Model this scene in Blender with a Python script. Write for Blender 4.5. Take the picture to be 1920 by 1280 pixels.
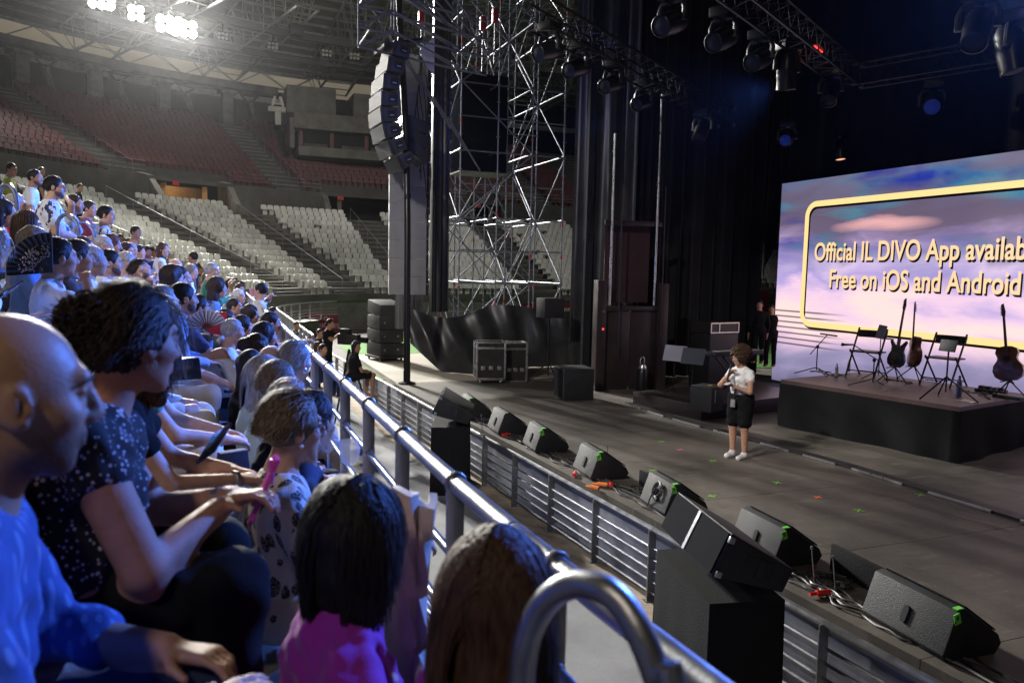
import bpy, bmesh, math, random
import numpy as np
from mathutils import Vector, Matrix, Euler
for _o in list(bpy.data.objects): bpy.data.objects.remove(_o)
SC = bpy.context.scene
COL = SC.collection
R_ = math.radians
# ---------------------------------------------------------------- camera
FPX = 1440.0
YAW, PITCH, ROLL = R_(21.3), math.atan(134/FPX), -0.022
_F0 = Vector((math.sin(YAW), math.cos(YAW), 0)); _R0 = Vector((math.cos(YAW), -math.sin(YAW), 0)); _U0 = Vector((0, 0, 1))
CF = _F0*math.cos(PITCH) - _U0*math.sin(PITCH)
_U1 = _U0*math.cos(PITCH) + _F0*math.sin(PITCH)
CR = _R0*math.cos(ROLL) - _U1*math.sin(ROLL)
CU = CR.cross(CF)
CAMP = Vector((0, 0, 3.8))
cam_data = bpy.data.cameras.new('camera'); cam = bpy.data.objects.new('camera', cam_data); COL.objects.link(cam)
m = Matrix((CR, CU, -CF)).transposed().to_4x4(); m.translation = CAMP
cam.matrix_world = m
cam_data.sensor_width = 36; cam_data.lens = FPX/1920*36
cam_data.clip_start = 0.05; cam_data.clip_end = 400
cam_data.dof.use_dof = True; cam_data.dof.focus_distance = 11.0; cam_data.dof.aperture_fstop = 3.5
SC.camera = cam
def P(x, y, X=None, Y=None, Z=None, D=None):
    """photo pixel (1920 wide) -> world point on a plane (surveying helper)"""
    d = CF + CR*((x-960)/FPX) + CU*((640-y)/FPX)
    if X is not None: t = (X-CAMP.x)/d.x
    elif Y is not None: t = (Y-CAMP.y)/d.y
    elif Z is not None: t = (Z-CAMP.z)/d.z
    else: t = D
    return CAMP + d*t
def PX(p):
    d = Vector(p)-CAMP; z = d.dot(CF)
    return (960+FPX*d.dot(CR)/max(z, 1e-3), 640-FPX*d.dot(CU)/max(z, 1e-3), z)
# ---------------------------------------------------------------- world (night sky)
W = bpy.data.worlds.new('World'); SC.world = W; W.use_nodes = True
wn = W.node_tree.nodes; bg = wn['Background']
sky = wn.new('ShaderNodeTexSky'); sky.sky_type = 'NISHITA'; sky.sun_disc = False
sky.sun_elevation = R_(-4); sky.sun_rotation = R_(200)
W.node_tree.links.new(sky.outputs[0], bg.inputs[0]); bg.inputs[1].default_value = 0.05
SC.view_settings.view_transform = 'Standard'; SC.view_settings.look = 'None'
SC.view_settings.exposure = 0.0; SC.view_settings.gamma = 1.0
SC.cycles.use_denoising = True
SC.cycles.max_bounces = 5; SC.cycles.diffuse_bounces = 2; SC.cycles.glossy_bounces = 2; SC.cycles.transmission_bounces = 3
SC.cycles.sample_clamp_indirect = 4.0; SC.cycles.sample_clamp_direct = 0
SC.cycles.caustics_reflective = False; SC.cycles.caustics_refractive = False
SC.cycles.transparent_max_bounces = 6
# ---------------------------------------------------------------- lamps of the place
def spot(name, loc, target, watts, color, angle, blend=0.6, radius=0.3):
    l = bpy.data.lights.new(name, 'SPOT'); l.energy = watts; l.color = color
    l.spot_size = R_(angle); l.spot_blend = blend; l.shadow_soft_size = radius
    o = bpy.data.objects.new(name, l); COL.objects.link(o); o.location = loc
    o.rotation_euler = (Vector(target)-Vector(loc)).to_track_quat('-Z', 'Y').to_euler()
    return o
FLOOD = [P(190, 2, Y=60), P(255, 25, Y=60.5), P(318, 46, Y=61), P(345, 54, Y=61.4)]
for i, p in enumerate(FLOOD):       # the lit floodlight banks under the far roof
    spot('flood_beam', p + Vector((.4, -.9, -.35)), ((2, 9, 1), (5, 12, 1), (8, 12, 2), (6, 22, 1))[i], (60e3, 60e3, 80e3, 80e3)[i], (1, .97, .9), 75, .8, .6)
# stadium lamps on the near roof edge, above the frame, over the far stands, with one added warm fill
spot('stand_light', (8, 26, 24), (4, 56, 5), 6.5e3, (1, .97, .92), 62, .7, .8)
spot('stand_light', (10, 24, 23), (0, 70, 14), 7e3, (1, .9, .78), 46, .8, .8)  # added unseen warm fill lamp that brightens the upper tier
spot('stand_light', (30, 30, 24), (26, 60, 5), 6e3, (1, .97, .92), 70, .7, .8)
spot('stand_light', (-2, 14, 22), (-4, 36, 4), 2.2e3, (1, .96, .9), 70, .8, .8)
# blue audience wash from the front stage truss
BL = (.085, .22, 1.0)
spot('blue_wash', (8.5, 6.0, 7.2), (-.6, 2.4, 3.0), 9500, BL, 44, .8, .12)
spot('blue_wash', (9.0, 11.0, 7.0), (-1.0, 7.0, 3.0), 18000, BL, 46, .8, .12)
spot('blue_wash', (8.0, 15.0, 7.0), (-3, 13, 4.0), 21000, BL, 50, .8, .12)
spot('blue_wash', (6.2, 12., 9.2), (6.5, 22, 9.0), 170, (.05, .12, 1), 90, .8, .12)
# white front light on the stage, from the roof behind the camera
spot('front_light', (-14, 2, 17), (7.3, 9.4, 1.5), 21e3, (1, .93, .84), 12, .9, .3)
spot('house_light', (-6, -6, 14), (1.0, 8, 2.5), 1700, (1, .84, .7), 80, .8, .5)
spot('stage_light', (-9, -2, 14), (6.5, 19.5, 1.2), 9e3, (1, .96, .9), 34, .9, .4)
spot('side_light', (-20, 46, 20), (3, 12, 1), 27e3, (1, .97, .93), 60, .8, .6)
# ================================================================ helpers
MATS = {}
def pm(name, col, rough=.6, metal=0., nscale=0, nvar=.0, bump=0., bscale=40., spec=.5, col2=None, sss=0, emit=None, estr=0, sheen=0, coat=0):
    if name in MATS: return MATS[name]
    m = bpy.data.materials.new(name); m.use_nodes = True
    nt = m.node_tree; b = nt.nodes['Principled BSDF']; L = nt.links
    b.inputs['Base Color'].default_value = (*col, 1); b.inputs['Roughness'].default_value = rough
    b.inputs['Metallic'].default_value = metal; b.inputs['Specular IOR Level'].default_value = spec
    if sss: b.inputs['Subsurface Weight'].default_value = sss; b.inputs['Subsurface Radius'].default_value = (.012, .005, .003); b.inputs['Subsurface Scale'].default_value = 1
    if sheen: b.inputs['Sheen Weight'].default_value = sheen; b.inputs['Sheen Roughness'].default_value = .5
    if coat: b.inputs['Coat Weight'].default_value = coat
    if emit: b.inputs['Emission Color'].default_value = (*emit, 1); b.inputs['Emission Strength'].default_value = estr
    tc = None
    if nscale or bump:
        tc = nt.nodes.new('ShaderNodeTexCoord')
    if nscale:
        n = nt.nodes.new('ShaderNodeTexNoise'); n.inputs['Scale'].default_value = nscale; n.inputs['Detail'].default_value = 5; n.inputs['Roughness'].default_value = .62
        L.new(tc.outputs['Object'], n.inputs['Vector'])
        r = nt.nodes.new('ShaderNodeValToRGB'); r.color_ramp.elements[0].position = .32; r.color_ramp.elements[1].position = .7
        c2 = col2 or tuple(min(1, c*(1+nvar)) for c in col); c1 = tuple(c*(1-nvar) for c in col) if not col2 else col
        r.color_ramp.elements[0].color = (*c1, 1); r.color_ramp.elements[1].color = (*c2, 1)
        L.new(n.outputs['Fac'], r.inputs['Fac']); L.new(r.outputs['Color'], b.inputs['Base Color'])
        mr = nt.nodes.new('ShaderNodeMapRange'); mr.inputs['To Min'].default_value = max(.05, rough-.12); mr.inputs['To Max'].default_value = min(1, rough+.12)
        L.new(n.outputs['Fac'], mr.inputs['Value']); L.new(mr.outputs['Result'], b.inputs['Roughness'])
    if bump:
        n2 = nt.nodes.new('ShaderNodeTexNoise'); n2.inputs['Scale'].default_value = bscale; n2.inputs['Detail'].default_value = 4
        L.new(tc.outputs['Object'], n2.inputs['Vector'])
        bp = nt.nodes.new('ShaderNodeBump'); bp.inputs['Strength'].default_value = bump; bp.inputs['Distance'].default_value = .02
        L.new(n2.outputs['Fac'], bp.inputs['Height']); L.new(bp.outputs['Normal'], b.inputs['Normal'])
    MATS[name] = m; return m
def emat(name, col, strength):
    if name in MATS: return MATS[name]
    m = bpy.data.materials.new(name); m.use_nodes = True; nt = m.node_tree
    b = nt.nodes['Principled BSDF']; b.inputs['Base Color'].default_value = (.02, .02, .02, 1)
    b.inputs['Emission Color'].default_value = (*col, 1); b.inputs['Emission Strength'].default_value = strength
    MATS[name] = m; return m
def tag(o, label=None, cat=None, group=None, kind=None):
    if label: o['label'] = label
    if cat: o['category'] = cat
    if group: o['group'] = group
    if kind: o['kind'] = kind
    return o
def empty(name, loc=(0, 0, 0), rz=0., label=None, cat=None, group=None):
    o = bpy.data.objects.new(name, None); COL.objects.link(o); o.location = loc; o.rotation_euler = (0, 0, rz)
    o.empty_display_size = .1
    return tag(o, label, cat, group)
def rotm(axis_z, up=(0, 0, 1)):
    z = Vector(axis_z).normalized(); u = Vector(up)
    if abs(z.dot(u)) > .98: u = Vector((1, 0, 0))
    x = u.cross(z).normalized(); y = z.cross(x)
    return Matrix((x, y, z)).transposed()
class MB:
    def __init__(s): s.v = []; s.f = []
    def add(s, vs, fs):
        k = len(s.v); s.v += [tuple(v) for v in vs]; s.f += [tuple(i+k for i in f) for f in fs]; return s
    def box(s, c, d, rot=None):
        c = Vector(c); M = rot.to_matrix() if isinstance(rot, Euler) else (Matrix.Rotation(rot, 3, 'Z') if isinstance(rot, (int, float)) else rot)
        vs = []
        for z in (-.5, .5):
            for x, y in ((-.5, -.5), (.5, -.5), (.5, .5), (-.5, .5)):
                p = Vector((x*d[0], y*d[1], z*d[2])); vs.append(c + (M @ p if M else p))
        return s.add(vs, [(3, 2, 1, 0), (4, 5, 6, 7), (0, 1, 5, 4), (1, 2, 6, 5), (2, 3, 7, 6), (3, 0, 4, 7)])
    def bar(s, p, q, r, n=8, r2=None):
        p, q = Vector(p), Vector(q); M = rotm(q-p); r2 = r if r2 is None else r2; vs = []
        for c, rr in ((p, r), (q, r2)):
            for i in range(n):
                a = 2*math.pi*i/n; vs.append(c + M @ Vector((rr*math.cos(a), rr*math.sin(a), 0)))
        return s.add(vs, [(i, (i+1) % n, n+(i+1) % n, n+i) for i in range(n)] + [tuple(range(n-1, -1, -1)), tuple(range(n, 2*n))])
    def tube(s, pts, r, n=8, closed=False):
        pts = [Vector(p) for p in pts]; N = len(pts); vs = []; up = Vector((0, 0, 1))
        t0 = (pts[1]-pts[0]).normalized(); x = up.cross(t0)
        if x.length < .1: x = Vector((1, 0, 0)).cross(t0)
        x.normalize()
        for i, p in enumerate(pts):
            a = pts[i-1] if i or closed else pts[0]; b = pts[(i+1) % N] if i < N-1 or closed else pts[-1]
            t = (b-a).normalized(); x = (x - t*x.dot(t)).normalized(); y = t.cross(x)
            rr = r[i] if isinstance(r, (list, tuple)) else r
            for k in range(n):
                an = 2*math.pi*k/n; vs.append(p + x*(rr*math.cos(an)) + y*(rr*math.sin(an)))
        fs = []
        for i in range(N if closed else N-1):
            j = (i+1) % N
            for k in range(n): fs.append((i*n+k, i*n+(k+1) % n, j*n+(k+1) % n, j*n+k))
        if not closed: fs += [tuple(range(n-1, -1, -1)), tuple(range((N-1)*n, N*n))]
        return s.add(vs, fs)
    def prism(s, poly, h, M=None, z0=0.):
        n = len(poly); vs = [Vector((x, y, z0)) for x, y in poly] + [Vector((x, y, z0+h)) for x, y in poly]
        if M is not None: vs = [M @ v for v in vs]
        return s.add(vs, [tuple(range(n-1, -1, -1)), tuple(range(n, 2*n))] + [(i, (i+1) % n, n+(i+1) % n, n+i) for i in range(n)])
    def lathe(s, prof, n=16, M=None):
        vs = []; k = len(prof)
        for i in range(n):
            a = 2*math.pi*i/n
            for r, z in prof: vs.append(Vector((r*math.cos(a), r*math.sin(a), z)))
        if M is not None: vs = [M @ v for v in vs]
        fs = []
        for i in range(n):
            j = (i+1) % n
            for q in range(k-1): fs.append((i*k+q, j*k+q, j*k+q+1, i*k+q+1))
        return s.add(vs, fs)
    def grid(s, nu, nv, fn):
        vs = [fn(i/nu, j/nv) for i in range(nu+1) for j in range(nv+1)]
        return s.add(vs, [(i*(nv+1)+j, (i+1)*(nv+1)+j, (i+1)*(nv+1)+j+1, i*(nv+1)+j+1) for i in range(nu) for j in range(nv)])
    def obj(s, name, mat, parent=None, smooth=False, bevel=0., seg=2, thick=0.):
        me = bpy.data.meshes.new(name); me.from_pydata(s.v, [], s.f); me.materials.append(mat)
        if bevel or thick:
            bm = bmesh.new(); bm.from_mesh(me)
            if thick: bmesh.ops.solidify(bm, geom=bm.faces[:], thickness=thick)
            if bevel:
                es = [e for e in bm.edges if len(e.link_faces) == 2 and e.calc_face_angle(0) > .5]
                bmesh.ops.bevel(bm, geom=es, offset=bevel, segments=seg, profile=.6, affect='EDGES', clamp_overlap=True)
            bmesh.ops.recalc_face_normals(bm, faces=bm.faces[:]); bm.to_mesh(me); bm.free()
        if smooth or bevel:
            me.polygons.foreach_set('use_smooth', [True]*len(me.polygons))
            me.set_sharp_from_angle(angle=R_(40))
        o = bpy.data.objects.new(name, me); COL.objects.link(o)
        if parent: o.parent = parent
        return o
def npmesh(name, V, Fq, mat, parent=None, smooth=True):
    me = bpy.data.meshes.new(name); V = np.asarray(V, np.float32); Fq = np.asarray(Fq, np.int32); k = Fq.shape[1]
    me.vertices.add(len(V)); me.vertices.foreach_set('co', V.ravel())
    me.loops.add(Fq.size); me.loops.foreach_set('vertex_index', Fq.ravel())
    me.polygons.add(len(Fq)); me.polygons.foreach_set('loop_start', np.arange(0, Fq.size, k, dtype=np.int32))
    me.polygons.foreach_set('use_smooth', np.full(len(Fq), smooth)); me.update(calc_edges=True); me.validate()
    if mat: me.materials.append(mat)
    o = bpy.data.objects.new(name, me); COL.objects.link(o)
    if parent: o.parent = parent
    return o
def dup(root, loc=None, rz=None, label=None, group=None):
    c = root.copy(); COL.objects.link(c)
    if loc is not None: c.location = loc
    if rz is not None: c.rotation_euler = (0, 0, rz)
    if label: c['label'] = label
    if group: c['group'] = group
    for ch in list(root.children):
        d = ch.copy(); COL.objects.link(d); d.parent = c
        for g in list(ch.children):
            e = g.copy(); COL.objects.link(e); e.parent = d
    return c
RNG = random.Random(7)
# ---- material palette
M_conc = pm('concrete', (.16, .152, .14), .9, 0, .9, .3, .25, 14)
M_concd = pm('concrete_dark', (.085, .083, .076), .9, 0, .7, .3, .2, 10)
M_grav = pm('moat_floor', (.29, .295, .31), .85, 0, 1.2, .2, .2, 25)
M_grass = pm('turf', (.05, .14, .02), .9, 0, 2.5, .35, .5, 90)
M_galv = pm('galvanised_steel', (.33, .34, .355), .38, .85, 5, .2, .08, 30)
M_railst = pm('brushed_rail_steel', (.33, .34, .36), .33, .9, 7, .16, .06, 40)
M_black = pm('black_paint', (.012, .012, .013), .5, 0, 6, .4, .05, 60)
M_blackm = pm('black_metal', (.02, .02, .021), .35, .4, 6, .3)
M_cloth = pm('black_cloth', (.009, .0095, .011), .9, 0, 3, .3, .3, 60, spec=.15)
M_tarp = pm('black_tarp', (.035, .035, .036), .36, 0, 2.5, .3, .12, 12, spec=.5)
M_whitepl = pm('white_seat_plastic', (.66, .66, .62), .45, 0, 1.3, .2)
M_redpl = pm('red_seat_plastic', (.13, .03, .033), .5, 0, 1.3, .3)
M_red = pm('red_paint', (.45, .02, .02), .5, 0, 4, .2)
M_steelw = pm('roof_steel', (.34, .34, .33), .55, .3, 3, .2)
M_roof = pm('roof_sheet', (.15, .15, .145), .8, 0, .5, .25, .1, 3)
M_case = pm('case_laminate', (.02, .018, .017), .45, 0, 8, .4)
M_alu = pm('aluminium_edge', (.6, .6, .6), .3, .9, 8, .15)
M_rubber = pm('cable_rubber', (.014, .014, .014), .55)
M_whitec = pm('white_enamel', (.75, .76, .78), .35, 0, 5, .1)
# ================================================================ STADIUM
S_A, S_B = 43.0, 43.0 + 12.8*math.pi/2
def bowl(s, off, z=0.):
    if s < S_A: return Vector((.7-off, s-8, z))
    if s < S_B:
        a = math.pi - (s-S_A)/12.8; r = 12.8+off
        return Vector((13.5+r*math.cos(a), 35+r*math.sin(a), z))
    return Vector((13.5+s-S_B, 47.8+off, z))
def bnorm(s):
    if s < S_A: return (-1., 0.)
    if s < S_B: a = math.pi-(s-S_A)/12.8; return (math.cos(a), math.sin(a))
    return (0., 1.)
def svals(s0, s1, step=.7):
    n = max(2, int((s1-s0)/step)); return [s0+(s1-s0)*i/n for i in range(n+1)]
def wS(s, off, w):
    return w*12.8/(12.8+off) if S_A < s < S_B else w
def strip(mb, ss, prof):
    """sweep a polyline profile [(off,z)...] along the bowl"""
    k = len(prof); vs = [bowl(s, o, z) for s in ss for o, z in prof]
    mb.add(vs, [(i*k+j, i*k+j+1, (i+1)*k+j+1, (i+1)*k+j) for i in range(len(ss)-1) for j in range(k-1)])
def bandbox(mb, ss, o0, o1, z0, z1):
    k = len(ss); vs = []
    for s in ss: vs += [bowl(s, o0, z0), bowl(s, o1, z0), bowl(s, o1, z1), bowl(s, o0, z1)]
    fs = [(0, 1, 2, 3), ((k-1)*4+3, (k-1)*4+2, (k-1)*4+1, (k-1)*4)]
    for i in range(k-1):
        for j in range(4): fs.append((i*4+j, (i+1)*4+j, (i+1)*4+(j+1) % 4, i*4+(j+1) % 4))
    mb.add(vs, fs)
AISLES = [8, 18, 28, 38, 48.4, 52.9, 57.4, 61.9, 70.5, 80, 89.5, 99]
Z0, RUN, RISE, NR = 2.15, .88, .35, 16
UZ0, URUN, URISE, UNR = 9.6, .9, .42, 18
SS = svals(-2, 108, .7)
def sof(px, py, off):
    best = None
    for i in range(400, 1000):
        s = i/10; p = bowl(s, off, 18); x = PX(p)[0]
        if best is None or abs(x-px) < best[0]: best = (abs(x-px), s)
    return best[1]
UA = [(sof(70, 200, 28)+sof(150, 270, 22))/2-.3, (sof(455, 240, 30)+sof(515, 345, 18))/2, sof(960, 300, 24), sof(1120, 300, 24)]
# ---- ground
g = MB(); g.add([(-60, -60, -.02), (160, -60, -.02), (160, 160, -.02), (-60, 160, -.02)], [(0, 1, 2, 3)])
tag(g.obj('ground', M_concd), kind='structure')
g = MB(); g.add([(-.4, -8, .0), (4.4, -8, 0), (4.4, 45, 0), (-.4, 45, 0)], [(0, 1, 2, 3)])
tag(g.obj('moat_walkway', M_grav), kind='structure')
g = MB()
for i in range(60): pass
g.add([(5.2, 25.6, .004), (60, 25.6, .004), (60, 46.5, .004), (13, 46.5, .004), (8.5, 43, .004), (5.6, 37, .004)], [(0, 1, 2, 3, 4, 5)])
tag(g.obj('grass_pitch', M_grass), kind='structure')
# ---- lower stand
low = empty('lower_stand', (0, 0, 0), 0, 'concrete stepped lower terrace carrying the audience and the rows of white seats', 'grandstand')
prof = [(-.12, 0), (-.12, Z0)]
for k in range(NR):
    prof += [(RUN*(k+1), Z0+RISE*k), (RUN*(k+1), Z0+RISE*(k+1))]
prof[-1] = (RUN*NR, Z0+RISE*(NR-1)); prof.append((16.0, Z0+RISE*(NR-1)))
t = MB(); strip(t, SS, prof); t.obj('terrace', M_conc, low)
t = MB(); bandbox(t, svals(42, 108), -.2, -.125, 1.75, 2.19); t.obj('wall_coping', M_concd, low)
for a in AISLES[3:]:
    st = MB()
    for k in range(NR-1):
        q_ = wS(a, RUN*(k+.5), 1.1); ss = [a-q_, a, a+q_]
        bandbox(st, ss, RUN*(k+1)-.36, RUN*(k+1)-.003, Z0+RISE*k-.05, Z0+RISE*(k+.5))
    st.obj('stair_flight', M_concd, low)
# ---- upper stand
up = empty('upper_stand', (0, 0, 0), 0, 'steep dark upper terrace of red seats under the roof columns', 'grandstand')
prof = [(15.98, UZ0)]
for k in range(UNR):
    prof += [(16.3+URUN*(k+1), UZ0+URISE*k), (16.3+URUN*(k+1), UZ0+URISE*(k+1))]
prof[-1] = (33.8, UZ0+URISE*(UNR-1))
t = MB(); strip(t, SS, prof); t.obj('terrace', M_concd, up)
for a in UA:
    st = MB()
    for k in range(UNR-1):
        q_ = wS(a, 16.3+URUN*k, 1.0); bandbox(st, [a-q_, a, a+q_], 16.3+URUN*(k+1)-.4, 16.3+URUN*(k+1)-.003, UZ0+URISE*k-.05, UZ0+URISE*(k+.5))
    st.obj('stair_flight', M_conc, up)
# wall between the tiers, with the tunnel openings left out
GATES = [(45.3, 47.0), (54.9, 57.3), (60.9, 64.6), (70.2, 73.0), (84, 87)]
edges = [-2] + [e for gt in GATES for e in gt] + [108]
t = MB()
for i in range(0, len(edges), 2): bandbox(t, svals(edges[i], edges[i+1]), 15.7, 15.96, Z0+RISE*(NR-1)-.1, UZ0)
for a, b in GATES: bandbox(t, svals(a, b, .4), 15.7, 15.96, Z0+RISE*(NR-1)+1.95, UZ0)
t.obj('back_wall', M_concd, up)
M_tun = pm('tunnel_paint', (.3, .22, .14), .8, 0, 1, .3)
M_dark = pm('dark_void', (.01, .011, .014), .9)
for i, (a, b) in enumerate(GATES):
    z = Z0+RISE*(NR-1)
    gt = empty('tunnel_gate', bowl((a+b)/2, 15.7, z), 0, ['entrance tunnel behind the crowd with red sign', 'entrance tunnel with orange lit inside above the white seats beside a bright lamp',
          'wide dark entrance recess under the red seats left of the tall grey screen', 'entrance tunnel seen through the scaffold tubes', 'entrance tunnel behind the black curtain edge'][i], 'tunnel entrance')
    inv = Matrix.Translation(-gt.location)
    def put(mb, nm, mt, **k):
        mb.v = [tuple(inv @ Vector(v)) for v in mb.v]; return mb.obj(nm, mt, gt, **k)
    w = MB(); sv = svals(a+.02, b-.02, .4)
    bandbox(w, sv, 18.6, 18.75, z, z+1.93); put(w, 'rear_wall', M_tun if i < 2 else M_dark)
    w = MB(); bandbox(w, [a-.2, a], 14.5, 18.6, z+.01, z+1.2)
    v = w.v
    w2 = MB()
    for s0 in (a-.22, b+.02):
        pr = [(14.5, 0), (14.5, .7), (15.9, 2.25), (17.2, 2.5), (17.2, 0)]
        n = len(pr); vs = [bowl(s0, o, z+h) for o, h in pr] + [bowl(s0+.2, o, z+h) for o, h in pr]
        q = MB(); q.add(vs, [tuple(range(n)), tuple(range(2*n-1, n-1, -1))] + [(k, n+k, n+(k+1) % n, (k+1) % n) for k in range(n)])
        put(q, 'parapet', M_conc)
    for s0 in (a+.55, b-.5):
        q = MB(); q.box((0, 0, 0), (.34, .34, 1.9)); p = bowl(s0, 16.8, z+.955); q.v = [tuple(Vector(v)+p) for v in q.v]
        put(q, 'pillar', pm('orange_pillar', (.75, .42, .14), .7) if i < 2 else M_conc)
    q = MB(); p = bowl(a+.25, 14.25, z+1.7); nn = bnorm(a); an = math.atan2(nn[1], nn[0]); q.box(p, (.03, .5, .28), an); put(q, 'sign', M_red)
    if i < 2:
        l = bpy.data.lights.new('tunnel_lamp', 'POINT'); l.energy = 55; l.color = (1, .6, .25); l.shadow_soft_size = .15
        lo = bpy.data.objects.new('tunnel_lamp', l); COL.objects.link(lo); lo.location = bowl((a+b)/2, 17.4, z+1.7)
lb = MB(); p = P(446, 402, Y=60.2); lb.lathe([(0, -.14), (.1, -.1), (.14, 0), (.1, .1), (0, .14)], 12, Matrix.Translation(p))
tag(lb.obj('work_lamp', emat('work_lamp_glow', (1, .97, .88), 60), smooth=True), 'bright white work lamp at the top of the stairs by the orange tunnel', 'lamp')
# ---- seats
for mt_ in (M_whitepl, M_redpl):
    nt = mt_.node_tree; N = nt.nodes; L = nt.links; b = N['Principled BSDF']; src = b.inputs['Base Color'].links[0].from_socket; oi = N.new('ShaderNodeObjectInfo'); mr = N.new('ShaderNodeMapRange'); mr.inputs['To Min'].default_value = .72; L.new(oi.outputs['Random'], mr.inputs['Value'])
    mx = N.new('ShaderNodeMixRGB'); mx.blend_type = 'MULTIPLY'; mx.inputs[0].default_value = 1; L.new(src, mx.inputs[1]); L.new(mr.outputs[0], mx.inputs[2]); L.new(mx.outputs[0], b.inputs['Base Color'])
def seat_mesh(name, mat):
    q = MB()
    q.box((.0, 0, .43), (.40, .43, .035)); q.box((.19, 0, .405), (.03, .43, .05))
    poly = [(-.215, 0), (.215, 0), (.222, .24), (.19, .33), (.12, .365), (-.12, .365), (-.19, .33), (-.222, .24)]
    M = Matrix.Translation((-.2, 0, .41)) @ Matrix.Rotation(R_(-12), 4, 'Y') @ Matrix(((0, 0, 1, 0), (1, 0, 0, 0), (0, 1, 0, 0), (0, 0, 0, 1)))
    q.prism(poly, .035, M, -.017)
    q.box((-.02, 0, .21), (.06, .3, .42))
    me = bpy.data.meshes.new(name); me.from_pydata(q.v, [], q.f); me.materials.append(mat); return me
def seat_places(z0, run, rise, nr, o0, smin, smax, hw, AI=AISLES):
    out = []
    bounds = [smin] + [a for a in AI if smin < a < smax] + [smax]
    for k in range(nr):
        off = o0+run*k
        for i in range(len(bounds)-1):
            ss = svals(bounds[i]+wS(bounds[i], off, hw), bounds[i+1]-wS(bounds[i+1], off, hw), .15)
            pts = [bowl(s, off) for s in ss]; acc = [0]
            for u, v in zip(pts, pts[1:]): acc.append(acc[-1]+(v-u).length)
            L = acc[-1] - .5; n = int(L/.5)
            if n < 1: continue
            pad = (acc[-1]-n*.5)/2
            for j in range(n):
                d = pad+.25+j*.5
                s = float(np.interp(d, acc, ss)); p = bowl(s, off, z0+rise*k); nn = bnorm(s)
                out.append((p, math.atan2(-nn[1], -nn[0]), s, k))
    return out
def seat_set(name, mat, places, label, group, vis, nind, stuff_label):
    me = seat_mesh(name, mat); ind, rest = [], []
    for pl in places:
        x, y, z = PX(pl[0]+Vector((0, 0, .5)))
        if z < 1 or x < -40 or x > 1500 or y < -20: continue
        (ind if vis(x, y, z, pl) else rest).append((z, pl))
    ind.sort(key=lambda t: t[0]); rest += ind[nind:]; ind = ind[:nind]
    for z, (p, a, s, k) in ind:
        o = bpy.data.objects.new(name, me); COL.objects.link(o); o.location = p; o.rotation_euler = (RNG.uniform(-.02, .02), RNG.uniform(-.05, .05), a+RNG.uniform(-.04, .04))
        tag(o, label(s, k), 'seat', group)
    V = np.array([v.co for v in me.vertices]); F = [list(p.vertices) for p in me.polygons]
    vs, fs = [], []
    for z, (p, a, s, k) in rest:
        c, sn = math.cos(a), math.sin(a); b = sum(len(x) for x in vs)
        vs.append(np.c_[V[:, 0]*c-V[:, 1]*sn+p.x, V[:, 0]*sn+V[:, 1]*c+p.y, V[:, 2]+p.z])
    if rest:
        n = len(V); allv = np.concatenate(vs); allf = [tuple(i+n*q for i in f) for q in range(len(rest)) for f in F]
        m2 = bpy.data.meshes.new(name+'_block'); m2.from_pydata(allv.tolist(), [], allf); m2.materials.append(mat)
        o = bpy.data.objects.new(name+'_block', m2); COL.objects.link(o); tag(o, stuff_label, 'seats', None, 'stuff')
wp = [q for q in seat_places(Z0, RUN, RISE, NR, .43, 14, 104, 1.12) if RNG.random() > .012]
def visw(x, y, z, pl):
    return 175 < x < 735 and 350 < y < 620 and pl[2] > 46 and y < 385 + (x-180)*.72
def labw(s, k):
    if s > 61.9: return 'white seat in the block behind the tall grey screen'
    if s > 57.4: return 'white seat in the full empty block between the two dark stairs'
    return 'white seat in the empty block above the green jacket man'
seat_set('white_seat', M_whitepl, wp, labw, 'empty white seats in the far lower stand', visw, 300, 'remaining rows of white seats in the lower stand')
rp = [q for q in seat_places(UZ0, URUN, URISE, UNR, 16.75, 36, 84, 1.05, UA)]
def inblock(p): return False
CAB = (6.0, 16.5)
rp = [q for q in rp if not (q[3] >= 7 and CAB[0]-.4 < q[0].x < CAB[1]+.3)]
rp = [q for q in rp if not (q[3] < 2 and any(a-.4 < q[2] < b+.4 for a, b in GATES))]
seat_set('red_seat', M_redpl, rp, lambda s, k: 'red seat low in the dark upper stand above the white seats', 'red seats of the upper stand',
         lambda x, y, z, pl: 60 < x < 730, 300, 'remaining rows of red seats in the upper stand')
# ---- hand rails down the aisles
def handrail(s0, o0, z0, o1, z1, label, h=.9):
    a, b = bowl(s0, o0, z0), bowl(s0, o1, z1)
    q = empty('aisle_handrail', a, 0, label, 'handrail', 'handrails of the far stands')
    t = MB(); t.bar((0, 0, h), b-a+Vector((0, 0, h)), .017, 6); t.obj('rail', M_galv, q, smooth=True)
    n = max(2, int((b-a).length/2.0))
    for i in range(n+1):
        t = MB(); p = (b-a)*(i/n); t.bar(p, p+Vector((0, 0, h)), .014, 5); t.obj('post', M_galv, q)
for i, a in enumerate(AISLES[4:11]):
    handrail(a-.5, .6, Z0, 13.4, Z0+RISE*15, 'thin steel handrail beside the ' + ['stairs behind the crowd', 'stairs left of the orange tunnel', 'dark stairs below the white lamp', 'dark stairs left of the tall grey screen', 'stairs seen through the scaffold', 'stairs right of the scaffold', 'stairs behind the black curtain'][i])
for i, a in enumerate(UA):
    handrail(a+.3, 16.6, UZ0, 31, UZ0+URISE*16, 'thin steel handrail climbing the upper stand ' + ['far left', 'in the middle', 'beside the cabin block', 'behind the scaffold'][i])
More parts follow.
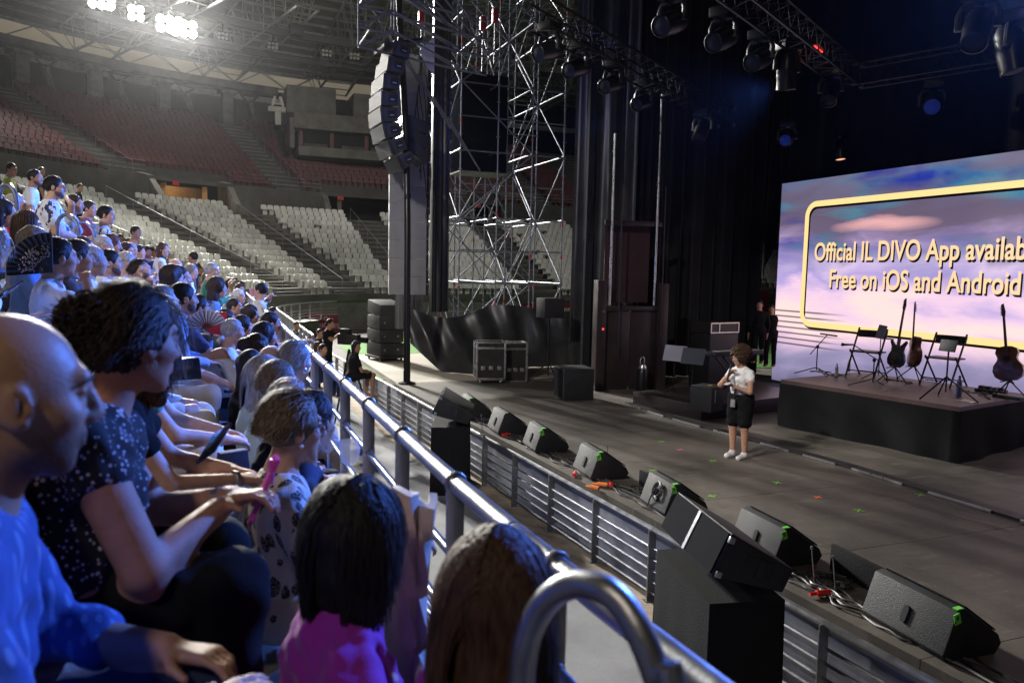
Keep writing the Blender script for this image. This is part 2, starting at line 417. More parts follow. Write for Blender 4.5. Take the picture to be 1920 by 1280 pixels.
# balustrade along the upper stand walkway
for i, (a, b) in enumerate(zip([40]+[g[1] for g in GATES[:4]], [g[0] for g in GATES])):
    q = empty('walkway_rail', bowl(a, 16.1, UZ0), 0, 'pipe rail below the red seats, ' + ['left of the first tunnel', 'between the crowd and the orange tunnel', 'between the orange tunnel and the wide recess', 'behind the scaffold', 'behind the curtain'][i], 'railing', 'pipe rails below the red seats')
    t = MB(); sv = svals(a+.2, b-.2, .5); o = q.location
    for h in (.35, .65, .95): t.tube([bowl(s, 16.1, UZ0+h)-o for s in sv], .018, 5)
    for s in sv[::3]: t.bar(bowl(s, 16.1, UZ0)-o, bowl(s, 16.1, UZ0+.95)-o, .018, 5)
    t.obj('pipes', M_galv, q, smooth=True)
# ---- columns, beam, roof
cols = [sof(x, 150, 32.9) for x in (40, 180, 308, 428)]
step = cols[3]-cols[2]
cs = [cols[0]-(cols[1]-cols[0])] + cols
ZT = UZ0+URISE*(UNR-1)
for i, s in enumerate(cs):
    p = bowl(s, 32.9, ZT-.2); nn = bnorm(s); an = math.atan2(nn[1], nn[0])
    c = empty('roof_column', p, an, 'square concrete roof column at the top of the red seats, ' + ['out beyond the left edge', 'leftmost of the four', 'second of the four from the left', 'third of the four from the left', 'rightmost, left of the cross shaped bracket'][i], 'column', 'roof columns of the upper stand')
    t = MB(); t.prism([(-.42, -.5), (.42, -.5), (.42, .5), (-.42, .5)], 20.0-ZT+.2); t.obj('shaft', M_conc, c, bevel=.04)
    t = MB(); t.box((.1, 0, 20.0-ZT+.05), (1.5, 1.5, .3)); t.obj('capital', M_conc, c, bevel=.03)
for i in range(len(cs)):
    s = cs[i] + (step if i == len(cs)-1 else (cs[i+1]-cs[i]))*.62
    a = bowl(s, 34.6, ZT-.3); b = bowl(s-.35, 33.9, 19.9)
    c = empty('raking_strut', a, 0, 'slim inclined roof strut with a forked head, ' + ['left of the leftmost column', 'between the leftmost two columns', 'between the middle two columns', 'left of the rightmost column', 'right of the rightmost column'][i], 'strut', 'inclined struts behind the columns')
    t = MB(); t.bar((0, 0, 0), b-a-Vector((0, 0, .5)), .2, 8, .26); t.obj('shaft', M_conc, c)
    t = MB(); q = b-a; e = (bowl(s+.5, 33.9)-bowl(s-.5, 33.9)).normalized()
    t.bar(q-Vector((0, 0, .6)), q+e*.7, .1, 6); t.bar(q-Vector((0, 0, .6)), q-e*.7, .1, 6); t.box(q+Vector((0, 0, .1)), (1.7, .5, .14), math.atan2(e.y, e.x)); t.obj('fork', M_conc, c)
roof = empty('stadium_roof', (0, 0, 0), 0, 'large dark grandstand roof with steel trusses over the far stands', 'roof')
t = MB(); bandbox(t, svals(38, sof(520, 170, 33), .7), 32.3, 33.5, 20.2, 20.85); t.obj('ring_beam', M_conc, roof)
t = MB(); bandbox(t, svals(38, 66, .7), 34.3, 34.4, 20.86, 22.6); t.obj('translucent_band', pm('translucent_band', (.5, .46, .36), .6, emit=(1, .85, .6), estr=.13), roof)  # weak emission stands in for backlight coming through the cladding
t = MB(); bandbox(t, svals(30, 104, .7), 33.9, 34.15, 19.6, 20.1); t.obj('eaves_beam', M_steelw, roof)
def rz_(o): return 22.6+(34.4-o)*.16
t = MB(); strip(t, svals(30, 104, .7), [(34.4, rz_(34.4)), (28, rz_(28)), (20, rz_(20)), (12, rz_(12))]); t.obj('roof_sheet', M_roof, roof)
t = MB(); sv = svals(30, 104, .8)
for o in np.arange(13, 34, 1.6): strip(t, sv, [(o-.07, rz_(o)-.02), (o-.07, rz_(o)-.22), (o+.07, rz_(o)-.22), (o+.07, rz_(o)-.02)])
t.obj('purlins', M_steelw, roof)
def ringtruss(o, zt, zb, w, s0, s1, nm):
    t = MB(); sv = svals(s0, s1, 1.3)
    for oo, z in ((o-w/2, zt), (o+w/2, zt), (o, zb)): t.tube([bowl(s, oo, z) for s in sv], .09, 6)
    for u, v in zip(sv, sv[1:]):
        m_ = (u+v)/2
        for oo in (o-w/2, o+w/2): t.bar(bowl(u, oo, zt), bowl(m_, o, zb), .05, 5); t.bar(bowl(v, oo, zt), bowl(m_, o, zb), .05, 5)
    t.obj(nm, M_steelw, roof, smooth=True)
ringtruss(33.6, 22.4, 21.0, .6, 38, 62, 'eaves_truss')
t = MB(); bandbox(t, svals(40, 104, .7), 23.4, 23.9, 21.3, 21.7); bandbox(t, svals(40, 104, .7), 18.2, 18.7, 21.8, 22.3); t.obj('ring_girder', pm('girder_paint', (.09, .09, .09), .6), roof)
def radtruss(s):
    t = MB(); n = 10; e = .75
    top = lambda u: rz_(33-21*u)-.15
    bot = lambda u: 21.0 + 1.2*u
    P0 = [[bowl(s+e*k, 33-21*i/n, top(i/n)) for i in range(n+1)] for k in (-1, 1)]
    B0 = [[bowl(s+e*k*.55, 33-21*i/n, bot(i/n)) for i in range(n+1)] for k in (-1, 1)]
    for L_ in P0+B0: t.tube(L_, .11, 6)
    for k in (0, 1):
        for i in range(n):
            t.bar(B0[k][i], P0[k][i], .05, 5); t.bar(B0[k][i], P0[k][i+1], .05, 5)
    for i in range(0, n+1): t.bar(B0[0][i], B0[1][i], .05, 5); t.bar(P0[0][i], P0[1][i], .05, 5)
    t.obj('roof_truss', M_steelw, roof, smooth=True)
for s in [46, 49.5, 53, 56.5, 59.5, 62.5, 66, 71, 77, 83]: radtruss(s)
# ---- floodlights (lit) and unlit lamp clusters
M_lens = emat('floodlight_glow', (1, .98, .93), 320)
M_lensoff = pm('lamp_glass', (.5, .5, .48), .2)
def flood(p, aim, n, lit, label, scale=1.):
    c = empty('floodlight', p, 0, label, 'floodlight', 'floodlights under the roof'); M = rotm(Vector(aim)-Vector(p)).to_4x4()
    fr = MB()
    for j in (-1, 1): fr.bar(M @ Vector((-.5*n*.3*scale*1.2, j*.42*scale, -.28)), M @ Vector((.5*n*.3*scale*1.2, j*.42*scale, -.28)), .04, 6)
    fr.bar(M @ Vector((0, -.5*scale, -.28)), M @ Vector((0, .5*scale, -.28)), .04, 6); fr.bar((0, 0, 0), (0, 0, .9), .05, 6); fr.obj('frame', M_blackm, c)
    for i in range(n):
        for j in (0, 1):
            x = (i-(n-1)/2)*.46*scale; y = (j-.5)*.47*scale
            h = MB(); h.lathe([(0, -.28), (.1, -.27), (.2, -.12), (.245, 0), (.235, .0), (.2, -.04)], 12, M @ Matrix.Translation((x, y, 0)) @ Matrix.Scale(scale, 4)); h.obj('housing', M_blackm, c, smooth=True)
            l = MB(); l.lathe([(.21, -.035), (.12, -.01), (0, 0)], 12, M @ Matrix.Translation((x, y, 0)) @ Matrix.Scale(scale, 4)); l.obj('lens', M_lens if lit else M_lensoff, c, smooth=True)
flood(FLOOD[0], (0, 0, 2), 3, True, 'blazing lit floodlight bank at the top edge, leftmost of the lit ones', 1.15)
flood(FLOOD[1], (0, 0, 2), 2, True, 'blazing lit floodlight, smaller and alone between the two larger glows', 1.1)
flood(FLOOD[2], (0, 0, 2), 3, True, 'blazing lit floodlight, left half of the largest glow', 1.25)
flood(FLOOD[3], (0, 0, 2), 3, True, 'blazing lit floodlight, right half of the largest glow', 1.25)
for i, (x, y) in enumerate(((418, 68), (512, 86), (613, 100), (665, 106))):
    flood(P(x, y, Y=66), (8, 10, 0), 3, False, 'unlit six lamp cluster under the roof, ' + ['first to the right of the blazing lights', 'second to the right of the blazing lights', 'third to the right of the blazing lights', 'beside the top of the hung speaker column'][i], .62)
b = MB(); b.box((0, 0, 0), (1.0, .7, .8), .2); o = b.obj('speaker_box', M_black, bevel=.03); o.location = P(556, 58, Y=62); tag(o, 'dark loudspeaker box hanging under the far roof', 'loudspeaker')
# ---- cabin block in the upper stand
cb = empty('press_cabin', (CAB[0], 69.0, 13.4), 0, 'pale concrete press box block with two upper volumes set into the red seats', 'press box')
def cbx(nm, x0, x1, z0, z1, y0=0, y1=7, mt=M_conc):
    q = MB(); q.box(((x0+x1)/2, (y0+y1)/2, (z0+z1)/2), (x1-x0, y1-y0, z1-z0)); return q.obj(nm, mt, cb, bevel=.03)
cbx('upper_volume', 0, 4.1, 3.3, 5.55, -.0, 6); cbx('upper_volume', 5.6, 10.5, 3.2, 5.4, 0, 6)
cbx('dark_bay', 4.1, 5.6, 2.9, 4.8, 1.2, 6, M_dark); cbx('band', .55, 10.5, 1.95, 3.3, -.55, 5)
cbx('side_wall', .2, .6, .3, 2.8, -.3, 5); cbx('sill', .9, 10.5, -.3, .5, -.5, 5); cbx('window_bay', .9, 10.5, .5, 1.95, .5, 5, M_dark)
for x in (1.0, 3.6, 6.6, 9.2): cbx('red_pier', x, x+.35, .5, 1.95, .2, .49, M_redpl)
for x in (1.4, 4.6, 7.2): cbx('counter', x, x+2, .55, .85, .1, .4, M_concd)
br = empty('cross_bracket', P(520, 205, Y=70), 0, 'pale cross shaped bracket with lamps at the side of the press box', 'bracket')
t = MB(); t.box((0, 0, 0), (1.5, .3, .42)); t.box((.05, 0, -.75), (.5, .3, 1.1)); t.obj('bracket', M_whitepl, br, bevel=.03)
t = MB()
for x in (-.3, .35): t.box((x, 0, .65), (.22, .3, .8), Euler((0, .3 if x < 0 else -.3, 0)))
t.box((.1, 0, .45), (.7, .2, .12)); t.obj('lamps', M_whitepl, br)
# ---- sponsor boards and walkway far left behind the moat
M_maroon = pm('maroon_board', (.16, .012, .03), .6)
def board(name, a, b, z0, z1, txt, label, tm):
    a, b = Vector(a), Vector(b); d = b-a; an = math.atan2(d.y, d.x)
    c = empty(name, (a+b)/2, an, label, 'banner')
    q = MB(); q.box((0, 0, (z0+z1)/2), (d.length, .04, z1-z0)); q.obj('panel', M_maroon, c)
    for s, x, z, sz in txt:
        tx = text_obj(s, sz, tm, c); tx.location = (x, -.026, z); tx.rotation_euler = (R_(90), 0, 0)
    return c
def text_obj(s, size, mat, parent, name='lettering', ext=.004, align='CENTER', bold=0.):
    cu = bpy.data.curves.new(name, 'FONT'); cu.body = s; cu.size = size; cu.align_x = align; cu.align_y = 'CENTER'; cu.extrude = ext; cu.offset = bold
    ob = bpy.data.objects.new(name, cu); COL.objects.link(ob)
    dg = bpy.context.evaluated_depsgraph_get(); me = bpy.data.meshes.new_from_object(ob.evaluated_get(dg)); me.materials.clear(); me.materials.append(mat)
    o = bpy.data.objects.new(name, me); COL.objects.link(o); bpy.data.objects.remove(ob); bpy.data.curves.remove(cu)
    if parent: o.parent = parent
    return o
M_sign = pm('sign_letters', (.65, .45, .5), .6)
M_signw = pm('sign_white', (.8, .8, .78), .6)
a = P(574, 642, Z=0); 
A = P(572, 590, Y=43); B = P(634, 588, Y=42)
board('advert_banner', (A.x, A.y, 0), (B.x, B.y, 0), P(600, 630, Y=42.5).z-.1, A.z+.05, [('ELECTRIC DES', -.05, P(600, 610, Y=42.5).z, .34), ('o  O m', .25, P(600, 597, Y=42.5).z, .3)], 'maroon advertising banner on the far barrier behind the camera operator', M_sign)
b_ = board('advert_banner', (P(975, 580, Y=47.4).x, 47.4, 0), (P(1085, 580, Y=47.4).x, 47.4, 0), P(1000, 592, Y=47.4).z, P(1000, 568, Y=47.4).z, [('Pelotas', -1.6, P(1000, 581, Y=47.4).z, .45), ('Dulantes', 1.0, P(1000, 580, Y=47.4).z, .55)], 'long red sponsor banner behind the scaffold above the black tarpaulin', M_signw)
b_.children[0].data.materials[0] = pm('red_board', (.3, .02, .03), .6)
q = board('advert_banner', (P(1405, 575, Y=47.4).x, 47.4, 0), (P(1440, 575, Y=47.4).x, 47.4, 0), P(1420, 588, Y=47.4).z, P(1420, 545, Y=47.4).z, [('O', -.2, P(1420, 578, Y=47.4).z, .8)], 'red sponsor board glimpsed between the curtain and the screen', M_signw)
q.children[0].data.materials[0] = MATS['red_board']
# ================================================================ STAGE
SZ = .9
def railx(y): return 4.33 + (14-y)*.055
M_deck = pm('stage_deck', (.088, .077, .066), .6, 0, .7, .5, .12, 9, spec=.4)
M_deckl = pm('pale_stage_boards', (.3, .27, .22), .7, 0, .9, .2, .12, 9)
M_skirt = pm('stage_skirt', (.24, .255, .32), .7, 0, 1.2, .35, .2, 5)
def worn(mt, base_scale):
    nt = mt.node_tree; N = nt.nodes; L = nt.links; b = N['Principled BSDF']; src = b.inputs['Base Color'].links[0].from_socket; tc = N.new('ShaderNodeTexCoord')
    def layer(src, sc_, pos, col, amt, det=6):
        mp = N.new('ShaderNodeMapping'); mp.inputs['Scale'].default_value = sc_; mp.inputs['Rotation'].default_value = (0, 0, .3); L.new(tc.outputs['Object'], mp.inputs[0]); n = N.new('ShaderNodeTexNoise'); n.inputs['Scale'].default_value = 1; n.inputs['Detail'].default_value = det; n.inputs['Roughness'].default_value = .7; L.new(mp.outputs[0], n.inputs['Vector'])
        r = N.new('ShaderNodeMapRange'); r.inputs['From Min'].default_value = pos; r.inputs['From Max'].default_value = pos+.13; r.inputs['To Max'].default_value = amt; L.new(n.outputs['Fac'], r.inputs['Value']); mx = N.new('ShaderNodeMixRGB'); L.new(r.outputs[0], mx.inputs[0]); L.new(src, mx.inputs[1]); mx.inputs[2].default_value = (*col, 1); return mx.outputs[0]
    s_ = layer(src, (1.1*base_scale, 7*base_scale, 1), .56, (.16, .145, .125), .55); s_ = layer(s_, (5*base_scale, 1.2*base_scale, 1), .6, (.2, .185, .165), .45); s_ = layer(s_, (22*base_scale, 16*base_scale, 1), .64, (.24, .23, .21), .7, 3); s_ = layer(s_, (2.2*base_scale, 1.4*base_scale, 1), .6, (.02, .018, .017), .6)
    L.new(s_, b.inputs['Base Color'])
worn(M_deck, 1.)
stg = empty('stage', (0, 0, 0), 0, 'long black stage platform with pale boards at its far end', 'stage')
t = MB()
ys = [-4, -1.9, .1, 2.1, 4.1, 6.1, 8.1, 10.1, 12.1, 14.1, 16.1, 18.9]
for i in range(len(ys)-1):
    xs = [railx((ys[i]+ys[i+1])/2)+.14] + [6.2+2.04*k for k in range(7)]
    e0, e1 = railx(ys[i])+.14, railx(ys[i+1])+.14
    t.prism([(e0, ys[i]+.004), (6.197, ys[i]+.004), (6.197, ys[i+1]-.004), (e1, ys[i+1]-.004)], .12, None, SZ-.12)
    for j in range(1, len(xs)-1):
        t.box(((xs[j]+xs[j+1])/2, (ys[i]+ys[i+1])/2, SZ-.06+RNG.uniform(-.002, .0)), (xs[j+1]-xs[j]-.006, ys[i+1]-ys[i]-.008, .12))
t.obj('deck_panels', M_deck, stg)
t = MB()
for i in range(3):
    for j in range(6):
        y0 = 18.91+i*2.15; x0 = 4.28+j*1.22
        t.box((x0+.61, y0+1.07, SZ-.06), (1.214, 2.142, .12))
t.obj('pale_boards', M_deckl, stg)
t = MB(); t.grid(60, 3, lambda u, v: Vector((railx(-4+29*u)+.2+.02*math.sin(u*70), -4+29*u, .0+v*(SZ-.125)))); t.obj('front_skirt', M_skirt, stg)
t = MB(); t.box((11.2, 10.5, .4), (10.4, 28.5, .7)); t.obj('understructure', M_black, stg)
# track strip with metal edge
tp = [P(1180, 757, Z=SZ), P(1265, 785, Z=SZ), P(1430, 830, Z=SZ), P(1600, 877, Z=SZ), P(1920, 975, Z=SZ), P(2100, 1030, Z=SZ)]
c = empty('cable_track', tp[0], 0, 'low black cable track with shiny metal edge running across the stage floor', 'cable track')
t = MB(); e = MB(); pr = [p-tp[0] for p in tp]
for a, b in zip(pr, pr[1:]):
    d = (b-a); n = Vector((-d.y, d.x, 0)).normalized(); an = math.atan2(d.y, d.x)
    t.box((a+b)/2+n*.0+Vector((0, 0, .018)), (d.length+.02, .2, .028), an); 
    for w in (.0, .5): e.box(a+d*(w+.2)-n*.115+Vector((0, 0, .02)), (d.length*.34, .02, .03), an)
t.obj('track', M_black, c); e.obj('edge', M_alu, c)
# ---- side balustrade (second rail) with its curved far end
def balustrade(name, pts, zb, h, label, posts, nbar=5, grp=None):
    o = Vector((pts[0][0], pts[0][1], zb)); c = empty(name, o, 0, label, 'railing', grp)
    L = [Vector((x, y, zb))-o for x, y in pts]
    t = MB(); t.tube([p+Vector((0, 0, h)) for p in L], .033, 8); t.obj('top_rail', M_railst, c, smooth=True)
    for k in range(nbar):
        t = MB(); t.tube([p+Vector((0, 0, h*(.13+.155*k))) for p in L], .017, 6); t.obj('bar', M_railst, c, smooth=True)
    acc = [0]
    for a, b in zip(L, L[1:]): acc.append(acc[-1]+(b-a).length)
    for d in posts(acc[-1]):
        i = max(j for j in range(len(acc)) if acc[j] <= d+1e-6); i = min(i, len(L)-2); u = (d-acc[i])/(acc[i+1]-acc[i]); p = L[i].lerp(L[i+1], u)
        an = math.atan2((L[i+1]-L[i]).y, (L[i+1]-L[i]).x)
        t = MB(); t.box(p+Vector((0, 0, h*.5)), (.022, .1, h*.97), an); t.box(p+Vector((0, 0, .01)), (.1, .16, .02), an); t.obj('post', M_galv, c, bevel=.004)
ys = [-3+.5*i for i in range(78)]
def bx(y):
    return railx(y)+ (0 if y < 26 else .035*(y-26)**1.55 * .35)
balustrade('stage_balustrade', [(bx(y), y) for y in ys], 0, .86, 'long steel balustrade with thin bars between the stage edge and the sandy walkway', lambda L: [.1+1.27*i+.19 for i in range(int(L/1.27))])
t = MB(); t.grid(40, 1, lambda u, v: Vector((railx(-4+32*u)-.62+v*.78, -4+32*u, .012))); t.obj
o = t.obj('walkway_edge', pm('sandy_edge', (.36, .3, .22), .9, 0, 2.5, .35, .3, 30)); tag(o, kind='structure')
# ---- front guard rail (first row)
def guard_rail():
    c = empty('guard_rail', (.7, -2.5, Z0), 0, 'thick blue lit steel guard rail in front of the first row', 'railing')
    def rx(y): return .7 - c.location.x + (.035*(2.5-y)**2*.6 if y < 2.5 else 0)
    H = .98; segs = []
    y = -2.5
    while y < 22: segs.append((y, min(y+2.13, 22))); y += 2.145
    for k, (a, b) in enumerate(segs):
        f = lambda y, z: Vector((rx(y), y+2.5, z))
        t = MB(); t.tube([f(a+(b-a)*i/5, H) for i in range(6)], .028, 14); t.obj('top_rail', M_railst, c, smooth=True)
        for z in (.3, .52, .74):
            t = MB(); t.tube([f(a+(b-a)*i/5, z) for i in range(6)], .0155, 10)
            t.obj('bar', M_railst, c, smooth=True)
    y = .1
    while y < 21.5:
        t = MB(); an = 0
        t.box(Vector((rx(y)-.0, y+2.5, H*.5-.008)), (.058, .014, H-.01)); t.tube([Vector((rx(y)+.031*math.cos(q), y+2.5, H+.031*math.sin(q))) for q in [i*math.pi/6 for i in range(12)]], .0085, 6, True)
        t.box(Vector((rx(y)-.02, y+2.5, .012)), (.2, .1, .024))
        t.obj('post', M_galv, c, bevel=.003)
        for z in (.3, .52, .74):
            s_ = MB(); s_.bar(Vector((rx(y), y+2.5-.03, z)), Vector((rx(y), y+2.5+.03, z)), .0205, 10); s_.obj('collar', M_galv, c, smooth=True)
        y += .72
guard_rail()
# concrete kerb of the walkway curving at the far left (pale path between moat and stand)
pts = [P(500, 603, Z=1.2), P(560, 590, Z=1.2)]
t = MB(); strip(t, svals(33, 52, .7), [(-.14, .9), (-2.0, .9)]); o = t.obj('upper_path', pm('pale_path', (.4, .38, .33), .9, 0, 1, .2)); tag(o, kind='structure')
t = MB(); strip(t, svals(33, 52, .7), [(-2.0, .9), (-2.0, 0)]); o = t.obj('path_edge_wall', M_concd); tag(o, 'low concrete edge wall of the pale curved path at the far bend', 'wall')
ba = [bowl(s, -1.9) for s in svals(30, 54, .8)]
balustrade('curved_balustrade', [(p.x, p.y) for p in ba], .9, .95, 'white lit steel balustrade curving along the pale path beyond the audience', lambda L: [.1+1.1*i for i in range(int(L/1.1))], 4)
# loop end of the stair handrail close to the camera
lp = [(982, 1400, 1.22), (978, 1290, 1.22), (986, 1210, 1.21), (1008, 1150, 1.2), (1045, 1108, 1.18), (1090, 1094, 1.16), (1135, 1106, 1.13), (1172, 1140, 1.11), (1204, 1196, 1.09), (1232, 1270, 1.08), (1262, 1380, 1.07)]
pp = [P(x, y, D=d) for x, y, d in lp]
pp = [Vector((pp[0].x, pp[0].y, Z0))] + pp + [Vector((pp[-1].x+.03, pp[-1].y-.03, Z0))]
o0 = pp[0].copy(); dense = []
for i in range(len(pp)-1):
    p0 = pp[max(0, i-1)]; p1 = pp[i]; p2 = pp[i+1]; p3 = pp[min(len(pp)-1, i+2)]
    for k in range(5):
        u = k/5; dense.append(.5*((2*p1)+(p2-p0)*u+(2*p0-5*p1+4*p2-p3)*u*u+(3*p1-p0-3*p2+p3)*u**3)-o0)
dense.append(pp[-1]-o0)
t = MB(); t.tube(dense, .0215, 16); o = t.obj('stair_handrail', M_galv, smooth=True); o.location = o0
tag(o, 'grey looped end of the stair handrail close in the foreground', 'handrail')
# ---- LED wall
SX = 14.2
scr = empty('led_screen', (SX, P(1463, 400, X=SX).y, 0), R_(-90), 'large lit video wall with pink sunset clouds and gold lettering', 'screen')
sh = P(1463, 345, X=SX).z; sb = .98; SW = 12.0
def screen_mat():
    m_ = bpy.data.materials.new('screen_picture'); m_.use_nodes = True; nt = m_.node_tree; N = nt.nodes; L = nt.links
    b = N['Principled BSDF']; b.inputs['Base Color'].default_value = (.01, .01, .01, 1); b.inputs['Roughness'].default_value = .5
    tc = N.new('ShaderNodeTexCoord'); sp = N.new('ShaderNodeSeparateXYZ'); L.new(tc.outputs['Object'], sp.inputs[0])
    def math_(op, a, c=None, clamp=False):
        n = N.new('ShaderNodeMath'); n.operation = op; n.use_clamp = clamp
        for i, v in enumerate((a, c)):
            if v is None: continue
            if isinstance(v, (int, float)): n.inputs[i].default_value = v
            else: L.new(v, n.inputs[i])
        return n.outputs[0]
    mp = N.new('ShaderNodeMapping'); mp.inputs['Scale'].default_value = (.2, .2, .6); mp.inputs['Rotation'].default_value = (0, .14, 0); L.new(tc.outputs['Object'], mp.inputs[0])
    n1 = N.new('ShaderNodeTexNoise'); n1.inputs['Scale'].default_value = 1.7; n1.inputs['Detail'].default_value = 5; n1.inputs['Roughness'].default_value = .5; n1.inputs['Distortion'].default_value = .5; L.new(mp.outputs[0], n1.inputs['Vector'])
    mp2 = N.new('ShaderNodeMapping'); mp2.inputs['Scale'].default_value = (.2, .2, 1.1); mp2.inputs['Location'].default_value = (4.2, 0, 1.7); L.new(tc.outputs['Object'], mp2.inputs[0])
    n2 = N.new('ShaderNodeTexNoise'); n2.inputs['Scale'].default_value = 1.3; n2.inputs['Detail'].default_value = 4; L.new(mp2.outputs[0], n2.inputs['Vector'])
    h = math_('MULTIPLY', math_('SUBTRACT', sp.outputs['Z'], sb), 1/(sh-sb))
    hh = math_('ADD', h, math_('MULTIPLY', math_('SUBTRACT', n1.outputs['Fac'], .5), .5))
    cr = N.new('ShaderNodeValToRGB'); L.new(hh, cr.inputs[0]); E_ = cr.color_ramp.elements
    cols_ = [(0, (.14, .13, .23)), (.14, (.32, .28, .46)), (.23, (.7, .5, .68)), (.31, (1.0, .72, .74)), (.39, (1.0, .74, .7)), (.46, (.86, .6, .8)), (.53, (.45, .36, .7)), (.6, (.7, .54, .78)), (.67, (.3, .22, .38)), (.74, (.15, .11, .18)), (.86, (.13, .1, .16)), (1, (.15, .14, .23))]
    while len(E_) < len(cols_): E_.new(.5)
    for e_, (p_, c_) in zip(E_, cols_): e_.position = p_; e_.color = (*c_, 1)
    # teal and blue streaks in the upper sky
    st = math_('MULTIPLY', math_('SUBTRACT', n2.outputs['Fac'], .47, True), 6.5, True)
    up_ = math_('MULTIPLY', st, math_('MULTIPLY', math_('SUBTRACT', h, .45, True), 2.9, True))
    mx = N.new('ShaderNodeMixRGB'); L.new(up_, mx.inputs[0]); L.new(cr.outputs[0], mx.inputs[1])
    cr2 = N.new('ShaderNodeValToRGB'); L.new(n1.outputs['Fac'], cr2.inputs[0]); cr2.color_ramp.elements[0].color = (.008, .03, .3, 1); cr2.color_ramp.elements[0].position = .42; cr2.color_ramp.elements[1].color = (.05, .27, .36, 1); cr2.color_ramp.elements[1].position = .58
    L.new(cr2.outputs[0], mx.inputs[2])
    # pink lit cloud tip
    d1 = math_('ADD', math_('POWER', math_('MULTIPLY', math_('SUBTRACT', sp.outputs['X'], 3.4), .62), 2), math_('POWER', math_('MULTIPLY', math_('SUBTRACT', math_('ADD', sp.outputs['Z'], math_('MULTIPLY', n1.outputs['Fac'], .8)), 5.42), 4.2), 2))
    tip = math_('SUBTRACT', 1.0, d1, True)
    mx2 = N.new('ShaderNodeMixRGB'); L.new(tip, mx2.inputs[0]); L.new(mx.outputs[0], mx2.inputs[1]); mx2.inputs[2].default_value = (.8, .42, .42, 1)
    # LED rows
    rows = math_('ADD', .93, math_('MULTIPLY', math_('SINE', math_('MULTIPLY', sp.outputs['Z'], 2*math.pi/.037)), .06))
    low_ = math_('SUBTRACT', 1.0, math_('MULTIPLY', math_('LESS_THAN', math_('FRACT', math_('MULTIPLY', sp.outputs['Z'], 7.0)), .3), math_('MULTIPLY', math_('MULTIPLY', math_('GREATER_THAN', sp.outputs['Z'], 2.0), math_('LESS_THAN', sp.outputs['Z'], 3.0)), math_('MULTIPLY', math_('SUBTRACT', 2.6, sp.outputs['X'], True), .75))))
    mul = N.new('ShaderNodeMixRGB'); mul.blend_type = 'MULTIPLY'; mul.inputs[0].default_value = 1; L.new(mx2.outputs[0], mul.inputs[1]); L.new(math_('MULTIPLY', rows, low_), mul.inputs[2])
    L.new(mul.outputs[0], b.inputs['Emission Color']); b.inputs['Emission Strength'].default_value = 1.18
    return m_
t = MB(); t.box((SW/2, .06, (sh+sb)/2), (SW, .1, sh-sb)); t.obj('panel', screen_mat(), scr)
t = MB(); t.box((SW/2, .2, (sh+sb)/2), (SW-.04, .16, sh-sb-.02)); t.obj('cabinet', M_black, scr)
M_gold = emat('screen_gold', (1.0, .72, .3), 1.15); M_letter = emat('screen_letter', (1.0, .68, .38), 1.1); M_shadow = pm('screen_shadow', (.004, .003, .006), .9)
oY = scr.location.y
def sl(x, y): q = P(x, y, X=SX); return (oY-q.y, q.z)
fx, fz1 = sl(1515, 383); _, fz0 = sl(1515, 608)
fx -= .07; fz1 += .06; fz0 -= .06; fw = 10.4; R0 = .38
def rrect(x0, z0, x1, z1, r, n=8):
    o = []
    for cx, cz, a0 in ((x1-r, z1-r, 0), (x0+r, z1-r, 90), (x0+r, z0+r, 180), (x1-r, z0+r, 270)):
        for i in range(n+1): a = R_(a0+90*i/n); o.append((cx+r*math.cos(a), cz+r*math.sin(a)))
    return o
def ring(w, dx, dz, y, nm, mt):
    A_ = rrect(fx+dx, fz0+dz, fx+fw+dx, fz1+dz, R0); B_ = rrect(fx+w+dx, fz0+w+dz, fx+fw-w+dx, fz1-w+dz, R0-w); n = len(A_)
    t = MB(); t.add([(x, y, z) for x, z in A_]+[(x, y, z) for x, z in B_], [(i, n+i, n+(i+1) % n, (i+1) % n) for i in range(n)]); t.obj(nm, mt, scr)
ring(.14, .045, -.055, .004, 'border_shadow', M_shadow); ring(.14, 0, 0, -.003, 'gold_border', M_gold)
def line(s, px0, y0, px1, size):
    x0, z0 = sl(px0, y0)
    for nm, mt, dx, y, dz in (('letter_shadow', M_shadow, .035, -.002, -.04), ('lettering', M_letter, 0, -.008, 0)):
        o = text_obj(s, size, mt, scr, nm, .001, 'LEFT', .014); o.rotation_euler = (R_(90), 0, 0)
        o.location = (x0+dx, y, z0+dz)
        w = o.dimensions.x; 
    return o
x0, z0 = sl(1528, 474); x1, z1 = sl(1897, 455)
def fit(s, a, b, zc, size):
    tmp = None
    for nm, mt, dx, y, dz in (('letter_shadow', M_shadow, .035, -.004, -.045), ('lettering', M_letter, 0, -.01, 0)):
        o = text_obj(s, size, mt, scr, nm, .001, 'LEFT', .011); o.rotation_euler = (R_(90), 0, 0)
        V = np.array([v.co for v in o.data.vertices]); n_part = a[1]
        o.scale = (a[1], 1, 1); o.location = (a[0]-V[:, 0].min()*a[1]+dx, y, zc+dz)
def text_w(s, size):
    o = text_obj(s, size, M_letter, None); V = np.array([v.co for v in o.data.vertices]); w = V[:, 0].max()-V[:, 0].min(); bpy.data.objects.remove(o); return w
xa, za = sl(1528, 474); xb, _ = sl(1904, 455); sx = (xb-xa)/text_w('Official IL DIVO App availa', .62)
fit('Official IL DIVO App available', (xa, sx), None, za-.0, .62)
xa, za2 = sl(1556, 524); xb, _ = sl(1914, 516); sx = (xb-xa)/text_w('Free on iOS and Android', .62)
fit('Free on iOS and Android', (xa, sx), None, za2, .62)
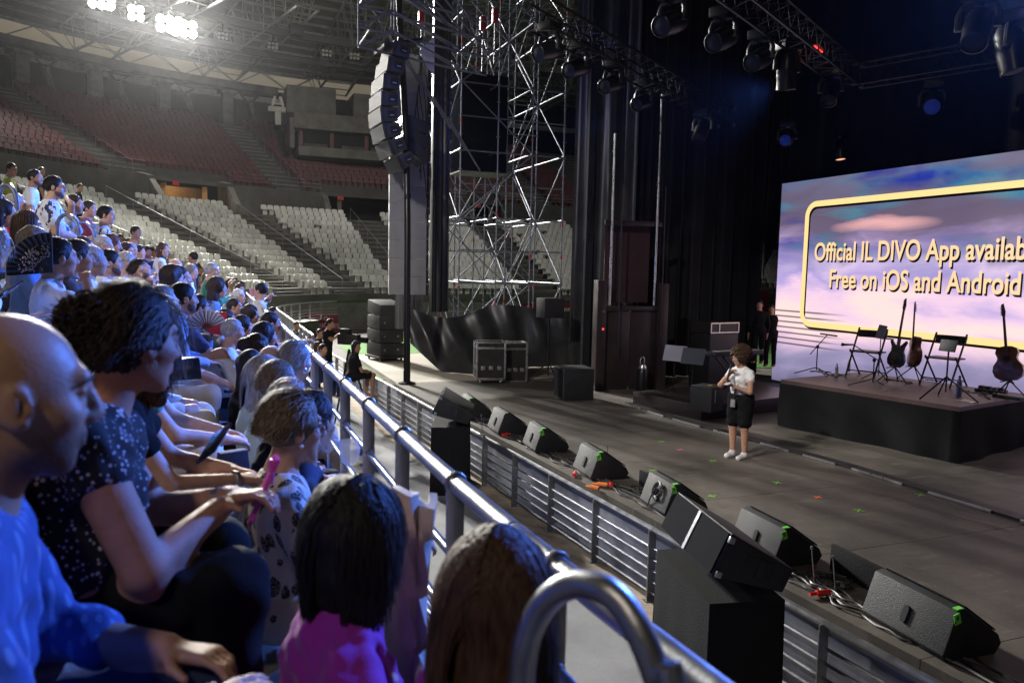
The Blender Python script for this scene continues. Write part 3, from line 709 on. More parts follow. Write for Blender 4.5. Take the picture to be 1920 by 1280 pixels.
# ---- black drapes round the stage
def drape(name, p0, p1, z0, z1, folds, amp, label, mat=M_cloth, edge=None, nu=None):
    """hanging cloth between two plan points; edge(v)-> start shift fraction"""
    p0, p1 = Vector((*p0, 0)), Vector((*p1, 0)); d = p1-p0; n = Vector((-d.y, d.x, 0)).normalized(); nu = nu or folds*6
    sd = RNG.random()*9
    def fn(u, v):
        e0, e1 = edge(v) if edge else (0, 1); uu = e0+(e1-e0)*u
        w = math.sin(uu*folds*2*math.pi+sd+.7*math.sin(uu*13+sd))*amp*(.55+.45*(1-v)) + math.sin(uu*folds*.61*2*math.pi+2*sd)*amp*.6
        return d*uu + n*w + Vector((0, 0, z0+(z1-z0)*v))
    t = MB(); t.grid(nu, 10, fn); o = t.obj(name, mat, smooth=True, thick=.012); o.location = p0; return tag(o, label, 'curtain')
M_drape = pm('stage_velour', (.009, .009, .011), .85, 0, 2, .4, .25, 40, spec=.25, sheen=.1)
def eb(v): return (.02*(1-v)+.0*v if v > .3 else -.015, 1.0)
c0 = P(1093, 700, Y=18.5); c1 = P(1413, 700, Y=18.5)
drape('side_curtain', (c0.x, 18.5), (c1.x, 18.3), SZ+.01, 13.2, 17, .1, 'tall black pleated curtain closing the far side of the stage', M_drape, eb)
g0 = P(1412, 570, Y=18.4); g1 = P(1458, 425, Y=18.4)
t = MB(); zt = 13.2
def flap(u, v):
    x = c1.x+(g1.x+1.6-c1.x)*u; zb = g0.z+(g1.z-g0.z)*min(1.25, max(0, (x-g0.x)/(g1.x-g0.x)))
    return Vector((x-c1.x, .1*math.sin(u*30)*(1-v), zb+(zt-zb)*v))
t.grid(16, 8, flap); o = t.obj('gathered_curtain', M_drape, smooth=True, thick=.012); o.location = (c1.x, 18.3, 0); tag(o, 'black curtain swept aside to leave a narrow gap beside the screen', 'curtain')
drape('backdrop_curtain', (15.6, 18.2), (15.6, -6), SZ, 13.2, 22, .1, 'black backdrop curtain behind and above the video wall', M_drape)
drape('tower_curtain', (c0.x-.25, 18.9), (c0.x+.9, 17.6), SZ, 13.0, 5, .12, 'narrow shiny black drape hanging at the edge of the scaffold', M_tarp)
t = MB(); t.box((11.3, 6.5, 13.3), (9.4, 25, .12)); o = t.obj('stage_roof', M_drape); tag(o, 'black cloth roof covering the stage from above', 'roof')
# low tarpaulin along the far side of the stage
ta = P(768, 600, Y=21.3); tb = P(1088, 600, Y=21.0)
def tarp(u, v):
    x = ta.x+(tb.x-ta.x)*u; y = 21.3-.3*u
    top = P(768+320*u, 577+(13*math.sin(min(1, u*2.2)*math.pi) if u < .45 else 0)+6*math.sin(u*9), Y=21.2).z
    bot = SZ+.02+max(0, .14-u)*9.*.6
    z = bot+(top-bot)*v
    q = y - 1.4*(1-v)**1.5*max(0, 1-abs(u-.28)*3.2)*.9
    f = .09*math.sin(u*38+3.2*v)*(.4+.6*math.sin(v*2.6)) + .05*math.sin(u*17-5*v) - .12*math.sin(v*math.pi)*abs(math.sin(u*7.5))
    return Vector((x, q+f, z))
t = MB(); t.grid(110, 26, tarp); o = t.obj('tarpaulin', M_tarp, smooth=True, thick=.006); tag(o, 'shiny black tarpaulin slung in deep folds below the scaffold tower', 'tarpaulin')
# ---- drum riser with folk set
RQ = [P(1464, 711, Z=1.8), P(1800, 763, Z=1.8), P(1925, 737, Z=1.8)]
f0, f1 = RQ[0], RQ[1]; bl = P(1594, 691, Z=1.8); dd = (bl-f0).normalized(); dep = (bl-f0).length
fd = (f1-f0); n_ = Vector((-fd.y, fd.x, 0)).normalized(); n_ = n_ if n_.x > 0 else -n_
b0, b1 = f0+n_*2.6, f1+n_*2.6
rs = empty('riser', (f0+f1+b0+b1)/4-Vector((0, 0, .9)), 0, 'black draped riser with a brown top carrying the guitars and folding chairs', 'riser')
O = rs.location
t = MB(); q = [p-O for p in (f0, f1, b1, b0)]; t.add([v-Vector((0, 0, .08)) for v in q]+q, [(0, 1, 2, 3), (7, 6, 5, 4), (0, 4, 5, 1), (1, 5, 6, 2), (2, 6, 7, 3), (3, 7, 4, 0)])
t.obj('top', pm('riser_top', (.085, .05, .045), .5, 0, 1.6, .35, .1, 12), rs)
t = MB(); loop = [f0, f1, b1]
def sk(u, v):
    L1 = (f1-f0).length; L2 = (b1-f1).length; s_ = u*(L1+L2)
    p = f0.lerp(f1, s_/L1) if s_ < L1 else f1.lerp(b1, (s_-L1)/L2); out = -n_ if s_ < L1 else (f1-f0).normalized()
    w = .02+.035*math.sin(s_*5.2+1.5*v)*(1-v)+.03*math.sin(s_*2.1+4*v)*(1-v) + .05*max(0, 1-abs(s_-L1)*3)*(1-v)
    z = v*.83
    return p-O+out*w+Vector((0, 0, z-.9+.89*0))+Vector((0, 0, .0))
t.grid(90, 10, lambda u, v: sk(u, v)+Vector((0, 0, 0))); o = t.obj('skirt', M_cloth, rs, smooth=True)
for ch in rs.children:
    if ch.name.startswith('skirt'): ch.location.z = 0
# tape crosses
CR_ = [(1223, 882, 0), (1335, 930, 0), (1337, 864, 0), (1457, 905, 0), (1533, 932, 1), (1610, 957, 0), (1725, 928, 0), (1480, 991, 2), (1275, 843, 2), (1240, 828, 0)]
tc_ = [pm('tape_green', (.18, .5, .05), .6), pm('tape_orange', (.85, .16, .05), .6), pm('tape_pink', (.8, .2, .25), .6)]
nm_ = ['green', 'orange', 'pink']
wh_ = ['near the coiled cable wedge', 'in front of the coiled cable wedge', 'just left of the presenter\'s shoes', 'right of the presenter\'s feet towards the front', 'the only orange one', 'largest, right of the orange one', 'beside the cable track', 'behind the wedge by the grille speaker', 'small one farthest back', 'small one farthest back beside a pink one']
for (x, y, k), w in zip(CR_, wh_):
    p = P(x, y, Z=SZ); a = RNG.uniform(-.3, .3); t = MB()
    t.box((0, 0, .003), (.15, .019, .002), a+.35); t.box((0, 0, .0055), (.13, .019, .002), a+1.92)
    o = t.obj('tape_cross', tc_[k]); o.location = p; tag(o, nm_[k]+' tape cross on the stage floor, '+w, 'tape mark', 'tape crosses on the stage floor')
# ================================================================ STAGE GEAR
M_grille = pm('speaker_grille', (.009, .0095, .014), .9, 0, 120, .5, .6, 260, spec=.08)
M_wedge = pm('wedge_paint', (.013, .0135, .0155), .62, 0, 7, .35, .3, 130, spec=.35)
worn(M_wedge, 5.) if False else None
M_green = pm('green_label', (.13, .55, .06), .5)
M_ink = pm('label_ink', (.01, .03, .01), .6)
# ---- wedge monitors along the stage edge
def wedge(p, rz, w, label, coil=False):
    c = empty('wedge_monitor', p, rz, label, 'monitor', 'wedge monitors along the stage edge')
    Mx = Matrix(((1, 0, 0, 0), (0, 0, 1, 0), (0, 1, 0, 0), (0, 0, 0, 1)))
    prof = [(.0, .0), (-.03, .05), (.09, .39), (.17, .405), (.52, .16), (.56, .08), (.5, 0)]
    t = MB(); t.prism(prof, w, Mx, -w/2); t.obj('cabinet', M_wedge, c, bevel=.012)
    t = MB(); a = Vector((.185, 0, .405)); b = Vector((.51, 0, .18)); n = Vector((b.z-a.z, 0, -(b.x-a.x))).normalized()*-1
    t.box((a+b)/2+n*.004, ((b-a).length, w-.05, .012), Euler((0, math.atan2(a.z-b.z, b.x-a.x), 0))); t.obj('grille', M_grille, c)
    d = Vector((.12, 0, .34)).normalized(); ctr = Vector((.015, 0, .2)); rot = Matrix((Vector((0, 1, 0)), d, Vector((-d.z, 0, d.x)))).transposed().to_4x4()
    t = MB(); t.prism([(.028*math.cos(q)*1.0, .028*math.sin(q)+(.045 if math.sin(q) > 0 else -.045)) for q in [i*math.pi/8 for i in range(16)]], .012, Matrix.Translation(ctr) @ rot, -.002); t.obj('handle_recess', M_dark, c)
    t = MB(); t.prism([(-.02, -.07), (.02, -.07), (.02, .07), (-.02, .07)], .004, Matrix.Translation((.1, -w/2+.06, .345)) @ Matrix(((1, 0, 0, 0), (0, 1, 0, 0), (0, 0, 1, 0), (0, 0, 0, 1))).inverted(), .0)
    g = MB(); g.box((.085, -w/2-.002, .335), (.06, .008, .085), Euler((0, R_(-16), 0))); g.box((.12, -w/2+.03, .403), (.06, .045, .008), Euler((0, -.1, 0))); lo = g.obj('label_tape', M_green, c)
    k = MB()
    for q in (-.018, .006, .02): k.box((.075+q*.6, -w/2-.0075, .33+q), (.03, .003, .01), Euler((0, R_(60), 0)))
    k.obj('label_mark', M_ink, lo)
    if coil:
        t = MB(); pts = []
        for i in range(90):
            a_ = i*.42; r_ = .085+.02*math.sin(i*.9); h = .02+.0006*i
            pts.append(ctr+d*(r_*1.1*math.sin(a_)+.05)+Vector((0, r_*math.cos(a_)-.05, 0))+Vector((-d.z, 0, d.x))*(.02+.012*math.sin(i*1.3)))
        pts += [ctr+Vector((-.05, .03, -.05)), ctr+Vector((-.06, .08, -.16)), ctr+Vector((-.12, .12, -.195))]
        t.tube(pts, .008, 5); o = t.obj('coiled_cable', M_rubber, smooth=True); o.location = p; o.rotation_euler = (0, 0, rz); tag(o, 'black cable coiled over the back of a wedge monitor', 'cable')
    return c
WD = [((5.18, 4.42, SZ), -.06, .84, 'nearest and largest wedge monitor at the lower right, with a green label'),
      ((5.2, 6.3, SZ), -.06, .74, 'wedge monitor half hidden behind the grille speaker box'),
      ((5.02, 7.95, SZ), -.08, .66, 'wedge monitor with a black cable coil on its back'),
      ((4.9, 9.65, SZ), -.06, .66, 'wedge monitor in the middle beside orange connectors'),
      ((4.78, 11.35, SZ), -.08, .66, 'wedge monitor beside the red cable plug'),
      ((4.66, 12.75, SZ), -.05, .66, 'wedge monitor without a label on its corner, second farthest'),
      ((4.55, 14.35, SZ), -.1, .66, 'farthest wedge monitor, next to the far draped speaker')]
for i, (p, r, w, l) in enumerate(WD):
    c = wedge(Vector(p), r, w, l, i == 2)
    if i == 5:
        for ch in list(c.children):
            if ch.name.startswith('label_tape'):
                for g2 in list(ch.children): bpy.data.objects.remove(g2)
                bpy.data.objects.remove(ch)
# black lip boards between the wedges (cable trough cover)
def lip(p, q, label, h=.3):
    p, q = Vector(p), Vector(q); d = q-p; c = MB(); an = math.atan2(d.y, d.x)
    c.box((0, 0, h/2+.002), (d.length, .05, h), an); o = c.obj('trough_cover', M_cloth, bevel=.01); o.location = (p+q)/2; tag(o, label, 'cover', 'black covers between the wedges')
lip((5.72, 5.75, SZ), (5.66, 4.95, SZ), 'black cover board between the two nearest wedges', .26)
lip((5.42, 8.95, SZ), (5.5, 8.35, SZ), 'black cover board between the middle and coiled cable wedges', .22)
lip((5.18, 12.3, SZ), (5.28, 11.75, SZ), 'black cover board between the second and third farthest wedges', .22)
# ---- cables on the stage edge
def cable(pts, r, label, mat=M_rubber, wig=.05, n=12, z=SZ):
    P_ = []
    for a, b in zip(pts, pts[1:]):
        for i in range(n):
            u = i/n; P_.append((a[0]+(b[0]-a[0])*u+RNG.uniform(-wig, wig), a[1]+(b[1]-a[1])*u+RNG.uniform(-wig, wig), z+r+RNG.random()*r*2))
    P_.append((*pts[-1], z+r)); o0 = Vector(P_[0])
    S = []
    for i in range(len(P_)-1):
        p0, p1, p2, p3 = [Vector(P_[max(0, min(len(P_)-1, j))]) for j in (i-1, i, i+1, i+2)]
        for k in range(3):
            u = k/3; S.append(.5*((2*p1)+(p2-p0)*u+(2*p0-5*p1+4*p2-p3)*u*u+(3*p1-p0-3*p2+p3)*u**3)-o0)
    t = MB(); t.tube(S, r, 5); o = t.obj('cable', mat, smooth=True); o.location = o0; return tag(o, label, 'cable', 'cables on the stage edge')
M_greyc = pm('grey_cable', (.075, .075, .075), .5)
for i in range(5):
    cable([(railx(y)+.32+.05*i, y) for y in (14.6, 12, 9.5, 7.0)], .011, 'loose cable running along the stage edge behind the balustrade', M_rubber if i % 2 else M_greyc, .06)
for i in range(4):
    cable([(railx(y)+.3+.07*i, y) for y in (7.0, 5.6, 4.2, 2.0)], .011, 'loose cable along the near stage edge by the nearest wedge', M_rubber if i % 2 else M_greyc, .05)
for (x, y), nn in (((5.45, 5.5), 7), ((5.3, 8.7), 6), ((5.1, 10.3), 5), ((5.05, 12.0), 4)):
    for i in range(nn):
        a0 = RNG.random()*6.28; r_ = RNG.uniform(.08, .2)
        cable([(x+r_*math.cos(a0+k*1.1)+RNG.uniform(-.05, .05), y+1.3*r_*math.sin(a0+k*1.1)+RNG.uniform(-.05, .05)) for k in range(7)], .008, 'tangled thin cable in the heap between the wedges', M_rubber if i % 3 else M_greyc, .025, 4)
M_redp = pm('red_plug', (.75, .03, .03), .4); M_orp = pm('orange_plug', (.9, .25, .04), .4)
for x, y, mt, lb_ in ((948, 818, M_redp, 'red cable plug on the stage edge by the third farthest wedge'), (1078, 892, M_redp, 'red cable plug beside the middle wedge'), (1113, 918, M_orp, 'orange upright connector left of the red reel'), (1128, 912, M_orp, 'orange connector lying beside the red reel'), (1145, 912, M_redp, 'red connector block between the middle and coiled wedges'), (1540, 1118, M_redp, 'small red connector in the cable heap by the nearest wedge')):
    p = P(x, y, Z=SZ); t = MB(); a_ = RNG.random()*3; d = Vector((math.cos(a_), math.sin(a_), 0)); t.bar(-d*.08+Vector((0, 0, .035)), d*.05+Vector((0, 0, .035)), .03, 8); t.bar(d*.05+Vector((0, 0, .035)), d*.12+Vector((0, 0, .03)), .016, 8)
    o = t.obj('cable_plug', mt, smooth=True); o.location = p; tag(o, lb_, 'plug')
for x, y, lb_ in ((1527, 1050, 'slim short antenna rod behind the black trough, left one'), (1567, 1070, 'slim short antenna rod behind the black trough, right one'), (905, 815, 'thin rod by the second farthest wedge'), (1142, 880, 'thin rod right of the middle wedge')):
    p = P(x, y+45 if y > 1000 else y, Z=SZ); t = MB(); t.bar((0, 0, 0), (-.02, .04, .34), .006, 6); t.bar((-.02, .04, .33), (-.021, .042, .36), .012, 8); t.lathe([(0, 0), (.05, 0), (.05, .012), (0, .014)], 10); o = t.obj('antenna_rod', M_galv); o.location = p; tag(o, lb_, 'antenna')
# ---- front fill speakers on draped stands between the rails
def front_fill(base, w, d, h, rz, l1, l2, grille=True):
    b = empty('draped_stand', base, rz, l1, 'speaker stand')
    t = MB()
    def sk(u, v):
        s_ = u*4; k = int(s_) % 4; f = s_-int(s_) if u < 1 else 0
        cs_ = [(-d/2, w/2), (-d/2, -w/2), (d/2, -w/2), (d/2, w/2)]; a, q = cs_[k], cs_[(k+1) % 4]
        x, y = a[0]+(q[0]-a[0])*f, a[1]+(q[1]-a[1])*f; fl = 1+.06*(1-v)+.02*math.sin(u*70)*(1-v)
        return Vector((x*fl, y*fl, h*v))
    t.grid(80, 6, sk); t.add([(-d/2, -w/2, h), (d/2, -w/2, h), (d/2, w/2, h), (-d/2, w/2, h)], [(0, 1, 2, 3)]); t.obj('drape', M_cloth, b, smooth=True)
    c = empty('fill_speaker', Vector(base)+Vector((0, 0, h+.05)), rz, l2, 'loudspeaker')
    # cabinet: tall grille face towards the audience, narrow rear
    tilt = R_(20); W_ = w*.96
    prof = [(-.33, .05), (-.30, .41), (.30, .30), (.28, .10)]
    Mx = Matrix.Rotation(tilt, 4, 'Y') @ Matrix(((1, 0, 0, 0), (0, 0, 1, 0), (0, 1, 0, 0), (0, 0, 0, 1)))
    lift = Matrix.Translation((0, 0, .0))
    t = MB(); t.prism(prof, W_, lift @ Mx, -W_/2); t.obj('cabinet', M_wedge, c, bevel=.008)
    Rt = Matrix.Rotation(tilt, 4, 'Y')
    g = MB(); g.box(Rt @ Vector((-.322, 0, .23)), (.018, W_-.04, .34), (Rt @ Matrix.Rotation(R_(5), 4, 'Y')).to_3x3()); g.obj('grille', M_grille, c)
    g = MB(); g.box(Rt @ Vector((-.333, 0, .23)), (.012, .045, .345), (Rt @ Matrix.Rotation(R_(5), 4, 'Y')).to_3x3()); g.obj('centre_bar', M_galv, c)
    g = MB(); g.box(Rt @ Vector((.02, -W_/2-.004, .22)), (.24, .012, .15), Rt.to_3x3()); hh = g.obj('handle_recess', M_dark, c, bevel=.02)
    g = MB(); g.box(Rt @ Vector((.03, -W_/2-.014, .22)), (.07, .02, .15), Rt.to_3x3()); g.obj('handle', M_wedge, hh, bevel=.008)
    for z in (.08, .36):
        g = MB(); g.box(Rt @ Vector((-.29, -W_/2-.012, z)), (.05, .03, .05), Rt.to_3x3()); g.obj('rigging_tab', M_galv, c, bevel=.006)
front_fill((3.92, 5.2, 0), 1.15, .62, 1.3, R_(-12), 'tall stand draped in black cloth under the near grille speaker', 'black speaker box with fine grille and side handle on the near draped stand')
front_fill((3.82, 12.6, 0), 1.0, .62, 1.16, R_(-20), 'black draped stand at the far end of the balustrade', 'black speaker box with side handle on the far draped stand')
# ---- flight cases
def flight_case(p, rz, w, d, h, label, wheels=True):
    c = empty('flight_case', p, rz, label, 'flight case', 'flight cases'); z0 = .13 if wheels else .005
    t = MB(); t.box((0, 0, z0+h*.42), (d-.02, w-.02, h*.84-.01)); t.obj('body', M_case, c)
    t = MB(); t.box((0, 0, z0+h*.92), (d-.02, w-.02, h*.16-.01)); t.obj('lid', M_case, c)
    e = MB(); r = .022
    for z in (z0, z0+h*.84, z0+h*.86, z0+h):
        for y in (-1, 1): e.box((0, y*w/2, z), (d, r*2, r*1.6))
        for x in (-1, 1): e.box((x*d/2, 0, z), (r*2, w, r*1.6))
    for x in (-1, 1):
        for y in (-1, 1): e.box((x*d/2, y*w/2, z0+h/2), (r*2.3, r*2.3, h))
    e.obj('edging', M_alu, c, bevel=.004)
    for x, y, an in ((-d/2-.008, -.2*w, 0), (-d/2-.008, .25*w, 0), (.0, -w/2-.008, 1), (-.28*d, -w/2-.008, 1), (.3*d, -w/2-.008, 1)):
        l = MB(); z = z0+(h*.85 if abs(y) < w/2 and x > -d/2 and x == 0. else h*.3)
        l.box((x, y, z), (.02, .11, .1) if not an else (.11, .02, .1)); l.obj('latch', M_alu, c, bevel=.006)
    if wheels:
        for x in (-1, 1):
            for y in (-1, 1):
                l = MB(); l.bar((x*d*.36-.02, y*w*.36, .055), (x*d*.36+.02, y*w*.36, .055), .052, 12); l.box((x*d*.36, y*w*.36, .115), (.07, .08, .025)); l.obj('caster', M_alu, c, bevel=.003)
flight_case(Vector((6.62, 18.55, SZ)), R_(-12), .62, .72, .92, 'wheeled black flight case with bright aluminium edges')
flight_case(Vector((7.36, 18.75, SZ)), R_(-8), .5, .6, 1.0, 'narrower black flight case without wheels, right of the wheeled one', False)
# ---- sub box, tripod speaker
c = empty('sub_speaker', (7.68, 15.75, SZ), R_(-6), 'square worn black subwoofer box standing alone by the lift tower', 'loudspeaker')
t = MB(); t.box((0, 0, .365), (.72, .72, .72)); t.obj('cabinet', M_wedge, c, bevel=.015); t = MB(); t.box((-.365, 0, .38), (.016, .6, .62)); t.obj('grille', M_grille, c)
for y in (-.25,): t = MB(); t.box((-.2, -.363, .42), (.07, .012, .14)); t.obj('handle_recess', M_dark, c, bevel=.01)
tp_ = P(1027, 722, Z=SZ); c = empty('tripod_speaker', tp_, R_(10), 'small black speaker on a tall tripod stand in front of the tarpaulin', 'loudspeaker')
t = MB(); t.bar((0, 0, .25), (0, 0, 1.75), .02, 8); t.obj('pole', M_blackm, c)
for k in range(3):
    a_ = k*2.094+.5; t = MB(); t.bar((0, 0, .62), (.55*math.cos(a_), .55*math.sin(a_), .02), .016, 6); t.bar((0, 0, .3), (.3*math.cos(a_), .3*math.sin(a_), .29), .01, 5); t.obj('leg', M_blackm, c)
t = MB(); t.prism([(-.28, -.2), (.28, -.25), (.28, .25), (-.28, .2)], .5, None, 1.72); t.obj('cabinet', M_black, c, bevel=.02)
# ---- speaker stack at the far left of the pale boards
sp_ = P(722, 674, Z=SZ); c = empty('speaker_stack', sp_, R_(12), 'big black wrapped speaker stack on a wheeled dolly at the far left', 'loudspeaker')
t = MB(); t.box((0, 0, .12), (.9, 1.1, .07)); t.obj('dolly', M_black, c, bevel=.01)
for i in range(3):
    t = MB(); t.box((0, 0, .36+.42*i), (.8, 1.02-.03*(i % 2), .4), R_(2-2*i)); t.obj('cabinet', M_black, c, bevel=.02)
    for y in (-.25, .2):
        q = MB(); q.box((y, -.52, .36+.42*i), (.05, .02, .05)); q.obj('clasp', M_galv, c)
t = MB(); t.prism([(-.4, -.5), (.4, -.5), (.4, .5), (-.4, .5)], .4, Matrix.Translation((0, 0, 1.42)) @ Matrix.Rotation(R_(8), 4, 'X')); t.obj('top_cabinet', M_black, c, bevel=.03)
for x, y in ((-.35, -.45), (.35, -.45), (-.35, .45), (.35, .45)):
    t = MB(); t.bar((x-.02, y, .05), (x+.02, y, .05), .05, 10); t.obj('caster', M_blackm, c)
# ---- black pole
p = Vector((4.5, 18.75, SZ)); t = MB(); t.tube([(0, 0, 0), (0, .1, 4), (0.02, .4, 6.2), (.02, .9, 8), (0.02, 1.9, 12)], .085, 12); t.lathe([(0, 0), (.22, 0), (.22, .03), (.09, .06), (.09, .35), (.075, .36)], 12)
for z in (2.1, 4.6): t.lathe([(.075, z), (.092, z), (.092, z+.1), (.075, z+.1)], 12, Matrix.Translation((0, .05 if z < 3 else .12, 0)))
o = t.obj('black_pole', pm('pole_paint', (.012, .012, .014), .3, .2), smooth=True); o.location = p; tag(o, 'tall slim black pole rising from the stage past the grey screen', 'pole')
# ---- side LED panel seen from behind, cable drape
c = empty('side_screen', (4.5, 21, 3.05), R_(3), 'tall grey switched off side screen behind the black pole', 'screen')
M_mesh = pm('led_mesh', (.33, .33, .33), .6, .1, 3, .08, .4, 300)
for i in range(13):
    t = MB(); t.box((.53, 0, .25+.5*i), (1.06, .09, .492)); t.obj('led_module', M_mesh, c, bevel=.004)
t = MB(); t.box((1.1, .05, 3.2), (.07, .12, 6.4)); t.obj('frame', M_black, c)
for z in np.arange(.3, 6.2, .42): t = MB(); t.box((1.11, -.03, float(z)), (.05, .05, .05)); t.obj('latch', M_galv, c)
for k in range(7):
    t = MB(); t.tube([(.55+.07*math.sin(j*.8+k), -.08-.02*k, 6.9-j*.35+.1*math.sin(j+k)) for j in range(9+k)], .012, 5); o = t.obj('hanging_cable', M_rubber, smooth=True); o.location = c.location + Vector((.2+.05*k, 0, 0)); tag(o, 'black loop of cable hanging over the grey side screen', 'cable', 'cables hanging by the side screen')
drape('cable_curtain', (5.72, 21.15), (6.4, 21.6), 2.55, 12.0, 4, .07, 'narrow black pleated curtain right of the grey side screen', M_tarp)
drape('legs_curtain', (5.0, 22.2), (5.9, 22.6), 2.0, 3.6, 8, .05, 'grey pleated cloth strip showing below the side screen', pm('grey_cloth', (.12, .12, .13), .6))
# ---- hung line array
LAX, LAY = 4.02, 19.3
la = empty('line_array', (LAX, LAY, 9.2), R_(4), 'curved column of hung black speaker boxes lit white along one side', 'line array')
pts = [P(x, y, Y=LAY) for x, y in ((749, 106), (739, 134), (731, 164), (727, 194), (726, 222), (731, 249), (741, 276), (757, 301))]
for i, q in enumerate(pts):
    pv = R_((12, 8, 4, 0, -6, -13, -21, -29)[i]); h = .37; M0 = Matrix.Translation(q-la.location) @ Matrix.Rotation(pv, 4, 'Y')
    Mx = M0 @ Matrix(((1, 0, 0, 0), (0, 0, 1, 0), (0, 1, 0, 0), (0, 0, 0, 1)))
    t = MB(); t.prism([(-.3, -h/2+.003), (-.3, h/2-.003), (.1, h/2-.035), (.1, -h/2+.035)], 1.15, Mx, -.575); o = t.obj('speaker_box', pm('array_paint', (.03, .03, .032), .42, 0, 5, .3), la, bevel=.01)
    g = MB(); g.box(M0 @ Vector((-.312, 0, 0)), (.022, 1.12, h-.03), M0.to_3x3()); g.obj('grille', pm('array_grille', (.035, .035, .037), .8, 0, 60, .25, .4, 200, spec=.15), o)
    g = MB(); g.box(M0 @ Vector((-.06, -.577, 0)), (.18, .012, .17), M0.to_3x3()); g.obj('handle_recess', M_dark, o)
    g = MB(); g.box(M0 @ Vector((-.05, -.585, -.02)), (.1, .014, .03), M0.to_3x3()); g.obj('handle', M_galv, o)
    g = MB(); g.box(M0 @ Vector((-.27, -.583, 0)), (.03, .02, h-.05), M0.to_3x3()); g.obj('rigging', M_blackm, o)
t = MB(); q = P(728, 92, Y=LAY)-la.location
t.box(q+Vector((.25, 0, .1)), (1.0, .9, .06), Euler((0, R_(-16), 0)))
for y in (-.3, .3): t.bar(q+Vector((.2, y, .1)), q+Vector((.3, y, 2.2)), .012, 5)
for k in range(16): t.lathe([(.0, -.02), (.03, 0), (0, .02)], 6, Matrix.Translation(q+Vector((.05, -.2, .25+.06*k))))
t.obj('flying_frame', M_blackm, la)
# rear column of speaker boxes partly lit, right of the pole
c = empty('rear_array', P(772, 260, Y=19.9), R_(0), 'lower end of a second speaker column right of the black pole', 'line array')
for i in range(3):
    t = MB(); t.box((.02*i, 0, .3-.33*i), (.7, .9, .31), Euler((0, R_(14+9*i), 0))); t.obj('speaker_box', M_black, c, bevel=.015)
# second hung block, wrapped in black scrim
c = empty('hung_subwoofers', (7.72, 23.0, 6.75), 0, 'large black wrapped block hung inside the scaffold tower', 'loudspeaker')
t = MB(); t.box((0, 0, 1.45), (1.5, 1.0, 2.9)); t.obj('wrap', pm('scrim', (.008, .009, .013), 1., 0, 2, .3, spec=0), c, bevel=.03)
t = MB(); t.box((0, 0, -.02), (1.56, 1.06, .04)); t.obj('base_frame', M_conc, c)
for x in (-.5, .5): t = MB(); t.bar((x, 0, 2.9), (0, 0, 4.4), .02, 6); t.obj('sling', M_galv, c)
# ---- scaffold tower
sc = empty('scaffold_tower', (8.4, 23.4, SZ), 0, 'tall scaffold tower of steel tubes behind the stage with red couplers', 'scaffold')
XS = [6.75, 7.9, 9.0, 10.05]; YS = [21.75, 23.9, 26.0]; ZS = [1.45+1.93*i for i in range(7)]
M_scaf = pm('scaffold_tube', (.2, .21, .25), .5, .6, 4, .15)
def sc_bar(nm, a, b, r=.022, mt=None):
    t = MB(); t.bar(Vector(a)-sc.location, Vector(b)-sc.location, r, 8); return t.obj(nm, mt or M_scaf, sc, smooth=True)
for zi in range(6):
    for y, dy in ((YS[1], -.06), (YS[2], .06)):
        for bi in range(3):
            a_, b_ = (ZS[zi], ZS[zi+1]) if (zi+bi) % 2 else (ZS[zi+1], ZS[zi]); sc_bar('brace', (XS[bi], y+dy, a_), (XS[bi+1], y+dy, b_), .02)
for z in ZS[1:]:
    for y in YS[:2]: sc_bar('guard_tube', (XS[0], y, z-.95), (XS[-1], y, z-.95), .019)
t = MB(); t.box((0, 0, 0), (1.1, 2.1, .05)); o = t.obj('platform', M_concd, sc); o.location = Vector((8.45, 24.95, ZS[3]+.06))-sc.location
for x in XS:
    for y in YS:
        sc_bar('standard', (x, y, SZ-.9+.0), (x, y, 14), .023)
        t = MB()
        for k in range(24):
            z = .9+.5*k+.3; t.lathe([(.024, z-.01), (.058, z-.004), (.058, z+.004), (.024, z+.01)], 8, Matrix.Translation(Vector((x, y, 0))-Vector((sc.location.x, sc.location.y, sc.location.z))))
        tag(t.obj('rosettes', M_scaf, sc), kind='stuff')
for zi, z in enumerate(ZS):
    for y in YS:
        for a, b in zip(XS, XS[1:]): sc_bar('ledger', (a, y, z), (b, y, z), .022)
    for x in XS:
        for a, b in zip(YS, YS[1:]): sc_bar('transom', (x, a, z+.03), (x, b, z+.03), .022)
for zi in range(6):
    z0, z1 = ZS[zi], ZS[zi+1]
    sc_bar('brace', (XS[0], YS[0]-.05, z1), (XS[2], YS[0]-.05, z0), .022) if zi % 2 else sc_bar('brace', (XS[0], YS[0]-.05, z0), (XS[2], YS[0]-.05, z1), .022)
    sc_bar('brace', (XS[0], YS[1]+.05, z1), (XS[2], YS[1]+.05, z0), .022)
    sc_bar('brace', (XS[1], YS[2]-.05, z0), (XS[3], YS[2]-.05, z1), .022)
    for x, q in ((XS[2]+.05, zi % 2), (XS[3]+.05, (zi+1) % 2), (XS[0]-.05, zi % 2)):
        sc_bar('brace', (x, YS[0], z1 if q else z0), (x, YS[1], z0 if q else z1), .022)
        sc_bar('brace', (x, YS[1], z0 if q else z1), (x, YS[2], z1 if q else z0), .022)
for k in range(30):
    x = XS[k % 4]; y = YS[(k//4) % 3]; z = 2+RNG.random()*10; t = MB(); t.lathe([(.024, -.06), (.036, -.06), (.036, .06), (.024, .06)], 8, Matrix.Translation(Vector((x, y, z))-sc.location)); t.obj('coupler', M_red, sc)
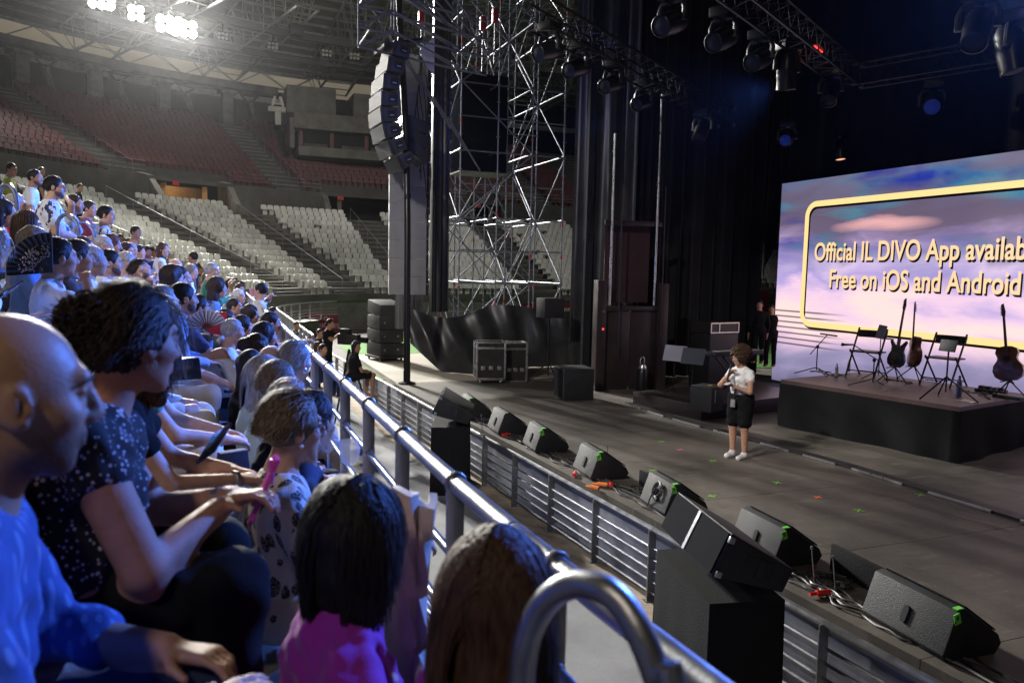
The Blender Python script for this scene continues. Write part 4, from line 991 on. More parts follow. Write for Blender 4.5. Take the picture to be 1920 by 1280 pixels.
# cantilever outrigger carrying the line array
ot = empty('outrigger', (4.4, 19.6, 9.6), R_(0), 'scaffold outrigger frame at the top carrying the curved speaker column', 'scaffold')
def ob(nm, a, b, r=.025): t = MB(); t.bar(Vector(a)-ot.location, Vector(b)-ot.location, r, 8); t.obj(nm, M_scaf, ot, smooth=True)
for y in (18.6, 20.2):
    x0 = P(672, 40, Y=y).x; zs = [P(672, 88, Y=y).z, P(672, 50, Y=y).z, P(672, 12, Y=y).z, P(672, -25, Y=y).z]
    ob('upright', (x0, y, zs[0]), (x0, y, zs[3]+.6)); ob('upright', (x0+.85, y, zs[1]), (x0+.85, y, zs[3]+.6))
    for z in zs: ob('chord', (x0, y, z), (6.75, y+1.0, z-.05))
    for i in range(3): ob('diagonal', (x0, y, zs[i]), (x0+.85, y, zs[i+1]+.02)); ob('diagonal', (x0+.85, y, zs[i+1]), (x0+2.6, y+.6, zs[i]))
for z in (zs[0], zs[2]): ob('cross_tube', (x0, 18.6, z), (x0, 20.2, z))
for i in range(6):
    a_ = P(800+30*i, 20+22*i, Y=20.4); b_ = P(700+30*i, -60+10*i, Y=18.9); ob('long_brace', a_, b_, .026)
    ob('long_brace', P(760+28*i, 120+40*i, Y=20.8), P(700+28*i, 20+40*i, Y=20.2), .024)
for x, y in ((928//1, 30), (790, 35), (905, 45)):
    p = P(x, y, Y=21.0); c = empty('chain_hoist', p, 0, 'red chain hoist hanging in the scaffold top, ' + {928: 'rightmost', 790: 'leftmost', 905: 'middle'}[x], 'hoist', 'chain hoists'); t = MB(); t.box((0, 0, 0), (.16, .16, .38)); t.obj('motor', M_red, c, bevel=.03)
    t = MB(); t.bar((0, 0, -.2), (0, 0, -1.3), .012, 5); t.bar((0, 0, .2), (0, 0, .8), .012, 5); t.obj('chain', M_galv, c)
p = P(775, 110, Y=20.3); t = MB(); t.prism([(0, 0), (.42, .45), (.42, -.55), (.25, -.42), (.1, -.15)], .02, Matrix(((1, 0, 0, 0), (0, 0, 1, 0), (0, 1, 0, 0), (0, 0, 0, 1)))); o = t.obj('lit_screen_patch', M_whitec); o.location = p+Vector((.15, 0, .2)); tag(o, 'white sheet standing for the lit top of the grey side screen by the pole', 'panel')  # white sheet puts the sharply lit top of the side screen into colour
# ---- lift tower (black stage tower with chrome slide tubes)
lt = empty('lift_tower', (9.6, 16.6, SZ), R_(-6), 'black stage lift tower with upright chrome tubes in front of the curtain', 'tower')
M_lift = pm('lift_paint', (.03, .02, .022), .35, .1, 2, .3)
for x in (-.82, .82):
    t = MB(); t.box((x, 0, 1.35 if x < 0 else 1.3), (.24, .3, 2.7)); t.obj('column', M_lift, lt, bevel=.015)
    t = MB(); t.bar((x*.72, -.05, 2.1), (x*.72, -.05, 6.2 if x < 0 else 7.2), .032, 10); t.obj('slide_tube', M_alu, lt, smooth=True)
    t = MB(); t.bar((x*1.0-.1 if x > 0 else x*.5, -.2, .9), (x*1.0-.1 if x > 0 else x*.5, -.2, 5.0), .02, 8); t.obj('guide_tube', M_blackm, lt, smooth=True)
t = MB(); t.box((0, .02, 2.02), (1.4, .16, .12)); t.obj('crossbeam', M_lift, lt, bevel=.01)
t = MB(); t.box((0, .02, 4.1), (1.5, .1, .12)); t.obj('upper_beam', M_lift, lt, bevel=.01)
for x in (-.35, .35): t = MB(); t.box((x, .06, .98), (.68, .1, 1.94)); t.obj('panel', M_lift, lt, bevel=.01)
t = MB(); t.box((0, .35, 3.1), (1.2, .02, 1.9)); t.obj('back_cloth', pm('wine_cloth', (.028, .009, .012), .8, 0, 2, .4), lt)
for x, z, mt in ((-.78, 1.95, M_alu), (-.78, 1.52, emat('led_red', (1, .05, .02), 3))): t = MB(); t.bar((x, -.155, z), (x, -.162, z), .025, 10); t.obj('control_dial', mt, lt)
# gas cylinder, black case, keyboard set
c = empty('gas_cylinder', P(1203, 735, Z=SZ), 0, 'dark gas cylinder with a shiny metal valve guard by the lift tower', 'cylinder')
t = MB(); t.lathe([(0, 0), (.12, 0), (.13, .03), (.13, .5), (.1, .6), (.04, .66), (0, .66)], 16); t.obj('tank', M_blackm, c, smooth=True)
t = MB(); t.lathe([(.105, .58), (.11, .6), (.07, .68), (.05, .66)], 14); t.tube([(.06*math.cos(a), .02, .76+.1*math.sin(a)) for a in np.linspace(-.6, 3.74, 12)], .014, 6); t.obj('valve_guard', M_alu, c, smooth=True)
k0 = P(1180, 757, Z=SZ)
kb = empty('keyboard_platform', (10.55, 14.0, SZ), R_(12), 'low black platform carrying the keyboard behind the presenter', 'platform')
t = MB(); t.box((0, 0, .15), (3.6, 2.0, .3)); t.obj('platform', M_lift, kb, bevel=.01)
M_key = pm('key_white', (.6, .6, .6), .4)
kz = SZ+.3
kp = P(1325, 745, Z=kz)
k = empty('keyboard', Vector((10.9, 14.2, kz)), R_(8), 'long black stage keyboard on a crossed leg stand', 'keyboard')
t = MB(); t.box((0, 0, .86), (1.5, .36, .1)); t.obj('case', M_black, k, bevel=.01); t = MB(); t.box((0, -.06, .914), (1.3, .16, .012)); t.obj('keys', M_key, k)
for y in (-.14, .14): t = MB(); t.bar((-.45, y, .02), (.45, y, .8), .018, 6); t.bar((.45, y+.03, .02), (-.45, y+.03, .8), .018, 6); t.obj('leg', M_blackm, k)
for i, (x, y) in enumerate(((1262, 668), (1296, 676))):
    q = P(x, y+75, Z=kz); c = empty('music_stand', q, R_(30), ['music stand with pale sheets left of the keyboard', 'wire music stand beside the keyboard, the right one'][i], 'music stand', 'music stands by the keyboard')
    t = MB(); t.bar((0, 0, .1), (0, 0, .8), .01, 6); t.obj('pole', M_blackm, c)
    for a_ in (0, 2.1, 4.2): t = MB(); t.bar((0, 0, .2), (.25*math.cos(a_), .25*math.sin(a_), .01), .008, 5); t.obj('leg', M_blackm, c)
    t = MB(); t.box((0, 0, .92), (.02, .5, .34), Euler((0, R_(20), 0))); t.obj('desk', pm('music_desk', (.05, .055, .07), .5) if i else pm('sheet_paper', (.4, .38, .45), .8), c)
c = empty('stage_amplifier', P(1330, 770, Z=kz)+Vector((0, .1, 0)), R_(25), 'black monitor amplifier with strap handle on the keyboard platform', 'amplifier')
t = MB(); t.box((0, 0, .24), (.46, .46, .48)); t.obj('cabinet', M_wedge, c, bevel=.02); t = MB(); t.box((-.1, -.235, .3), (.03, .01, .24)); t.obj('strap_handle', M_galv, c); t = MB(); t.box((.02, -.05, .483), (.12, .04, .006)); t.obj('label_tape', pm('tape_yellow', (.7, .6, .05), .6), c)
c = empty('rack_box', (12.1, 16.6, SZ), R_(10), 'black rack with a bright edged lid behind the keyboard', 'flight case')
t = MB(); t.box((0, 0, .7), (1.0, .7, 1.4)); t.obj('body', M_black, c, bevel=.01); t = MB(); t.box((0, 0, 1.55), (1.0, .7, .26)); t.obj('lid', M_case, c); t = MB()
for z in (1.43, 1.67): t.box((0, -.355, z), (1.0, .02, .03))
for x in (-.49, -.2, .49): t.box((x, -.357, 1.55), (.03, .02, .26))
t.obj('edging', M_alu, c)
# ================================================================ OVERHEAD RIG
M_truss = pm('truss_black', (.022, .02, .021), .35, .6, 4, .2)
M_mh = pm('moving_head_shell', (.011, .0105, .011), .35, .1, 5, .2)
M_mhl = pm('moving_head_lens', (.01, .011, .015), .5, 0, spec=.3)
def truss(p, q, label, w=.42):
    p, q = Vector(p), Vector(q); d = (q-p); L = d.length; d.normalize(); s_ = Vector((-d.y, d.x, 0)).normalized()*w/2; u = Vector((0, 0, w/2))
    c = empty('lighting_truss', p, 0, label, 'truss', 'black lighting trusses above the stage'); t = MB()
    cs_ = [s_+u, s_-u, -s_-u, -s_+u]
    for o in cs_: t.bar(o, d*L+o, .025, 8)
    t.obj('chords', M_truss, c, smooth=True)
    t = MB(); n = int(L/.5)
    for i in range(n):
        a, b = d*(L*i/n), d*(L*(i+1)/n); m_ = d*(L*(i+.5)/n)
        for k in range(4): o1, o2 = cs_[k], cs_[(k+1) % 4]; t.bar(a+o1, m_+o2, .01, 5); t.bar(m_+o2, b+o1, .01, 5)
    t.obj('lacing', M_truss, c)
    t = MB()
    for o in cs_: t.lathe([(0, -.03), (.04, -.03), (.04, .05), (0, .05)], 8, Matrix.Translation(d*L+o))
    t.obj('end_plates', M_alu, c)
TA0, TA1 = P(1400, -12, Z=8), P(1596, 145, Z=8)
dA = (TA1-TA0); truss(TA0-dA*.35, TA1, 'black truss with red pilot lamps ending above the middle of the stage')
TC1 = P(1990, 78, Z=8); truss(TA1+(TC1-TA1)*.03, TC1, 'black truss crossing to the upper right corner')
TB0, TB1 = P(1015, 30, Z=8), P(1362, 222, Z=8); truss(TB0, TB1, 'dim black truss running from the scaffold towards the middle of the stage')
t0 = P(1905, 60, Z=8.0)
def moving_head(p, aim, label, lens=None, sc_=1., up=1):
    """p = clamp point; aim = direction of the beam"""
    c = empty('moving_head', p, 0, label, 'stage light', 'moving head stage lights'); a = Vector(aim).normalized(); s = sc_*.86
    side = a.cross(Vector((0, 0, 1))); side = side.normalized() if side.length > .2 else Vector((1, 0, 0)); fw = Vector((0, 0, 1)).cross(side)
    R3 = Matrix((side, fw, Vector((0, 0, 1)))).transposed()
    t = MB(); t.box((0, 0, -.1*s*up), (.36*s, .32*s, .16*s), R3); t.obj('base', M_mh, c, bevel=.02)
    t = MB(); h = Vector((0, 0, -.5*s*up))
    for k in (-1, 1): t.tube([Vector((0, 0, -.2*s*up))+side*k*.06*s, Vector((0, 0, -.22*s*up))+side*k*.18*s, Vector((0, 0, -.32*s*up))+side*k*.225*s, h+side*k*.22*s], [.035*s, .045*s, .045*s, .05*s], 8)
    t.obj('yoke', M_galv if lens is None and RNG.random() < .0 else pm('yoke_paint', (.03, .03, .032), .35, .3), c, smooth=True)
    M0 = Matrix.Translation(h) @ rotm(a).to_4x4()
    t = MB(); t.lathe([(0, -.33*s), (.1*s, -.32*s), (.16*s, -.22*s), (.175*s, 0), (.16*s, .2*s), (.165*s, .3*s), (.15*s, .31*s), (.14*s, .27*s)], 18, M0); hd = t.obj('head', M_mh, c, smooth=True)
    t = MB(); t.lathe([(.15*s, .285*s), (.08*s, .305*s), (0, .315*s)], 18, M0); t.obj('lens', lens or M_mhl, hd, smooth=True)
    return c
M_blens = emat('blue_lens', (.03, .1, 1), .07); M_wl = emat('warm_lens', (1, .45, .3), 1.2)
MH = [((1358, 12), (-.85, -.35, -.42), 'stage light tilted left on the middle truss, leftmost of that truss', None, 1.15),
      ((1428, 55), (-.85, -.35, -.42), 'stage light tilted left on the middle truss, second from the left', None, 1.15),
      ((1478, 76), (.1, .1, -1), 'stage light pointing straight down beside the red pilot lamps', None, 1.25),
      ((1560, 128), (-.5, -.4, -.8), 'stage light aimed down left at the end of the middle truss', None, 1.1),
      ((1262, -22), (-.85, -.35, -.4), 'stage light half cut off by the top edge, above the curtain', None, 1.15),
      ((1030, 42), (-.85, -.35, -.35), 'stage light over the scaffold, leftmost of the dim truss', None, 1.1),
      ((1085, 78), (-.85, -.35, -.35), 'stage light at the curtain edge, second on the dim truss', None, 1.1),
      ((1150, 112), (-.85, -.35, -.35), 'stage light with pale yoke, third on the dim truss', None, 1.1),
      ((1208, 150), (-.85, -.35, -.35), 'stage light with pale yoke, fourth on the dim truss', None, 1.1),
      ((1318, 205), (-.5, -.3, -.7), 'stage light near the end of the dim truss', None, 1.),
      ((1752, 150), (-.75, -.62, -.25), 'stage light with a blue lit front under the right truss', M_blens, 1.25),
      ((1478, 226), (-.75, -.62, -.25), 'small stage light with a blue lit front in the dark middle', M_blens, .95),
      ((1577, 250), (.0, -.15, -1), 'stage light with a warm glinting lens pointing down above the screen', M_wl, .9),
      ((1900, 20), (.1, -.2, -1), 'large stage light at the upper right corner', None, 1.4),
      ((1838, -20), (-.5, -.3, -.7), 'stage light cut by the top edge near the upper right corner', None, 1.3)]
for (x, y), aim, lb_, ln, s in MH:
    z = 8.0 if y < 200 else 7.2
    moving_head(P(x, y, Z=z), aim, lb_, ln, s)
c = empty('pilot_lamps', P(1528, 88, Z=8.1), 0, 'row of five red pilot lamps on the middle truss', 'lamp'); dn = (TA1-TA0).normalized()
for k in range(5): t = MB(); t.lathe([(0, -.02), (.018, -.01), (.022, .0), (.018, .01), (0, .02)], 8, Matrix.Translation(dn*(.09*k if k < 4 else .42))); t.obj('lamp', emat('pilot_red', (1, .03, .02), 6), c)
t = MB(); t.box(dn*.2+Vector((0, 0, .06)), (.6, .2, .1), math.atan2(dn.y, dn.x)); t.obj('housing', M_mh, c)
# ================================================================ INSTRUMENTS ON THE RISER
RZ = 1.8
def pr(x, y): return P(x, y, Z=RZ)
M_wood = pm('guitar_wood', (.16, .06, .022), .28, 0, 5, .35, coat=.4); M_woodd = pm('guitar_side', (.12, .045, .02), .3, 0, 5, .3, coat=.3); M_neck = pm('guitar_neck', (.09, .045, .025), .4, 0, 8, .3)
def tripod_legs(c, h, r, n=3, a0=.3, rad=.011):
    for k in range(n):
        a_ = a0+k*2*math.pi/n; t = MB(); t.bar((0, 0, h), (r*math.cos(a_), r*math.sin(a_), .012), rad, 6); t.obj('leg', M_blackm, c)
def mic_stand(p, h, boom0, boom1, label, mic=True):
    c = empty('mic_stand', p, 0, label, 'microphone stand', 'microphone stands on the riser'); tripod_legs(c, .16, .42)
    t = MB(); t.bar((0, 0, .1), (0, 0, h), .011, 8); t.obj('pole', M_blackm, c)
    b0, b1 = Vector(boom0)-p, Vector(boom1)-p; t = MB(); t.bar(b0, b1, .009, 8); t.lathe([(0, -.03), (.03, -.03), (.03, .03), (0, .03)], 8, Matrix.Translation((0, 0, h))); t.obj('boom', M_blackm, c)
    d = (b1-b0).normalized()
    if mic: t = MB(); t.bar(b1, b1+Vector((-.05, .17, -.015)), .014, 8, .022); t.lathe([(0, -.035), (.024, -.025), (.034, 0), (.024, .025), (0, .035)], 12, Matrix.Translation(b1+Vector((-.06, .2, -.015)))); t.obj('microphone', M_black, c, smooth=True)
    else: t = MB(); t.bar(b1+Vector((0, .2, .0)), b1+Vector((0, -.25, -.01)), .016, 8); t.obj('microphone', M_black, c, smooth=True)
a = pr(1530, 703); q = lambda x, y: P(x, y, Y=a.y)
mic_stand(a, q(1533, 650).z-RZ, P(1519, 664, Y=a.y+.1), P(1552, 627, Y=a.y-.15), 'tall thin microphone stand with horizontal boom at the left end of the riser', False)
a = pr(1636, 726); mic_stand(a, P(1636, 675, Y=a.y).z-RZ, P(1654, 680, Y=a.y-.1), P(1600, 646, Y=a.y+.25), 'microphone stand with a round headed microphone in front of the left folding chair')
def folding_chair(p, rz, label):
    c = empty('folding_chair', p, rz, label, 'chair', 'black folding chairs on the riser'); w = .56
    for s in (-1, 1):
        y = s*w/2
        t = MB(); t.bar((.34, y, 0), (-.16, y, .98), .02, 6); t.obj('leg', M_black, c); t = MB(); t.bar((-.3, y, 0), (.2, y, .55), .018, 6); t.obj('leg', M_black, c)
    t = MB(); t.box((.03, 0, .52), (.42, w, .03)); t.obj('seat', M_black, c, bevel=.008)
    t = MB(); t.grid(10, 3, lambda u, v: Vector((-.12-.05*math.sin(u*math.pi)-.05*v, (u-.5)*w, .8+.14*v))); t.obj('backrest', M_black, c, smooth=True, thick=.02)
    for x, z in ((.27, .14), (-.22, .09)): t = MB(); t.bar((x, -w/2, z), (x, w/2, z), .012, 6); t.obj('stretcher', M_black, c)
cp = [pr(1593, 707), pr(1614, 702), pr(1642, 712)]
folding_chair(pr(1618, 707)+Vector((.1, 0, 0)), R_(200), 'black folding chair on the riser behind the dark electric guitar')
folding_chair(pr(1762, 722)+Vector((.1, 0, 0)), R_(193), 'black folding chair on the riser behind the small music desk')
def guitar(p, tilt, rz, label, acoustic, scale=1.2):
    st = empty('guitar_stand', p, rz, 'black tripod guitar stand holding the '+label.split(',')[0], 'guitar stand', 'guitar stands'); tripod_legs(st, .3, .3, 3, .5, .012)
    t = MB(); t.bar((.02, 0, .25), (.1, 0, .85), .012, 6); t.bar((.05, 0, .3), (-.12, -.1, .27), .01, 6); t.bar((.05, 0, .3), (-.12, .1, .27), .01, 6); t.obj('pole', M_blackm, st)
    g = empty('guitar', p+Vector((0, 0, .29)), rz, label, 'guitar', 'guitars on the riser')
    M0 = Matrix.Rotation(tilt, 4, 'X') @ Matrix.Rotation(R_(8), 4, 'Y') @ Matrix(((0, 0, 1, 0), (1, 0, 0, 0), (0, 1, 0, 0), (0, 0, 0, 1)))
    s = scale
    if acoustic: half = [(0, 0), (.1, .01), (.17, .06), (.195, .14), (.18, .22), (.13, .29), (.12, .33), (.145, .4), (.13, .46), (.07, .49), (.03, .495)]; th = .1
    else: half = [(0, .01), (.08, .0), (.15, .05), (.17, .12), (.15, .2), (.115, .26), (.12, .33), (.16, .41), (.14, .44), (.09, .39), (.05, .35), (.03, .36)]; th = .045
    poly = [(x*s, y*s) for x, y in half]+[(-x*s, y*s) for x, y in half[::-1] if x > .01]
    t = MB(); t.prism(poly, th, M0, -th/2); b = t.obj('body', M_wood if acoustic else pm('guitar_dark', (.02, .016, .014), .25, coat=.4), g, bevel=.006)
    if acoustic:
        t = MB(); t.prism([(x*1.008, y*1.008-.002) for x, y in poly], th*.9, M0, -th/2+.002); t.obj('side', M_woodd, g)
        t = MB(); t.lathe([(0, 0), (.048, 0), (.052, .001)], 18, M0 @ Matrix.Translation((0, .32*s, -th/2-.002))); t.obj('sound_hole', M_dark, g)
    t = MB(); t.prism([(-.022, .36*s), (.022, .36*s), (.018, .92*s), (-.018, .92*s)], .02, M0, -th/2-.012); t.obj('neck', M_neck, g)
    t = MB(); t.prism([(-.02, .92*s), (.02, .92*s), (.035, .96*s), (.03, 1.1*s), (-.01, 1.12*s), (-.032, 1.0*s)], .014, M0, -th/2-.005)
    for k in range(6): t.bar(M0 @ Vector((.03, (.96+.022*k)*s, 0)), M0 @ Vector((.065, (.965+.022*k)*s, 0)), .006, 6)
    t.obj('headstock', M_neck, g)
    t = MB(); t.prism([(-.06, .13*s), (.06, .13*s), (.06, .15*s), (-.06, .15*s)], .01, M0, -th/2-.012); t.obj('bridge', M_neck, g)
    return g
guitar(pr(1676, 716), 0, R_(0), 'dark electric guitar standing upright, leftmost of the three', False)
guitar(pr(1712, 714), R_(-20), R_(-25), 'orange brown acoustic guitar leaning right, between the chairs', True)
guitar(pr(1890, 745), R_(-10), R_(20), 'brown acoustic guitar at the right edge of the photo', True, 1.2)
c = empty('tablet_stand', pr(1668, 712)+Vector((-.3, 0, 0)), 0, 'stand holding a pale tablet beside the electric guitar headstock', 'music stand'); tripod_legs(c, .2, .3)
p0 = c.location; zt_ = P(1666, 622, Y=p0.y).z-RZ
t = MB(); t.bar((0, 0, .1), (0, 0, zt_), .01, 6); t.obj('pole', M_blackm, c); t = MB(); t.box((0, 0, zt_), (.02, .2, .27), Euler((R_(6), R_(14), 0))); t.obj('tablet', pm('tablet_back', (.3, .28, .3), .4), c, bevel=.008); t = MB(); t.bar((0, -.3, zt_-.12), (0, .12, zt_-.12), .014, 6); t.obj('arm', M_blackm, c)
p0 = pr(1772, 748); c = empty('music_desk_stand', p0, R_(0), 'black tripod stand with a small dark desk in front of the right folding chair', 'music stand'); tripod_legs(c, .38, .5, 3, .9, .014); zt_ = P(1773, 648, Y=p0.y).z-RZ
t = MB(); t.bar((0, 0, .12), (0, 0, zt_), .014, 8); t.obj('pole', M_blackm, c); t = MB(); t.box((-.02, 0, zt_), (.03, .3, .2), Euler((0, R_(15), 0))); t.obj('desk', M_black, c, bevel=.008)
def bottle(x, y, h, mt, label, r=.034, z=RZ, cap=None):
    p = P(x, y, Z=z); c = empty('bottle', p, 0, label, 'bottle'); t = MB(); t.lathe([(0, 0), (r, .004), (r, h*.62), (r*.8, h*.75), (r*.38, h*.88), (r*.38, h*.93), (0, h*.93)], 14); t.obj('body', mt, c, smooth=True)
    t = MB(); t.lathe([(r*.45, h*.92), (r*.45, h), (0, h)], 12); t.obj('cap', cap or M_whitec, c)
M_pet = pm('clear_plastic', (.55, .55, .6), .1, spec=.8)
bottle(1568, 706, .27, M_pet, 'clear water bottle beside the leftmost microphone stand, the nearer one'); bottle(1591, 697, .27, M_pet, 'clear water bottle left of the left chair, farther back'); bottle(1797, 743, .36, pm('blue_bottle', (.06, .09, .2), .25), 'tall blue drinking bottle near the front edge of the riser', .045, RZ, M_black)
bottle(1352, 757, .3, pm('white_bottle', (.5, .5, .52), .35), 'pale plastic bottle on the floor behind the presenter', .045, SZ+.1)
p0 = pr(1815, 752); t = MB(); t.grid(6, 6, lambda u, v: Vector((u*.22-.1, v*.3-.15, .004+.006*math.sin(u*4+v*3)))); o = t.obj('paper_sheet', pm('white_paper', (.75, .74, .72), .8), thick=.002); o.location = p0; tag(o, 'white paper sheet lying on the riser beside the blue bottle', 'paper')
c = empty('pedal_board', pr(1858, 735), R_(20), 'effects pedal board with cables at the right of the riser', 'pedal board'); t = MB(); t.box((0, 0, .03), (.3, .45, .05)); t.obj('board', M_black, c, bevel=.006)
for k in range(4): t = MB(); t.box((0, -.16+.105*k, .08), (.12, .08, .05)); t.obj('pedal', [M_blackm, M_galv, M_blackm, M_redpl][k], c, bevel=.008)
t = MB(); t.box((0, 0, .03), (.12, .5, .055)); o = t.obj('floor_bar', M_black, bevel=.006); o.location = pr(1890, 747); tag(o, 'long black floor box at the riser edge by the right guitar', 'box')
for k in range(7):
    x, y = ((1545, 700), (1560, 702), (1690, 715), (1830, 738), (1840, 742), (1850, 735), (1735, 712))[k]; b_ = pr(x, y)
    cable([(b_.x+RNG.uniform(-.25, .25), b_.y+RNG.uniform(-.3, .3)) for _ in range(6)], .008, 'thin black cable lying on the riser top', M_rubber, .04, 5, RZ)
# ================================================================ PEOPLE
class SDF:
    def __init__(s, lo, hi, hx, hz=None, zfine=None, hf=None):
        def ax(a, b, h): return np.arange(a, b+h, h, dtype=np.float32)
        s.x = ax(lo[0], hi[0], hx); s.y = ax(lo[1], hi[1], hx)
        if zfine is None: s.z = ax(lo[2], hi[2], hz or hx)
        else: s.z = np.concatenate([ax(lo[2], zfine-(hz or hx), hz or hx), ax(zfine, hi[2], hf)])
        s.D = np.full((len(s.x), len(s.y), len(s.z)), .3, np.float32)
    def reg(s, lo, hi):
        sl = []
        for a, l, h in zip((s.x, s.y, s.z), lo, hi): sl.append(slice(max(0, int(np.searchsorted(a, l))-1), min(len(a), int(np.searchsorted(a, h))+1)))
        return tuple(sl)
    def pts(s, sl): return s.x[sl[0]][:, None, None], s.y[sl[1]][None, :, None], s.z[sl[2]][None, None, :]
    def comb(s, sl, d, k, op):
        A = s.D[sl]
        if A.size == 0: return
        if op == 'u':
            if k > 0: h = np.clip(.5+.5*(A-d)/k, 0, 1); s.D[sl] = A*(1-h)+d*h-k*h*(1-h)
            else: s.D[sl] = np.minimum(A, d)
        else:
            if k > 0: h = np.clip(.5-.5*(A+d)/k, 0, 1); s.D[sl] = A*(1-h)-d*h+k*h*(1-h)
            else: s.D[sl] = np.maximum(A, -d)
    def rc(s, a, b, r1, r2, k=.02, op='u', sq=None):
        a = np.asarray(a, np.float32); b = np.asarray(b, np.float32); m_ = max(r1, r2)+k+.035
        sl = s.reg(np.minimum(a, b)-m_, np.maximum(a, b)+m_); X, Y, Z = s.pts(sl); ba = b-a; L2 = float(ba@ba)+1e-9
        t = np.clip(((X-a[0])*ba[0]+(Y-a[1])*ba[1]+(Z-a[2])*ba[2])/L2, 0, 1)
        d = np.sqrt((X-a[0]-t*ba[0])**2+(Y-a[1]-t*ba[1])**2+(Z-a[2]-t*ba[2])**2)-(r1+(r2-r1)*t); s.comb(sl, d, k, op)
    def ell(s, c, r, R=None, k=.02, op='u'):
        c = np.asarray(c, np.float32); m_ = max(r)+k+.035; sl = s.reg(c-m_, c+m_); X, Y, Z = s.pts(sl); P_ = (X-c[0], Y-c[1], Z-c[2])
        if R is not None: R = np.asarray(R, np.float32); P_ = tuple(P_[0]*R[0, i]+P_[1]*R[1, i]+P_[2]*R[2, i] for i in range(3))
        k0 = np.sqrt(sum((p/q)**2 for p, q in zip(P_, r))); k1 = np.sqrt(sum((p/q**2)**2 for p, q in zip(P_, r)))
        s.comb(sl, k0*(k0-1)/np.maximum(k1, 1e-5), k, op)
    def plane(s, p, n, k=.0):
        """remove everything on the side n points to"""
        p = np.asarray(p, np.float32); n = np.asarray(n, np.float32); n = n/np.linalg.norm(n); sl = (slice(None),)*3; X, Y, Z = s.pts(sl)
        s.comb(sl, -((X-p[0])*n[0]+(Y-p[1])*n[1]+(Z-p[2])*n[2]), k, 's')
    def wob(s, amp, f, seed=0., sx=(1, 1, 1)):
        X, Y, Z = s.pts((slice(None),)*3); X, Y, Z = X*sx[0]*f, Y*sx[1]*f, Z*sx[2]*f
        s.D += amp*(np.sin(X+2.1*np.sin(.7*Z+seed)+seed)*np.sin(Y*1.1+1.7*np.sin(.8*X+seed*2))+.6*np.sin(Z*1.3+1.3*np.sin(Y+seed)+X*.7)).astype(np.float32)
    def mesh(s):
        D = s.D; B = D < 0
        if not B.any(): return None
        c = [B[:-1, :-1, :-1], B[1:, :-1, :-1], B[:-1, 1:, :-1], B[1:, 1:, :-1], B[:-1, :-1, 1:], B[1:, :-1, 1:], B[:-1, 1:, 1:], B[1:, 1:, 1:]]
        n = sum(q.astype(np.int8) for q in c); act = (n > 0) & (n < 8); I = np.argwhere(act); idx = np.full(act.shape, -1, np.int32); idx[act] = np.arange(len(I))
        off = np.array([(0, 0, 0), (1, 0, 0), (0, 1, 0), (1, 1, 0), (0, 0, 1), (1, 0, 1), (0, 1, 1), (1, 1, 1)])
        v8 = np.stack([D[I[:, 0]+o[0], I[:, 1]+o[1], I[:, 2]+o[2]] for o in off], 1); acc = np.zeros((len(I), 3)); cnt = np.zeros(len(I))
        for a, b in ((0, 1), (2, 3), (4, 5), (6, 7), (0, 2), (1, 3), (4, 6), (5, 7), (0, 4), (1, 5), (2, 6), (3, 7)):
            va, vb = v8[:, a], v8[:, b]; m_ = (va < 0) != (vb < 0); t = np.where(m_, va/np.where(m_, va-vb, 1), 0)[:, None]
            acc += np.where(m_[:, None], off[a]+(off[b]-off[a])*t, 0); cnt += m_
        g = I+acc/np.maximum(cnt, 1)[:, None]
        V = np.stack([np.interp(g[:, i], np.arange(len(a)), a) for i, a in enumerate((s.x, s.y, s.z))], 1); F = []
        for ax in range(3):
            sl0 = [slice(None)]*3; sl1 = [slice(None)]*3; sl0[ax] = slice(0, -1); sl1[ax] = slice(1, None); u, v = (ax+1) % 3, (ax+2) % 3
            for q in (u, v): sl0[q] = slice(1, -1); sl1[q] = slice(1, -1)
            b0, b1 = B[tuple(sl0)], B[tuple(sl1)]; E = np.argwhere(b0 != b1)
            if not len(E): continue
            fl = b0[tuple(E.T)]; E[:, u] += 1; E[:, v] += 1; du = np.zeros(3, int); dv = np.zeros(3, int); du[u] = 1; dv[v] = 1
            q = [idx[tuple((E-du-dv).T)], idx[tuple((E-dv).T)], idx[tuple(E.T)], idx[tuple((E-du).T)]]; Q = np.stack(q, 1); Q[~fl] = Q[~fl][:, ::-1]; F.append(Q)
        return V, np.concatenate(F)
def v3(*a): return np.array(a, np.float64)
def ik(S, W, l1, l2, pole):
    d = W-S; L = np.linalg.norm(d); u = d/max(L, 1e-6); L = min(L, .985*(l1+l2)); a = (l1*l1-l2*l2+L*L)/(2*L); h = math.sqrt(max(0, l1*l1-a*a)); p = pole-u*(pole@u); p /= np.linalg.norm(p)+1e-9
    return S+u*a+p*h, S+u*L
def rz3(a): c, s = math.cos(a), math.sin(a); return np.array([[c, -s, 0], [s, c, 0], [0, 0, 1]])
def ry3(a): c, s = math.cos(a), math.sin(a); return np.array([[c, 0, s], [0, 1, 0], [-s, 0, c]])
def rx3(a): c, s = math.cos(a), math.sin(a); return np.array([[1, 0, 0], [0, c, -s], [0, s, c]])
SKIN = [pm('skin_%s' % n, c, .56, 0, 26, .13, .22, 240, spec=.35, sss=.1) for n, c in (('light', (.56, .34, .25)), ('tan', (.47, .27, .18)), ('warm', (.41, .22, .14)), ('deep', (.3, .16, .1)))]
